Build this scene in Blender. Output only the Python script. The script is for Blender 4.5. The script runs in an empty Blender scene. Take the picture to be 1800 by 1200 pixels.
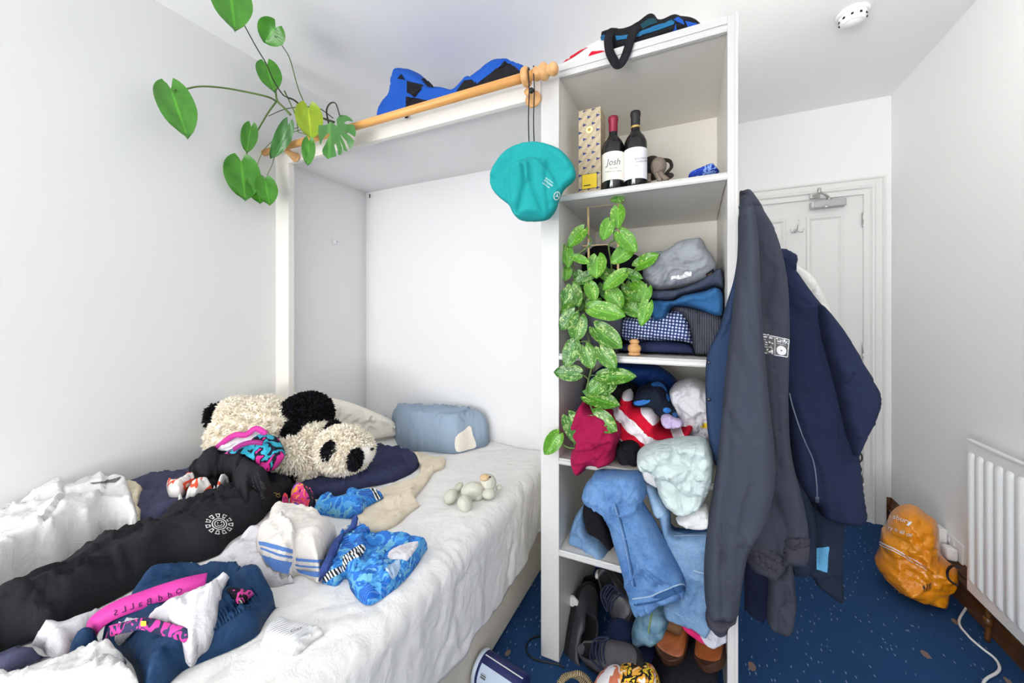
import bpy, bmesh, math, random
import numpy as np
from mathutils import Vector, Matrix
from mathutils.geometry import delaunay_2d_cdt
from mathutils.bvhtree import BVHTree

random.seed(7)
SC = bpy.context.scene
COL = SC.collection

# ------------------------------------------------------------------ camera
F, CX, CY, CAMH = 673.0, 900.0, 555.0, 1.24
TH = math.atan2(318, 673)
FW = np.array([-math.sin(TH), math.cos(TH), 0.0])
RT = np.array([math.cos(TH), math.sin(TH), 0.0])
UP = np.array([0.0, 0.0, 1.0])
CAM = np.array([0.0, 0.0, CAMH])
cd = bpy.data.cameras.new('camera')
cam = bpy.data.objects.new('camera', cd)
COL.objects.link(cam)
cam.location = CAM
cam.rotation_euler = (math.pi / 2, 0, TH)
cd.sensor_width = 36.0
cd.lens = F / 1800 * 36
cd.shift_y = -45 / 1800
cd.clip_start = 0.02
SC.camera = cam

# ------------------------------------------------------------------ world, light, exposure
L_W, L_A, L_B, L_C, L_D = 2.0, 30, 68, 6, 55
w = bpy.data.worlds.new('world')
SC.world = w
w.use_nodes = True
wb = w.node_tree.nodes['Background']
wb.inputs[0].default_value = (0.86, 0.93, 1.0, 1)
wb.inputs[1].default_value = L_W
def area(name, loc, rot, sx, sy, power, col=(1, 1, 1)):
    l = bpy.data.lights.new(name, 'AREA')
    l.shape = 'RECTANGLE'; l.size = sx; l.size_y = sy; l.energy = power; l.color = col
    o = bpy.data.objects.new(name, l); COL.objects.link(o)
    o.location = loc; o.rotation_euler = rot
    return o
# daylight through the wide window of the wall behind the photographer
area('window_daylight', (-1.25, -2.72, 1.45), (math.pi / 2, 0, -0.25), 1.3, 1.7, L_A, (0.97, 0.985, 1.0))
area('upward_fill', (-1.25, -2.3, 0.75), (math.pi - 0.35, 0, -0.25), 1.3, 0.9, L_B, (1.0, 0.985, 0.96))  # added unseen panel indoors, facing up to brighten ceiling and shelf undersides
# added unseen fill lights: one high in the passage, one low behind the camera
def lamp(name, loc, power, r, col):
    l = bpy.data.lights.new(name, 'POINT'); l.energy = power; l.shadow_soft_size = r; l.color = col
    o = bpy.data.objects.new(name, l); COL.objects.link(o); o.location = loc
lamp('passage_fill', (0.45, 1.5, 2.38), L_C, 0.12, (1.0, 0.97, 0.93))
lamp('rear_low_fill', (-0.2, -2.2, 0.7), L_D, 0.25, (1.0, 0.97, 0.93))
SC.cycles.diffuse_bounces = 8
SC.view_settings.view_transform = 'Standard'
SC.view_settings.look = 'None'
SC.view_settings.gamma = 1.0
SC.view_settings.use_curve_mapping = False
SC.view_settings.exposure = 0.0

# ------------------------------------------------------------------ geometry helpers
def ray(px, py):
    return FW + (px - CX) / F * RT + (CY - py) / F * UP
def P(px, py, X=None, Y=None, Z=None):
    """the place in the room seen at a photograph position, on the plane X, Y or Z = const"""
    d = ray(px, py)
    t = X / d[0] if X is not None else (Y / d[1] if Y is not None else (Z - CAMH) / d[2])
    return CAM + t * d
def lin(c):
    c = c / 255.0
    return c / 12.92 if c <= 0.04045 else ((c + 0.055) / 1.055) ** 2.4
def rgb(r, g, b):
    return (lin(r), lin(g), lin(b), 1.0)

def meta(o, label=None, cat=None, group=None, kind=None):
    if label: o['label'] = label
    if cat: o['category'] = cat
    if group: o['group'] = group
    if kind: o['kind'] = kind
    return o
def empty(name, loc, label=None, cat=None, group=None, kind=None):
    o = bpy.data.objects.new(name, None); COL.objects.link(o); o.location = loc
    o.empty_display_size = 0.05
    return meta(o, label, cat, group, kind)
def link_mesh(name, me, mat, parent=None):
    o = bpy.data.objects.new(name, me); COL.objects.link(o)
    if mat is not None:
        for m in (mat if isinstance(mat, (list, tuple)) else [mat]): me.materials.append(m)
    if parent is not None:
        o.parent = parent
        if parent.type == 'EMPTY': o.matrix_parent_inverse = Matrix.Translation(-parent.location)
    return o
def pyd(name, verts, faces, mat, parent=None, smooth=False, uv=None):
    me = bpy.data.meshes.new(name)
    me.from_pydata([tuple(map(float, v)) for v in verts], [], [tuple(map(int, f)) for f in faces])
    if smooth: me.polygons.foreach_set('use_smooth', [True] * len(me.polygons))
    if uv is not None:
        l = me.uv_layers.new(name='UVMap')
        idx = np.empty(len(me.loops), dtype=np.int32); me.loops.foreach_get('vertex_index', idx)
        l.data.foreach_set('uv', np.asarray(uv, dtype=np.float32)[idx].ravel())
    me.update()
    return link_mesh(name, me, mat, parent)
def bm_obj(name, bm, mat, parent=None, smooth=False, bevel=0.0, seg=2):
    if bevel > 0:
        bmesh.ops.bevel(bm, geom=list(bm.edges), offset=bevel, segments=seg, affect='EDGES', profile=0.5, clamp_overlap=True)
    bmesh.ops.recalc_face_normals(bm, faces=list(bm.faces))
    me = bpy.data.meshes.new(name); bm.to_mesh(me); bm.free()
    if smooth:
        me.polygons.foreach_set('use_smooth', [True] * len(me.polygons))
    return link_mesh(name, me, mat, parent)
def add_box(bm, x0, x1, y0, y1, z0, z1):
    vs = [bm.verts.new(p) for p in ((x0, y0, z0), (x1, y0, z0), (x1, y1, z0), (x0, y1, z0), (x0, y0, z1), (x1, y0, z1), (x1, y1, z1), (x0, y1, z1))]
    for f in ((0, 3, 2, 1), (4, 5, 6, 7), (0, 1, 5, 4), (1, 2, 6, 5), (2, 3, 7, 6), (3, 0, 4, 7)): bm.faces.new([vs[i] for i in f])
def box(name, x0, x1, y0, y1, z0, z1, mat, parent=None, bevel=0.0):
    bm = bmesh.new(); add_box(bm, min(x0, x1), max(x0, x1), min(y0, y1), max(y0, y1), min(z0, z1), max(z0, z1))
    return bm_obj(name, bm, mat, parent, bevel=bevel)
def boxes(name, lst, mat, parent=None):
    bm = bmesh.new()
    for b in lst: add_box(bm, *b)
    return bm_obj(name, bm, mat, parent)
def frame_of(axis):
    a = np.asarray(axis, float); a = a / np.linalg.norm(a)
    h = np.array([0, 0, 1.0]) if abs(a[2]) < 0.9 else np.array([1.0, 0, 0])
    u = np.cross(h, a); u /= np.linalg.norm(u)
    return a, u, np.cross(a, u)
def lathe(name, p0, axis, prof, mat, parent=None, n=28, smooth=True):
    """prof = [(radius, distance along axis)]"""
    a, u, v = frame_of(axis); p0 = np.asarray(p0, float)
    V, Fc = [], []
    for r, s in prof:
        for k in range(n):
            t = 2 * math.pi * k / n
            V.append(p0 + a * s + (u * math.cos(t) + v * math.sin(t)) * max(r, 1e-5))
    m = len(prof)
    for i in range(m - 1):
        for k in range(n):
            k2 = (k + 1) % n
            Fc.append((i * n + k, i * n + k2, (i + 1) * n + k2, (i + 1) * n + k))
    Fc.append(tuple(reversed(range(n)))); Fc.append(tuple(range((m - 1) * n, m * n)))
    o = pyd(name, V, Fc, mat, parent, smooth)
    return o
def smooth_path(pts, k=6, closed=False):
    p = np.asarray(pts, float); n = len(p); out = []
    rng = range(n) if closed else range(n - 1)
    for i in rng:
        if closed: a, b, c, d = p[(i - 1) % n], p[i], p[(i + 1) % n], p[(i + 2) % n]
        else: a, b, c, d = p[max(i - 1, 0)], p[i], p[i + 1], p[min(i + 2, n - 1)]
        for j in range(k):
            t = j / k
            out.append(0.5 * (2 * b + (c - a) * t + (2 * a - 5 * b + 4 * c - d) * t * t + (3 * b - a - 3 * c + d) * t ** 3))
    if not closed: out.append(p[-1])
    return np.array(out)
def tube(name, pts, r, mat, parent=None, n=8, k=6, r1=None, smooth=True):
    p = smooth_path(pts, k) if k > 1 else np.asarray(pts, float)
    m = len(p); V, Fc = [], []
    t = np.gradient(p, axis=0); t /= np.linalg.norm(t, axis=1)[:, None] + 1e-12
    _, u, v = frame_of(t[0])
    for i in range(m):
        u = u - t[i] * np.dot(u, t[i]); u /= np.linalg.norm(u); v = np.cross(t[i], u)
        rr = r if r1 is None else r + (r1 - r) * i / (m - 1)
        for j in range(n):
            a = 2 * math.pi * j / n
            V.append(p[i] + (u * math.cos(a) + v * math.sin(a)) * rr)
    for i in range(m - 1):
        for j in range(n):
            j2 = (j + 1) % n
            Fc.append((i * n + j, i * n + j2, (i + 1) * n + j2, (i + 1) * n + j))
    Fc.append(tuple(reversed(range(n)))); Fc.append(tuple(range((m - 1) * n, m * n)))
    return pyd(name, V, Fc, mat, parent, smooth)
def ribbon(name, pts, wid, nrm, mat, parent=None, th=0.0015, k=6):
    """flat strap along pts, WID across, NRM = facing direction (vector or one per point)"""
    p = smooth_path(pts, k); m = len(p)
    t = np.gradient(p, axis=0); t /= np.linalg.norm(t, axis=1)[:, None] + 1e-12
    nr = np.asarray(nrm, float)
    nr = np.tile(nr, (m, 1)) if nr.ndim == 1 else smooth_path(nr, k)
    b = np.cross(t, nr); b /= np.linalg.norm(b, axis=1)[:, None] + 1e-12
    nn = np.cross(b, t)
    V = np.concatenate([p - b * wid / 2 + nn * th, p + b * wid / 2 + nn * th, p + b * wid / 2 - nn * th, p - b * wid / 2 - nn * th])
    s = np.concatenate([[0], np.cumsum(np.linalg.norm(np.diff(p, axis=0), axis=1))])
    uv = np.concatenate([np.c_[s, np.zeros(m)], np.c_[s, np.ones(m)], np.c_[s, np.ones(m)], np.c_[s, np.zeros(m)]])
    Fc = []
    for i in range(m - 1):
        for q in range(4):
            a, c = q * m, ((q + 1) % 4) * m
            Fc.append((a + i, a + i + 1, c + i + 1, c + i))
    Fc += [(0, m, 2 * m, 3 * m), (m - 1, 4 * m - 1, 3 * m - 1, 2 * m - 1)]
    return pyd(name, V, Fc, mat, parent, True, uv)
def ellipsoid(name, c, ax, ay, az, mat, parent=None, n=20, noise=0.0, seed=0):
    """ax, ay, az: semi-axis vectors"""
    V, Fc = [], []
    m = n // 2
    for i in range(m + 1):
        ph = math.pi * i / m
        for j in range(n):
            t = 2 * math.pi * j / n
            V.append(np.asarray(c) + np.asarray(ax) * math.sin(ph) * math.cos(t) + np.asarray(ay) * math.sin(ph) * math.sin(t) + np.asarray(az) * math.cos(ph))
    V = np.array(V)
    if noise:
        q = V * 14.0
        V = V + (V - np.asarray(c)) * noise * (noise2(q[:, 0] + q[:, 2] * .7, q[:, 1] + q[:, 2], seed))[:, None]
    for i in range(m):
        for j in range(n):
            j2 = (j + 1) % n
            Fc.append((i * n + j, (i + 1) * n + j, (i + 1) * n + j2, i * n + j2))
    o = pyd(name, V, Fc, mat, parent, True)
    bm = bmesh.new(); bm.from_mesh(o.data); bmesh.ops.remove_doubles(bm, verts=bm.verts, dist=1e-6)
    bmesh.ops.recalc_face_normals(bm, faces=bm.faces); bm.to_mesh(o.data); bm.free()
    return o
def cam_ell(name, px, py, zc, rx, ry, rz, mat, parent=None, roll=0, n=24, noise=0.0, seed=0):
    """ellipsoid seen centred at px,py at depth zc with radii rx, ry (pixels there) and depth radius rz"""
    c = CAM + ray(px, py) * zc
    s = zc / F; a = math.radians(roll)
    ax = (RT * math.cos(a) - UP * math.sin(a)) * rx * s
    ay = (RT * math.sin(a) + UP * math.cos(a)) * ry * s
    return ellipsoid(name, c, ax, FW * rz, ay, mat, parent, n, noise, seed)

# ------------------------------------------------------------------ numpy noise
def _hash(ix, iy, s):
    n = (ix.astype(np.int64) * 374761393 + iy.astype(np.int64) * 668265263 + int(s) * 974711 + 12345) & 0xFFFFFFFF
    n = ((n ^ (n >> 13)) * 1274126177) & 0xFFFFFFFF
    n = n ^ (n >> 16)
    return (n & 0xFFFF) / 32767.5 - 1.0
def noise2(x, y, s=0):
    x = np.asarray(x, float); y = np.asarray(y, float)
    ix = np.floor(x); iy = np.floor(y); fx = x - ix; fy = y - iy
    fx = fx ** 3 * (fx * (fx * 6 - 15) + 10); fy = fy ** 3 * (fy * (fy * 6 - 15) + 10)
    a = _hash(ix, iy, s); b = _hash(ix + 1, iy, s); c = _hash(ix, iy + 1, s); d = _hash(ix + 1, iy + 1, s)
    return (a * (1 - fx) + b * fx) * (1 - fy) + (c * (1 - fx) + d * fx) * fy
def fold_field(u, v, ang, scale, stretch, seed):
    """folds of cloth: crests and valleys that run roughly along ANG, wander, fork and die out"""
    tot = 0.0; amp = 1.0
    for k in range(3):
        aa = math.radians(ang + (0, 24, -31)[k]); c, s = math.cos(aa), math.sin(aa)
        sc = scale / (1.0, 1.9, 3.4)[k]
        p = (u * c + v * s) / (sc * stretch); q = (-u * s + v * c) / sc
        q2 = q + 0.85 * noise2(p * 0.9, q * 0.35, seed + 11 + k) + 0.3 * noise2(p * 2.3, q * 0.9, seed + 12 + k)
        n = noise2(p, q2, seed + 31 * k)
        m = sstep((noise2(p * 0.7 + 5, q * 0.5, seed + 77 + k) + 0.75) / 1.3)     # a fold fades in and out along its way
        if k % 2 == 0: f = np.sqrt(np.abs(n) + 0.002) * 1.25 - 0.6
        else: f = 0.9 * (1 - np.sqrt(np.abs(n) + 0.002) * 1.5) - 0.1
        tot = tot + amp * f * m
        amp *= 0.46
    return tot
def sstep(t):
    t = np.clip(t, 0, 1); return t * t * (3 - 2 * t)
def seg_dist(u, v, pl):
    best = np.full(u.shape, 1e9); sgn = np.zeros(u.shape); par = np.zeros(u.shape); L = 0.0
    for (a, b) in zip(pl[:-1], pl[1:]):
        d = b - a; l2 = d @ d + 1e-12
        t = np.clip(((u - a[0]) * d[0] + (v - a[1]) * d[1]) / l2, 0, 1)
        ex = u - a[0] - t * d[0]; ey = v - a[1] - t * d[1]
        q = ex * ex + ey * ey
        m = q < best
        best = np.where(m, q, best); sgn = np.where(m, np.sign(d[0] * ey - d[1] * ex), sgn)
        par = np.where(m, L + t * math.sqrt(l2), par)
        L += math.sqrt(l2)
    return np.sqrt(best), sgn, par / max(L, 1e-9)
def inside(poly, u, v):
    x, y = poly[:, 0], poly[:, 1]; x2, y2 = np.roll(x, -1), np.roll(y, -1)
    r = np.zeros(u.shape, bool)
    for i in range(len(poly)):
        c = (y[i] > v) != (y2[i] > v)
        with np.errstate(divide='ignore', invalid='ignore'):
            xi = (x2[i] - x[i]) * (v - y[i]) / (y2[i] - y[i] + 1e-15) + x[i]
        r ^= c & (u < xi)
    return r
def resample(poly, ds):
    q = np.vstack([poly, poly[:1]]); l = np.r_[0, np.cumsum(np.linalg.norm(np.diff(q, axis=0), axis=1))]
    n = max(8, int(l[-1] / ds)); t = np.linspace(0, l[-1], n, endpoint=False)
    return np.c_[np.interp(t, l, q[:, 0]), np.interp(t, l, q[:, 1])]
def tri_fill(poly, ds):
    b = resample(poly, ds)
    lo, hi = b.min(0), b.max(0)
    xs = np.arange(lo[0], hi[0], ds); ys = np.arange(lo[1], hi[1], ds * 0.866)
    gx, gy = np.meshgrid(xs, ys); gx = gx + (np.arange(len(ys)) % 2)[:, None] * ds * 0.5
    gx, gy = gx.ravel(), gy.ravel()
    m = inside(b, gx, gy); gx, gy = gx[m], gy[m]
    if len(gx):
        d = np.sqrt(((gx[:, None] - b[None, :, 0]) ** 2 + (gy[:, None] - b[None, :, 1]) ** 2).min(1)); m = d > ds * 0.62
        gx, gy = gx[m], gy[m]
    nb = len(b)
    pts = np.vstack([b, np.c_[gx, gy]])
    vs, es, fs, ov, oe, of = delaunay_2d_cdt([Vector(p) for p in pts], [(i, (i + 1) % nb) for i in range(nb)], [], 1, 1e-7)
    V = np.array([(p[0], p[1]) for p in vs])
    bd = np.zeros(len(V), bool)
    for i, o in enumerate(ov):
        if (not o) or min(o) < nb: bd[i] = True
    tri = np.array([f for f in fs if len(f) == 3], dtype=int)
    return V, tri, bd, b

# ------------------------------------------------------------------ the top of the bed as a height field (things lie on each other)
class HField:
    x0, x1, y0, y1, c = -2.012, -0.45, -0.35, 1.98, 0.01
    def __init__(s, z):
        s.nx = int((s.x1 - s.x0) / s.c) + 1; s.ny = int((s.y1 - s.y0) / s.c) + 1
        s.h = np.full((s.nx, s.ny), z)
    def blur(s, k):
        a = s.h
        for _ in range(k):
            p = np.pad(a, 1, mode='edge')
            a = (p[:-2, 1:-1] + p[2:, 1:-1] + p[1:-1, :-2] + p[1:-1, 2:] + 2 * p[1:-1, 1:-1]) / 6
        return np.maximum(a, s.h)
    def get(s, x, y, grid):
        fx = np.clip((x - s.x0) / s.c, 0, s.nx - 1.001); fy = np.clip((y - s.y0) / s.c, 0, s.ny - 1.001)
        i = fx.astype(int); j = fy.astype(int); a = fx - i; b = fy - j
        return (grid[i, j] * (1 - a) + grid[i + 1, j] * a) * (1 - b) + (grid[i, j + 1] * (1 - a) + grid[i + 1, j + 1] * a) * b
    def put(s, x, y, z):
        i = np.clip(np.round((x - s.x0) / s.c).astype(int), 0, s.nx - 1); j = np.clip(np.round((y - s.y0) / s.c).astype(int), 0, s.ny - 1)
        np.maximum.at(s.h, (i, j), z)
BED = HField(0.52)

REG = {}
def add_strokes(h, u, v, strokes, conv, fade):
    for st in strokes:
        kind, pts, r, a = st[:4]
        pl = smooth_path(np.array([conv(*q) for q in pts]), 4) if len(pts) > 2 else np.array([conv(*q) for q in pts])
        d, sg, par = seg_dist(u, v, pl)
        taper = sstep(np.minimum(par, 1 - par) * 6 + 0.25)
        if kind == 'r': h = h + a * np.exp(-(d / r) ** 2) * taper * fade             # rounded ridge
        elif kind == 'c': h = h - a * np.exp(-d / r) * taper * fade                  # sharp crease
        elif kind == 's':                                                            # layer edge: raised on the left of the line
            e = np.where(sg > 0, np.exp(-np.maximum(d - 0.2 * r, 0) / (3.5 * r)), -0.35 * np.exp(-d / (0.5 * r)))
            h = h + a * e * taper * fade
        elif kind == 't': h = h + a * np.sqrt(np.clip(1 - (d / r) ** 2, 0, 1)) * taper * fade
    return h

def random_creases(h, u, v, d, b, n, ln, depth, ang, seed, fade):
    """short wandering pinches and overlaps, thrown over the cloth"""
    R = np.random.default_rng(seed + 400)
    ok = np.where(d > 0.006)[0]
    if len(ok) == 0: return h
    for i in range(n):
        k = R.choice(ok); a = math.radians(ang + R.normal(0, 32)); L = ln * R.uniform(.5, 1.25)
        p = np.array([u[k], v[k]]); pts = [p]
        for _ in range(5):
            a += R.normal(0, .32); p = p + np.array([math.cos(a), math.sin(a)]) * L / 5; pts.append(p)
        pl = np.array(pts)
        m = (np.abs(u - pl[:, 0].mean()) < L) & (np.abs(v - pl[:, 1].mean()) < L)
        if not m.any(): continue
        dd, sg, par = seg_dist(u[m], v[m], pl)
        tp = sstep(np.minimum(par, 1 - par) * 4) * fade[m]
        r = R.uniform(.003, .006); am = depth * R.uniform(.7, 1.7)
        if R.random() < .6: h[m] += am * tp * np.where(sg > 0, np.exp(-dd / (3.5 * r)), -.5 * np.exp(-dd / r))
        else: h[m] += am * tp * (.8 * np.exp(-(dd / (2.6 * r)) ** 2) - 1.0 * np.exp(-(dd / (.8 * r)) ** 2))
    return h

def cloth_bed(name, label, cat, mat, outline, zlo, zhi, folds=(), strokes=(), ds=0.009, wd=0.03, seed=0, group=None, parent=None, wob=0.0, mn=0.004, sm=4, uvr=0, clampx=-2.004, noput=False, bl=4, cr=(170, .13, .010)):
    """a garment lying on the bed: outline as seen, near edge at height zlo, far edge at zhi; folds and layer edges are geometry"""
    o = smooth_path(np.array(outline, float), sm, True) if sm > 1 else np.array(outline, float)
    nx, pv = np.roll(o, -1, 0), np.roll(o, 1, 0)
    tg = nx - pv; area2 = np.sum(o[:, 0] * nx[:, 1] - nx[:, 0] * o[:, 1])
    ny = (-tg[:, 0] if area2 > 0 else tg[:, 0]) / (np.linalg.norm(tg, axis=1) + 1e-9)   # outward normal, image y (down +)
    t = sstep((-ny + 1) / 2)
    t = np.convolve(np.r_[t[-2:], t, t[:2]], np.ones(5) / 5, 'valid')
    gs = BED.blur(8)
    zz = zlo + t * (zhi - zlo)
    for _ in range(4):
        xy = np.array([P(a, b, Z=c)[:2] for (a, b), c in zip(o, zz)])
        xy[:, 0] = np.clip(xy[:, 0], clampx, -0.64); xy[:, 1] = np.clip(xy[:, 1], -0.3, 1.905)
        g = BED.get(xy[:, 0], xy[:, 1], gs)
        zz = 0.5 * zz + 0.5 * (g + 0.004 + t * 0.75 * np.maximum(zhi - g, mn))
    if wob:
        xy = xy + wob * np.c_[noise2(xy[:, 0] * 30, xy[:, 1] * 30, seed), noise2(xy[:, 0] * 30, xy[:, 1] * 30, seed + 1)]
    V, T, bd, b = tri_fill(xy, ds)
    u, v = V[:, 0], V[:, 1]
    d, _, _ = seg_dist(u, v, np.vstack([b, b[:1]])); d[bd] = 0
    e = np.clip(d / wd, 0, 1); dome = np.sqrt(1 - (1 - e) ** 2)
    fade = sstep(d / min(wd * 0.8, .014))
    base = BED.get(u, v, BED.blur(bl)) + 0.001
    H = np.maximum(zhi - base, 0.012)
    h = H * dome
    zm = (zlo + zhi) / 2
    for i, (ang, sc, stt, am) in enumerate(folds):
        h = h + am * 1.5 * fold_field(u, v, ang, sc, stt, seed * 7 + i) * fade
    h = add_strokes(h, u, v, strokes, lambda a, c: P(a, c, Z=zm)[:2], fade)
    A_ = 0.5 * abs(np.sum(b[:, 0] * np.roll(b[:, 1], -1) - np.roll(b[:, 0], -1) * b[:, 1]))
    h = random_creases(h, u, v, d, b, int(cr[0] * A_ + .5), min(cr[1], math.sqrt(A_) * .8), min(cr[2], math.sqrt(A_) * .05), folds[0][0] if len(folds) else 45, seed, fade)
    h = np.maximum(h, mn * dome + 0.0008)
    top = base + h
    n = len(u)
    low = base.copy()
    Vt = np.c_[u, v, top]; Vb = np.c_[u, v, low]
    c, s = math.cos(math.radians(uvr)), math.sin(math.radians(uvr))
    uv = np.c_[u * c + v * s, -u * s + v * c]
    fl = np.cross(V[T[0][1]] - V[T[0][0]], V[T[0][2]] - V[T[0][0]]) > 0 if len(T) else True
    T = T if fl else T[:, ::-1]
    ob = mesh_two(name, Vt, Vb, T, bd, uv, mat, parent)
    if not noput: BED.put(u, v, top)
    if parent is None: meta(ob, label, cat, group)
    elif label: ob['label'] = label
    return ob
def mesh_two(name, Vt, Vb, T, bd, uv, mat, parent):
    """closed skin from a front sheet and a back sheet that share a rim"""
    n = len(Vt)
    ix = np.full(n, -1); inn = np.where(~bd)[0]; ix[inn] = n + np.arange(len(inn)); ix[bd] = np.where(bd)[0]
    V = np.vstack([Vt, Vb[inn]])
    Fc = np.vstack([T, ix[T][:, ::-1]])
    bad = (Fc[:, 0] == Fc[:, 1]) | (Fc[:, 1] == Fc[:, 2]) | (Fc[:, 0] == Fc[:, 2])
    Fc = Fc[~bad]
    # a back triangle with all three corners on the rim would double its front one
    keep = np.ones(len(Fc), bool)
    m = bd[T].all(1); keep[len(T):][m[:len(Fc) - len(T)]] = False
    Fc = Fc[keep]
    UV = np.vstack([uv, uv[inn]])
    return pyd(name, V, Fc, mat, parent, True, UV)

def cloth_front(name, label, cat, mat, outline, Y, Hf, Hb=0.02, folds=(), strokes=(), ds=0.009, wd=0.03, seed=0, group=None, parent=None, sm=4, nrm=None, P0=None, kz=0.0, uvr=0, zmin=None, mat_rim=None, ymin=None, ymax=None, xmax=None, xmin=None, cr=(300, .10, .013)):
    """a hanging or heaped garment: outline as seen, standing in an upright plane (Y, or P0 with facing NRM), bulging to the front and back"""
    if P0 is None: P0 = np.array([0, Y, 0.0]); n = np.array([0, -1.0, 0])
    else: n = np.asarray(nrm, float); n /= np.linalg.norm(n); P0 = np.asarray(P0, float)
    tu = np.cross(UP, n); tu = tu / np.linalg.norm(tu); tu = tu if tu @ RT > 0 else -tu
    N2 = n + np.array([0, 0, kz])
    def conv(a, b):
        d = ray(a, b); t = ((P0 - CAM) @ N2) / (d @ N2); q = CAM + t * d
        return ((q - P0) @ tu, q[2])
    o = smooth_path(np.array(outline, float), sm, True) if sm > 1 else np.array(outline, float)
    xy = np.array([conv(a, b) for a, b in o])
    if zmin is not None: xy[:, 1] = np.maximum(xy[:, 1], zmin)
    V, T, bd, b = tri_fill(xy, ds)
    u, v = V[:, 0], V[:, 1]
    d, _, _ = seg_dist(u, v, np.vstack([b, b[:1]])); d[bd] = 0
    wd = wd * .68
    e = np.clip(d / wd, 0, 1); dome = np.sqrt(1 - (1 - e) ** 2)
    fade = sstep(d / min(wd * 0.9, .014))
    h = Hf * dome
    for i, (ang, sc, stt, am) in enumerate(folds):
        h = h + am * 1.7 * fold_field(u, v, ang, sc, stt, seed * 7 + i) * fade
    h = add_strokes(h, u, v, strokes, conv, fade)
    A_ = 0.5 * abs(np.sum(b[:, 0] * np.roll(b[:, 1], -1) - np.roll(b[:, 0], -1) * b[:, 1]))
    h = random_creases(h, u, v, d, b, int(cr[0] * A_ + .5), min(cr[1], math.sqrt(A_) * .8), min(cr[2], math.sqrt(A_) * .05), folds[0][0] if len(folds) else 45, seed, fade)
    h = np.maximum(h, 0.002 * dome)
    # plane position: (q-P0).N2 = 0
    off = -kz * (v - P0[2])
    base = P0[None, :] + u[:, None] * tu[None, :]; base[:, 2] = v
    base = base + n[None, :] * off[:, None]
    Vt = base + n[None, :] * h[:, None]
    Vb = base - n[None, :] * (Hb * dome)[:, None]
    for A in (Vt, Vb):
        if ymin is not None: A[:, 1] = np.maximum(A[:, 1], ymin)
        if ymax is not None: A[:, 1] = np.minimum(A[:, 1], ymax)
        if xmax is not None: A[:, 0] = np.minimum(A[:, 0], xmax)
        if xmin is not None: A[:, 0] = np.maximum(A[:, 0], xmin)
    c, s = math.cos(math.radians(uvr)), math.sin(math.radians(uvr))
    uv = np.c_[u * c + v * s, -u * s + v * c]
    # orient the front sheet towards n
    a0, a1, a2 = Vt[T[0]]
    if np.cross(base[T[0][1]] - base[T[0][0]], base[T[0][2]] - base[T[0][0]]) @ n < 0: T = T[:, ::-1]
    ob = mesh_two(name, Vt, Vb, T, bd, uv, mat, parent)
    if parent is None: meta(ob, label, cat, group)
    elif label: ob['label'] = label
    return ob

def bvh_of(o):
    me = o.data
    n = len(me.vertices); co = np.empty(n * 3); me.vertices.foreach_get('co', co)
    vs = [Vector(p) for p in co.reshape(-1, 3)]
    return BVHTree.FromPolygons(vs, [tuple(p.vertices) for p in me.polygons])
def cast(tree, px, py, lift=0.0015):
    d = Vector(ray(px, py)).normalized()
    hit = tree.ray_cast(Vector(CAM), d)
    if hit[0] is None: return None
    nn = hit[1] if hit[1].dot(d) < 0 else -hit[1]
    return np.array(hit[0] + nn * lift)
def patch(name, host, outline, mat, parent=None, ds=5.0, lift=0.0018, sm=1, label=None, tree=None):
    """a flat print or sewn patch that follows the surface of HOST where the photograph shows it"""
    o = np.array(outline, float)
    if sm > 1: o = smooth_path(o, sm, True)
    lift = max(lift, .0026); ds = max(1.2, ds * .55)
    V, T, bd, b = tri_fill(o, ds)
    tr = tree or bvh_of(host)
    Q = [cast(tr, a, c, lift) for a, c in V]
    ok = [q is not None for q in Q]
    T = [t for t in T if all(ok[i] for i in t)]
    if not T: return None
    Q = [q if q is not None else np.zeros(3) for q in Q]
    used = sorted({i for t in T for i in t}); mp = {j: i for i, j in enumerate(used)}
    ob = pyd(name, [Q[i] for i in used], [tuple(mp[i] for i in t) for t in T], mat, parent if parent is not None else host, True, V[used] / 100.0)
    if label: ob['label'] = label
    return ob
def text_mesh(s):
    c = bpy.data.curves.new('t', 'FONT'); c.body = s; c.size = 1.0; c.resolution_u = 3
    o = bpy.data.objects.new('t', c); COL.objects.link(o)
    dg = bpy.context.evaluated_depsgraph_get(); dg.update()
    me = bpy.data.meshes.new_from_object(o.evaluated_get(dg))
    V = np.array([v.co[:] for v in me.vertices]); Fc = [tuple(p.vertices) for p in me.polygons]
    bpy.data.objects.remove(o); bpy.data.curves.remove(c); bpy.data.meshes.remove(me)
    return V, Fc
def lettering(name, s, host, org, ex, ey, mat, parent=None, lift=0.0022, label=None, tree=None):
    """words laid on HOST: org = photo position of the text's start, ex / ey = photo vectors of one em along and up"""
    V, Fc = text_mesh(s)
    if len(V) == 0: return None
    tr = tree or bvh_of(host)
    Q = [cast(tr, org[0] + v[0] * ex[0] + v[1] * ey[0], org[1] + v[0] * ex[1] + v[1] * ey[1], lift) for v in V]
    Fc = [f for f in Fc if all(Q[i] is not None for i in f)]
    Q = [q if q is not None else np.zeros(3) for q in Q]
    if not Fc: return None
    used = sorted({i for f in Fc for i in f}); mp = {j: i for i, j in enumerate(used)}
    ob = pyd(name, [Q[i] for i in used], [tuple(mp[i] for i in f) for f in Fc], mat, parent if parent is not None else host)
    if label: ob['label'] = label
    return ob

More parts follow.
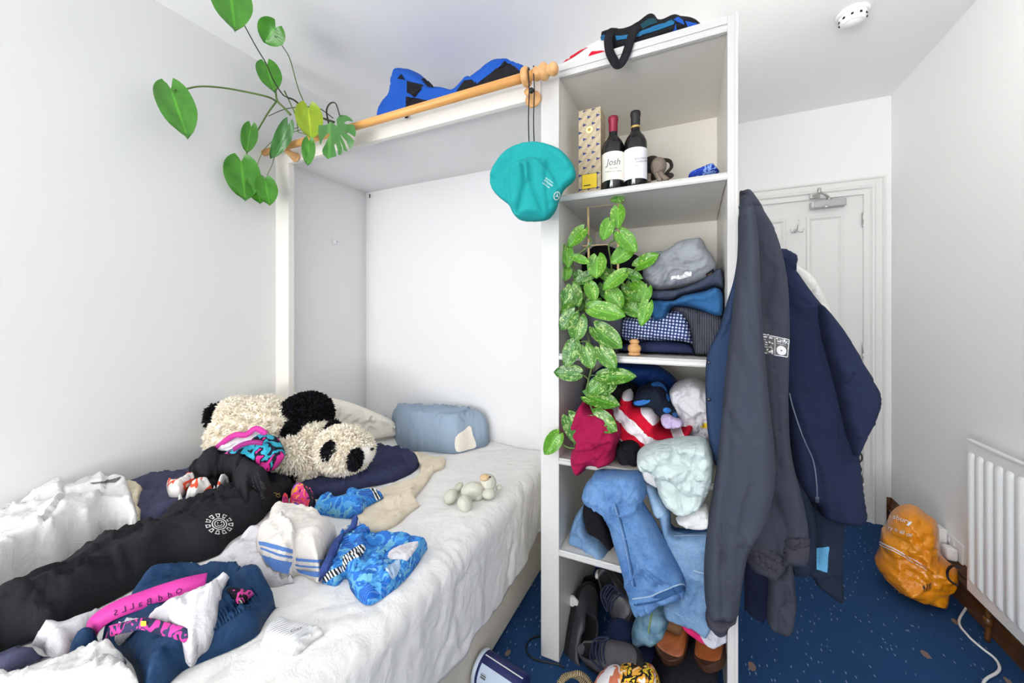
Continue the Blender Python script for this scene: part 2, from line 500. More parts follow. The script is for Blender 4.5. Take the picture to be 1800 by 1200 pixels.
# ------------------------------------------------------------------ materials
class NT:
    def __init__(s, name, rough=0.8, spec=0.3):
        s.m = bpy.data.materials.new(name); s.m.use_nodes = True; s.t = s.m.node_tree
        s.b = s.t.nodes['Principled BSDF']; s.b.inputs['Roughness'].default_value = rough
        s.b.inputs['Specular IOR Level'].default_value = spec
    def n(s, typ, **kw):
        q = s.t.nodes.new(typ)
        for k, v in kw.items():
            if isinstance(k, str) and hasattr(q, k): setattr(q, k, v)
        return q
    def set(s, sock, v):
        if hasattr(v, 'is_linked') or hasattr(v, 'links'): s.t.links.new(v, sock)
        else: sock.default_value = v
    def coord(s, kind='UV', scale=(1, 1, 1), rot=(0, 0, 0)):
        c = s.n('ShaderNodeTexCoord'); mp = s.n('ShaderNodeMapping')
        mp.inputs['Scale'].default_value = scale; mp.inputs['Rotation'].default_value = rot
        s.t.links.new(c.outputs[kind], mp.inputs[0]); return mp.outputs[0]
    def noise(s, vec, scale, detail=3, rough=0.5, dist=0.0):
        q = s.n('ShaderNodeTexNoise'); s.set(q.inputs['Vector'], vec); q.inputs['Scale'].default_value = scale
        q.inputs['Detail'].default_value = detail; q.inputs['Roughness'].default_value = rough; q.inputs['Distortion'].default_value = dist
        return q.outputs['Fac']
    def vor(s, vec, scale, feat='F1', out='Distance', rnd=1.0):
        q = s.n('ShaderNodeTexVoronoi'); q.feature = feat; s.set(q.inputs['Vector'], vec); q.inputs['Scale'].default_value = scale
        q.inputs['Randomness'].default_value = rnd
        return q.outputs[out]
    def wave(s, vec, scale, dist=0, dscale=1, typ='BANDS', d='X'):
        q = s.n('ShaderNodeTexWave'); q.wave_type = typ; q.bands_direction = d; s.set(q.inputs['Vector'], vec)
        q.inputs['Scale'].default_value = scale; q.inputs['Distortion'].default_value = dist; q.inputs['Detail Scale'].default_value = dscale
        return q.outputs['Fac']
    def ramp(s, fac, stops, interp='LINEAR'):
        q = s.n('ShaderNodeValToRGB'); r = q.color_ramp; r.interpolation = interp
        while len(r.elements) > 1: r.elements.remove(r.elements[-1])
        r.elements[0].position = stops[0][0]; r.elements[0].color = stops[0][1]
        for p, c in stops[1:]:
            e = r.elements.new(p); e.color = c
        s.set(q.inputs['Fac'], fac); return q.outputs['Color']
    def mix(s, fac, a, b, mode='MIX'):
        q = s.n('ShaderNodeMix'); q.data_type = 'RGBA'; q.blend_type = mode
        s.set(q.inputs[0], fac); s.set(q.inputs[6], a); s.set(q.inputs[7], b); return q.outputs[2]
    def math(s, op, a, b=0.0, c=0.0):
        q = s.n('ShaderNodeMath'); q.operation = op; s.set(q.inputs[0], a); s.set(q.inputs[1], b)
        if len(q.inputs) > 2: s.set(q.inputs[2], c)
        return q.outputs[0]
    def sep(s, vec):
        q = s.n('ShaderNodeSeparateXYZ'); s.set(q.inputs[0], vec); return q.outputs
    def bump(s, h, strength=0.3, dist=0.002, prev=None):
        q = s.n('ShaderNodeBump'); q.inputs['Strength'].default_value = strength; q.inputs['Distance'].default_value = dist
        s.set(q.inputs['Height'], h)
        if prev is not None: s.set(q.inputs['Normal'], prev)
        return q.outputs[0]
    def out(s, col=None, nrm=None, rough=None):
        if col is not None: s.set(s.b.inputs['Base Color'], col)
        if nrm is not None: s.set(s.b.inputs['Normal'], nrm)
        if rough is not None: s.set(s.b.inputs['Roughness'], rough)
        return s.m
def scl(c, k): return (min(1, c[0] * k), min(1, c[1] * k), min(1, c[2] * k), 1)
def plain(name, c, rough=0.5, spec=0.4, metal=0.0, var=0.06, sc=9.0, bump=0.0, bsc=60):
    q = NT(name, rough, spec); v = q.coord('Object')
    n = q.noise(v, sc, 3)
    col = q.mix(n, scl(c, 1 - var), scl(c, 1 + var))
    q.b.inputs['Metallic'].default_value = metal
    nm = q.bump(q.noise(v, bsc, 4), bump, 0.002) if bump else None
    return q.out(col, nm)
def fabric(name, c, rough=0.9, var=0.12, weave=900.0, wb=0.25, crease=0.55, csc=28.0, sheen=0.0, col=None):
    """woven cloth: slight tone variation, fine weave and small creases as relief"""
    q = NT(name, rough, 0.2); v = q.coord('Object')
    n = q.noise(v, 6.0, 4); n2 = q.noise(v, 160.0, 2)
    f = q.math('ADD', q.math('MULTIPLY', n, 0.7), q.math('MULTIPLY', n2, 0.3))
    cc = q.mix(f, scl(c, 1 - var), scl(c, 1 + var)) if col is None else col(q, f)
    b1 = q.bump(q.noise(v, csc, 5, 0.6, 0.6), crease, 0.02)
    b2 = q.bump(q.noise(v, weave, 1), wb, 0.0006, b1)
    q.b.inputs['Sheen Weight'].default_value = sheen
    return q.out(cc, b2)

# ================================================================== materials of the room
WHITE = (0.86, 0.86, 0.855, 1)
M_walll = plain('wall_paint_left_dimmed', (0.71, 0.71, 0.705, 1), 0.6, 0.3, var=0.012, sc=1.5, bump=0.05, bsc=180)  # the wall white, darkened to offset the stronger light on this side
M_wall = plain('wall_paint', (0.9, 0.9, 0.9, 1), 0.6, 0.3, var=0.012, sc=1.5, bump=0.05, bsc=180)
M_wallr = plain('wall_paint_right', (0.9, 0.9, 0.89, 1), 0.55, 0.3, var=0.012, sc=1.5, bump=0.05, bsc=180)
M_ceil = plain('ceiling_paint', (0.9, 0.9, 0.89, 1), 0.8, 0.2, var=0.015, sc=2, bump=0.04, bsc=120)
M_gloss = plain('white_gloss_paint', (0.74, 0.73, 0.71, 1), 0.3, 0.5, var=0.015, sc=3, bump=0.05, bsc=40)
M_cream = plain('cream_gloss_paint', (0.76, 0.735, 0.69, 1), 0.35, 0.45, var=0.02, sc=3, bump=0.06, bsc=40)
M_door = plain('door_paint', (0.82, 0.82, 0.80, 1), 0.32, 0.5, var=0.012, sc=3, bump=0.05, bsc=40)
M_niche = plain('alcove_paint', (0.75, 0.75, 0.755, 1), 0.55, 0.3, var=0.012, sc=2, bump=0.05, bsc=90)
M_gap = plain('dark_gap', (0.03, 0.025, 0.02, 1), 0.9, 0.1)
M_steel = plain('brushed_steel', (0.55, 0.55, 0.54, 1), 0.32, 0.5, 0.9, var=0.1, sc=40)
M_chrome = plain('chrome', (0.7, 0.7, 0.7, 1), 0.15, 0.5, 1.0, var=0.03)
M_black = plain('black_plastic', (0.012, 0.012, 0.014, 1), 0.5, 0.4)
M_whitepl = plain('white_plastic', (0.85, 0.86, 0.87, 1), 0.35, 0.45, var=0.02)
M_white_print = plain('white_print', (0.85, 0.85, 0.84, 1), 0.8, 0.2, var=0.03)
M_grey_print = plain('grey_print', (0.13, 0.13, 0.13, 1), 0.7, 0.2, var=0.1)
M_black_print = plain('black_print', (0.02, 0.02, 0.03, 1), 0.8, 0.2)

def wood(name, a, b, rough=0.35, scale=(3, 3, 40), rot=(0, 0, 0)):
    q = NT(name, rough, 0.45); v = q.coord('Object', scale, rot)
    n = q.noise(v, 1.6, 5, 0.6, 0.8)
    return q.out(q.ramp(n, [(0.28, a), (0.72, b)]), q.bump(n, 0.08, 0.002))
M_pine = wood('pine', rgb(206, 146, 78), rgb(228, 172, 102), 0.35, (2.5, 28, 28))
M_turned = wood('turned_pine', rgb(196, 142, 86), rgb(228, 182, 126), 0.45, (20, 20, 6))
M_darkwood = wood('dark_oak', rgb(58, 34, 14), rgb(112, 72, 34), 0.3, (14, 3, 14))
M_darkend = wood('dark_skirting_wood', rgb(62, 38, 18), rgb(118, 78, 40), 0.25, (3, 14, 14))

def carpet():
    q = NT('blue_carpet', 0.95, 0.1); v = q.coord('Object')
    n = q.noise(v, 3.0, 4); fine = q.noise(v, 420, 2)
    base = q.mix(q.math('ADD', q.math('MULTIPLY', n, 0.5), q.math('MULTIPLY', fine, 0.5)), rgb(26, 54, 94), rgb(50, 86, 132))
    # small pale dashes woven in
    v2 = q.coord('Object', (1.0, 0.34, 1), (0, 0, 0.5))
    d = q.vor(v2, 74); cid = q.vor(v2, 74, out='Color')
    on = q.math('MULTIPLY', q.math('LESS_THAN', d, 0.16), q.math('GREATER_THAN', q.sep(cid)[0], 0.4))
    c1 = q.mix(q.math('MULTIPLY', on, 0.75), base, rgb(140, 158, 186))
    # larger sand-coloured flecks in a loose lattice
    v3 = q.coord('Object', (1, 0.6, 1), (0, 0, 0.75))
    d3 = q.vor(v3, 9.0, rnd=0.55)
    on3 = q.math('LESS_THAN', q.math('ADD', d3, q.math('MULTIPLY', q.noise(v, 120, 2), 0.06)), 0.135)
    c2 = q.mix(q.math('MULTIPLY', on3, 0.8), c1, rgb(150, 124, 104))
    return q.out(c2, q.bump(q.noise(v, 700, 2), 0.5, 0.004))
M_carpet = carpet()

# ================================================================== the room
XL, XR, YB, ZC = -2.012, 1.062, 3.008, 2.545
YR = -2.8
XS0, XS1 = -0.502, 0.119       # outer faces of the bookcase
YF, YA = 1.309, 1.93           # front of the bookcase / alcove, back of the alcove
def struct(o, label=None): return meta(o, label, kind='structure')
struct(box('floor', XL - .1, XR + .1, YR - .1, YB + .2, -0.08, 0.0, M_carpet), 'dark blue carpet with pale dashes and sand flecks')
struct(box('ceiling', XL - .1, XR + .1, YR - .1, YB + .2, ZC, ZC + 0.08, M_ceil), 'plain white ceiling')
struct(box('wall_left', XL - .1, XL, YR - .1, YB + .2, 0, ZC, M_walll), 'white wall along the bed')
struct(box('wall_right', XR, XR + .1, YR - .1, YB + .2, 0, ZC, M_wallr), 'white wall with the radiator')
DX0, DX1, DZ = 0.18, 0.938, 1.98
struct(boxes('wall_back', [(XL, DX0 - .02, YB, YB + .1, 0, ZC), (DX1 + .02, XR, YB, YB + .1, 0, ZC), (DX0 - .02, DX1 + .02, YB, YB + .1, DZ + .02, ZC)], M_wall), 'white wall with the door')
# wall behind the photographer with its wide window opening
struct(boxes('wall_rear', [(XL, -1.95, YR - .1, YR, 0, ZC), (-0.55, XR, YR - .1, YR, 0, ZC), (-1.95, -0.55, YR - .1, YR, 0, 0.55), (-1.95, -0.55, YR - .1, YR, 2.35, ZC)], M_wall))
struct(boxes('window_1', [(-1.95, -1.89, YR - .09, YR - .03, .55, 2.35), (-.61, -.55, YR - .09, YR - .03, .55, 2.35), (-1.89, -.61, YR - .09, YR - .03, .55, .61), (-1.89, -.61, YR - .09, YR - .03, 2.29, 2.35), (-1.28, -1.22, YR - .09, YR - .03, .61, 2.29)], M_gloss))
# partition that closes the space behind the bookcase and the alcove
struct(boxes('wall_partition', [(XL, 0.10, YA + 0.021, YA + 0.08, 0, ZC), (0.04, 0.10, YA + 0.08, YB, 0, ZC)], M_wall))

# alcove
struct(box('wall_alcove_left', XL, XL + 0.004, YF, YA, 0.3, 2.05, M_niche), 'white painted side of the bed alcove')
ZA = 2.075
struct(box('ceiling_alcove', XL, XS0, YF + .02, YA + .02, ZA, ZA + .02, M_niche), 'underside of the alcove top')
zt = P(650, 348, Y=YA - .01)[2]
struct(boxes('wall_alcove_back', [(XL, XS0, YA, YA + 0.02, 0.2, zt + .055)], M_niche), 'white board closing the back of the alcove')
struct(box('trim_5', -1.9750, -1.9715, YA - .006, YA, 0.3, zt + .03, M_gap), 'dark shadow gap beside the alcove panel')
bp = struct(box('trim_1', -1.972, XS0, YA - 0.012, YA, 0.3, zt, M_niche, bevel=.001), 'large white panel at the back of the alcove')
# door knob-like bolt on the alcove side
k = P(588, 425, X=XL + .004)
bolt = empty('wall_bolt', k, 'small white round bolt cap on the alcove side wall', 'bolt')
lathe('cap', k, (1, 0, 0), [(0.016, 0), (0.016, 0.006), (0.010, 0.009), (0.010, 0.018), (0.0, 0.019)], M_whitepl, bolt, 20)
lathe('screw', k + np.array([.018, 0, 0]), (1, 0, 0), [(0.004, 0), (0.004, 0.003), (0, 0.0035)], M_steel, bolt, 10)
# post at the wall, header board
struct(box('trim_2', XL, -1.906, YF - 0.002, YF + 0.03, 0, 2.05, M_cream, bevel=.002), 'cream alcove post against the left wall')
fz0, fz1 = 2.035, 2.115
struct(box('trim_3', XL, XS0, YF - 0.004, YF + 0.02, fz0, fz1, M_cream, bevel=.002), 'cream header board across the top of the alcove')

# skirting: dark wood
def skirting(name, p0, p1, nrm, label):
    """moulded board from p0 to p1, standing out along nrm"""
    prof = [(0, 0), (.019, 0), (.019, .085), (.024, .092), (.024, .102), (.015, .115), (.019, .128), (.012, .142), (.006, .156), (0, .165)]
    p0, p1, nr = np.array(p0, float), np.array(p1, float), np.array(nrm, float)
    V = [p0 + nr * a + UP * b for a, b in prof] + [p1 + nr * a + UP * b for a, b in prof]
    m = len(prof); Fc = [(i, (i + 1) % m, m + (i + 1) % m, m + i) for i in range(m)] + [tuple(range(m))[::-1], tuple(range(m, 2 * m))]
    o = pyd(name, V, Fc, M_darkwood)
    bm = bmesh.new(); bm.from_mesh(o.data); bmesh.ops.recalc_face_normals(bm, faces=bm.faces); bm.to_mesh(o.data); bm.free()
    return struct(o, label)
skirting('baseboard_right', (XR, YR, 0), (XR, YB, 0), (-1, 0, 0), 'dark stained wooden skirting board under the radiator')
skirting('baseboard_back', (DX1 + .099, YB, 0), (XR, YB, 0), (0, -1, 0), 'short end of dark skirting beside the door frame')
skirting('baseboard_left', (XL, YR, 0), (XL, YF, 0), (1, 0, 0), None)

# ------------------------------------------------------------------ door
def moulded_frame(name, x0, x1, z1, y, prof, mat, parent=None):
    """architrave round an opening: prof = (outward, proud) pairs"""
    V, Fc = [], []
    path = lambda o: [(x0 - o, 0), (x0 - o, z1 + o), (x1 + o, z1 + o), (x1 + o, 0)]
    for o, p in prof:
        for (x, z) in path(o): V.append((x, y - p, z))
    for i in range(len(prof) - 1):
        for j in range(3): Fc.append((i * 4 + j, i * 4 + j + 1, (i + 1) * 4 + j + 1, (i + 1) * 4 + j))
    ob = pyd(name, V, Fc, mat, parent)
    return ob
fr = struct(moulded_frame('trim_4', DX0, DX1, DZ, YB, [(-.004, -.03), (-.004, .008), (.024, .008), (.028, .012), (.032, .020), (.042, .022), (.05, .014), (.078, .014), (.084, .024), (.094, .024), (.097, 0)], M_door), 'white moulded door frame')
door = box('door_1', DX0 + .002, DX1 - .003, YB + .012, YB + .05, 0.006, DZ - .004, M_door)
struct(door, 'white panelled door at the end of the passage')
def panel(x0, x1, z0, z1):
    y = YB + .012
    pr = [(0, 0.0), (0.004, .009), (.016, .011), (.024, .004), (.030, -.004 + .004), (.034, .0005)]
    V, Fc = [], []
    for i, (o, p) in enumerate(pr):
        for (x, z) in ((x0 + o, z0 + o), (x1 - o, z0 + o), (x1 - o, z1 - o), (x0 + o, z1 - o)): V.append((x, y - p, z))
    for i in range(len(pr) - 1):
        for j in range(4): Fc.append((i * 4 + j, i * 4 + (j + 1) % 4, (i + 1) * 4 + (j + 1) % 4, (i + 1) * 4 + j))
    Fc.append(tuple(range(len(pr) * 4 - 4, len(pr) * 4)))
    pyd('panel', V, Fc, M_door, door)
xa, xb = P(1418, 378, Y=3.0)[0], P(1486, 378, Y=3.0)[0]
zt2 = P(1450, 377, Y=3.0)[2]
xc = P(1383, 386, Y=3.0)[0]
panel(xa, xb, 0.92, zt2); panel(xc - (xb - xa), xc, 0.92, zt2)
panel(xa, xb, 0.22, 0.76); panel(xc - (xb - xa), xc, 0.22, 0.76)
for z in (P(1520, 385, Y=3.0)[2], P(1520, 617, Y=3.0)[2], P(1522, 846, Y=3.0)[2]):
    h = lathe('hinge', (DX1 - .003, YB + .002, z - .045), (0, 0, 1), [(.006, 0), (.0075, .002), (.0075, .027), (.006, .028), (.006, .031), (.0075, .032), (.0075, .085), (.004, .09)], M_steel, door, 12)
# overhead closer
cz0 = P(1455, 368, Y=2.97)
clo = empty('door_closer', (cz0[0], 2.995, cz0[2] - .03), 'grey metal overhead closer with folding arm on the door top', 'door closer')
x0, x1 = P(1427, 366, Y=2.98)[0], P(1487, 362, Y=2.98)[0]
zc = P(1455, 357, Y=2.97)[2]
M_closer = plain('closer_silver', rgb(178, 180, 182), 0.35, 0.5, 0.5, var=.03)
box('body', x0 + .01, x1, 2.965, YB + .011, zc - .022, zc + .022, M_closer, clo, bevel=.004)
box('end_cap', x0 - .006, x0 + .012, 2.967, YB + .011, zc - .022, zc + .02, M_steel, clo, bevel=.004)
lathe('valve', (x0 + .07, 2.966, zc - .02), (0, -1, 0), [(.011, -.01), (.011, .005), (.007, .008), (0, .008)], M_steel, clo, 16)
pz = P(1440, 333, Y=2.93)
lathe('pivot', (x0 + .085, 2.98, zc + .02), (0, 0, 1), [(.012, 0), (.012, .012), (.008, .016), (0, .016)], M_steel, clo, 14)
tube('arm', [(x0 + .085, 2.98, zc + .036), (x0 + .06, 2.95, zc + .05), (pz[0], 2.93, pz[2] - .012)], .0075, M_steel, clo, 8, 3)
lathe('knuckle', (pz[0], 2.93, pz[2] - .026), (0, 0, 1), [(.009, 0), (.010, .01), (.010, .03), (.006, .036), (0, .037)], M_steel, clo, 14)
box('bracket', P(1423, 344, Y=2.99)[0], P(1441, 344, Y=2.99)[0], 2.98, 2.999, P(1430, 349, Y=2.99)[2], P(1430, 340, Y=2.99)[2], M_steel, clo, bevel=.002)
tube('strut', [(pz[0], 2.93, pz[2] - .028), (pz[0] - .02, 2.985, P(1430, 345, Y=2.99)[2])], .006, M_steel, clo, 8, 1)
# three-armed hook
hp = P(1399, 405, Y=3.0)
hk = empty('coat_hook', (hp[0], 3.015, hp[2]), 'small chrome three-armed coat hook screwed to the white door', 'hook')
lathe('plate', (hp[0], YB + .013, hp[2]), (0, -1, 0), [(.012, 0), (.012, .004), (.008, .007), (0, .008)], M_chrome, hk, 14)
for a, b, c in (((.006, .0), (.004, .025), (.010, .062)), ((-.012, -.008), (-.026, -.018), (-.034, .004)), ((.012, -.008), (.026, -.018), (.034, .004))):
    tube('arm', [(hp[0], 3.008, hp[2]), (hp[0] + a[0], 2.996, hp[2] + a[1]), (hp[0] + b[0], 2.975, hp[2] + b[1]), (hp[0] + c[0], 2.968, hp[2] + c[1])], .0035, M_chrome, hk, 8, 5)

# ------------------------------------------------------------------ smoke detector
s = P(1499, 32, Z=2.52)
sd = empty('smoke_detector', (s[0], s[1], ZC), 'round white smoke detector with vents on the ceiling', 'smoke detector')
c0 = (s[0], s[1], ZC)
lathe('base', c0, (0, 0, -1), [(.058, 0), (.058, .012), (.052, .016), (0.03, .016)], M_whitepl, sd, 36)
lathe('chamber', (s[0], s[1], ZC - .015), (0, 0, -1), [(.05, 0), (.047, .012), (.040, .03), (.036, .032), (.03, .032), (.028, .036), (0, .037)], M_whitepl, sd, 36)
for i in range(10):
    a = 2 * math.pi * i / 10
    d = np.array([math.cos(a), math.sin(a), 0]); t = np.array([-d[1], d[0], 0])
    p = np.array(c0) + d * .0465 - UP * .03
    V = [p + t * x + UP * z * .010 - d * z * .003 + d * y for x in (-.004, .004) for z in (-.4, .5) for y in (-.002, .002)]
    pyd('vent', V, [(0, 1, 3, 2), (4, 6, 7, 5), (0, 4, 5, 1), (2, 3, 7, 6), (0, 2, 6, 4), (1, 5, 7, 3)], M_gap, sd)

# ------------------------------------------------------------------ radiator on the right wall
XP = 1.0
M_rad = plain('radiator_enamel', (0.86, 0.865, 0.86, 1), 0.3, 0.5, var=.01)
r0 = P(1699, 771, X=XP)[1]
rz1 = P(1699, 771, X=XP)[2]; rz0 = P(1703, 1039, X=XP)[2]
rad = empty('radiator', (1.03, 1.6, rz0), 'white ribbed panel radiator on the right wall', 'radiator')
box('panel', XP, XP + .012, 0.62, r0, rz0, rz1, M_rad, rad, bevel=.003)
box('top_lip', XP - .004, XP + .014, 0.62, r0 - .004, rz1 - .006, rz1 + .003, M_rad, rad, bevel=.002)
box('rear_panel', XP + .035, XP + .046, 0.64, r0 - .02, rz0 + .01, rz1 - .02, M_rad, rad, bevel=.003)
y1, y2 = P(1709, 900, X=XP)[1], P(1797, 900, X=XP)[1]
pitch = (y1 - y2) / 5
def rib(y):
    hw, dp = pitch * .30, .011
    za, zb = rz0 + .045, rz1 - .045
    V, Fc = [], []
    st = [(za, 0.0), (za + .004, .5), (za + .018, 1), (zb - .018, 1), (zb - .004, .5), (zb, 0.0)]
    cr = [(-1, 0), (-.8, .7), (-.45, 1), (.45, 1), (.8, .7), (1, 0)]
    for z, k2 in st:
        for a, b in cr: V.append((XP - .0005 - dp * b * min(1, k2), y + hw * a * (0.55 + .45 * min(1, k2 * 2)), z))
    for i in range(len(st) - 1):
        for j in range(5): Fc.append((i * 6 + j, i * 6 + j + 1, (i + 1) * 6 + j + 1, (i + 1) * 6 + j))
    return pyd('rib', V, Fc, M_rad, rad, True)
i = 0
while y1 - i * pitch > 0.68: rib(y1 - i * pitch); i += 1
for z in (rz0 + .1, rz1 - .1): box('bracket', XP + .046, XR - .0005, r0 - .3, r0 - .27, z, z + .04, M_steel, rad)
# dark valve and pipe at the far end below the radiator
pv = P(1722, 1075, X=1.02)
tube('pipe', [(1.02, r0 - .08, rz0 + .02), (1.02, r0 - .085, .07), (1.015, r0 - .09, .0)], .008, M_darkwood, rad, 10, 4)
lathe('valve', (1.02, r0 - .083, .055), (0, 0, 1), [(.012, 0), (.014, .008), (.014, .03), (.01, .034)], M_darkwood, rad, 12)
# pipe boxing in dark wood beneath the corner of the radiator

# ------------------------------------------------------------------ socket, adaptor, lead
so = P(1677, 960, X=XR)
sk = empty('wall_socket', (XR, so[1], so[2]), 'white double wall socket low on the right wall by the radiator', 'socket')
box('plate', XR - .009, XR, so[1] - .075, so[1] + .075, so[2] - .043, so[2] + .043, M_whitepl, sk, bevel=.003)
box('switch', XR - .012, XR - .008, so[1] + .012, so[1] + .024, so[2] + .010, so[2] + .03, M_whitepl, sk, bevel=.001)
box('switch', XR - .012, XR - .008, so[1] - .024, so[1] - .012, so[2] + .010, so[2] + .03, M_whitepl, sk, bevel=.001)
a = P(1657, 965, X=.985)
ad = empty('power_adaptor', (XR - .04, so[1] + .04, so[2] - .05), 'tall white plug-in adaptor in the socket behind the orange bag', 'adaptor')
bm = bmesh.new(); add_box(bm, XR - .075, XR - .013, so[1] + .012, so[1] + .075, so[2] - .052, so[2] + .062)
bm_obj('housing', bm, M_whitepl, ad, True, .009, 3)
pg = empty('white_plug', (XR - .03, so[1] - .04, so[2] - .03), 'white mains plug with white lead beside the adaptor', 'plug')
bm = bmesh.new(); add_box(bm, XR - .05, XR - .0125, so[1] - .062, so[1] - .014, so[2] - .042, so[2] + .012)
bm_obj('body', bm, M_whitepl, pg, True, .008, 3)
c = [(XR - .045, so[1] - .038, so[2] - .045), (XR - .05, so[1] - .04, so[2] - .10)]
for px, py in ((1692, 1050), (1686, 1090), (1700, 1115), (1725, 1138), (1748, 1156), (1757, 1172), (1752, 1182), (1735, 1192), (1728, 1203), (1722, 1240)):
    q = P(px, py, Z=.005); c.append(tuple(q))
c[2] = tuple(np.array(c[2]) + np.array([0.02, 0, .01]))
tube('lead', c, .0042, M_whitepl, pg, 8, 6)

# ================================================================== bookcase
bk = empty('bookcase', ((XS0 + XS1) / 2, 1.6, 0), 'tall open white bookcase crammed with clothes between bed and passage', 'bookcase')
XI0, XI1 = -0.434, 0.094      # clear inside
YBK = 1.88
ZT = 2.105
M_unit = plain('bookcase_paint', (0.76, 0.735, 0.68, 1), 0.34, 0.45, var=.015, sc=3, bump=.05, bsc=40)
M_stile = plain('bookcase_front_dimmed', (0.60, 0.595, 0.58, 1), 0.34, 0.4, var=.015, sc=3, bump=.05, bsc=40)  # bookcase paint toned down on front faces to offset the strong light there
M_unitb = plain('bookcase_back_paint', (0.84, 0.81, 0.74, 1), 0.5, 0.35, var=.02, sc=3)
box('side_panel', XS0 + .002, XI0, YF + .018, YBK + .02, 0, ZT + .03, M_unit, bk, .001)
box('side_panel', XI1, XS1 - .004, YF + .012, YBK + .02, 0, ZT + .03, M_unit, bk, .001)
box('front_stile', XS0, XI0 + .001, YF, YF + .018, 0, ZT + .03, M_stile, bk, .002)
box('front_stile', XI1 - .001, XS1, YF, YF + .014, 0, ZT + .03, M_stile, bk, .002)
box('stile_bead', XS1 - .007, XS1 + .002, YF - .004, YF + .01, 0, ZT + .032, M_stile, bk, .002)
box('back_panel', XI0, XI1, YBK, YBK + .012, 0.05, ZT, M_unitb, bk)
box('top_board', XI0, XI1, YF + .012, YBK, ZT - .004, ZT + .012, M_unit, bk)
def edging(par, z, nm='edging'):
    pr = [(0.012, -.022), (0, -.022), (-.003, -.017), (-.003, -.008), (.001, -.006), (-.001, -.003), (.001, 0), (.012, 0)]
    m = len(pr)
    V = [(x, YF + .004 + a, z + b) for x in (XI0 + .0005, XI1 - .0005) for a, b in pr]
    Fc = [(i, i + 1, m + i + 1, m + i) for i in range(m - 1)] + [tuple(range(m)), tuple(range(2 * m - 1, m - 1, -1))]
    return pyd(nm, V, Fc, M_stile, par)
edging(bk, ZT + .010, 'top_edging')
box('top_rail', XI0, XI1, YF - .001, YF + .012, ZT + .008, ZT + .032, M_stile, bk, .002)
SH = (1.671, 1.105, 0.731, 0.402)
for z in SH:
    s = box('shelf', XI0 + .001, XI1 - .003, YF + .014, YBK - .002, z - .018, z - .001, M_unit, bk)
    edging(s, z)
# light wood batten seen under the lowest shelf
box('rear_batten', XI0 + .05, XI1, YBK - .03, YBK, .33, .375, M_darkend, bk)

# ================================================================== bed
bed = empty('bed', (-1.33, 0.9, 0), 'double divan bed pushed into the alcove against the left wall', 'bed')
def divan_mat():
    q = NT('divan_fabric', .85, .2); v = q.coord('Object'); n = q.noise(v, 5, 4); m = q.noise(v, 55, 3)
    f = q.math('ADD', q.math('MULTIPLY', n, .6), q.math('MULTIPLY', m, .4))
    return q.out(q.mix(f, rgb(196, 188, 174), rgb(226, 219, 206)), q.bump(q.noise(v, 500, 1), .3, .001))
M_divan = divan_mat()
bx0, bx1, by0, by1 = XL + .006, -0.662, -0.08, YA - .016
bm = bmesh.new(); add_box(bm, bx0, bx1, by0, by1, .012, .262); bm_obj('divan_base', bm, M_divan, bed, False, .012, 3)
for x in (bx0 + .1, bx1 - .1):
    for y in (.1, 1.0, 1.8): lathe('foot', (x, y, 0), (0, 0, 1), [(.022, 0), (.025, .004), (.025, .014)], M_black, bed, 14)
bm = bmesh.new(); add_box(bm, bx0, bx1 + .002, by0, by1, .263, .508)
mt = bm_obj('mattress', bm, plain('mattress_cover', (.8, .8, .78, 1), .9, .2), None, True, .035, 4)
meta(mt, 'thick mattress on the divan wholly under the white sheet', 'mattress')

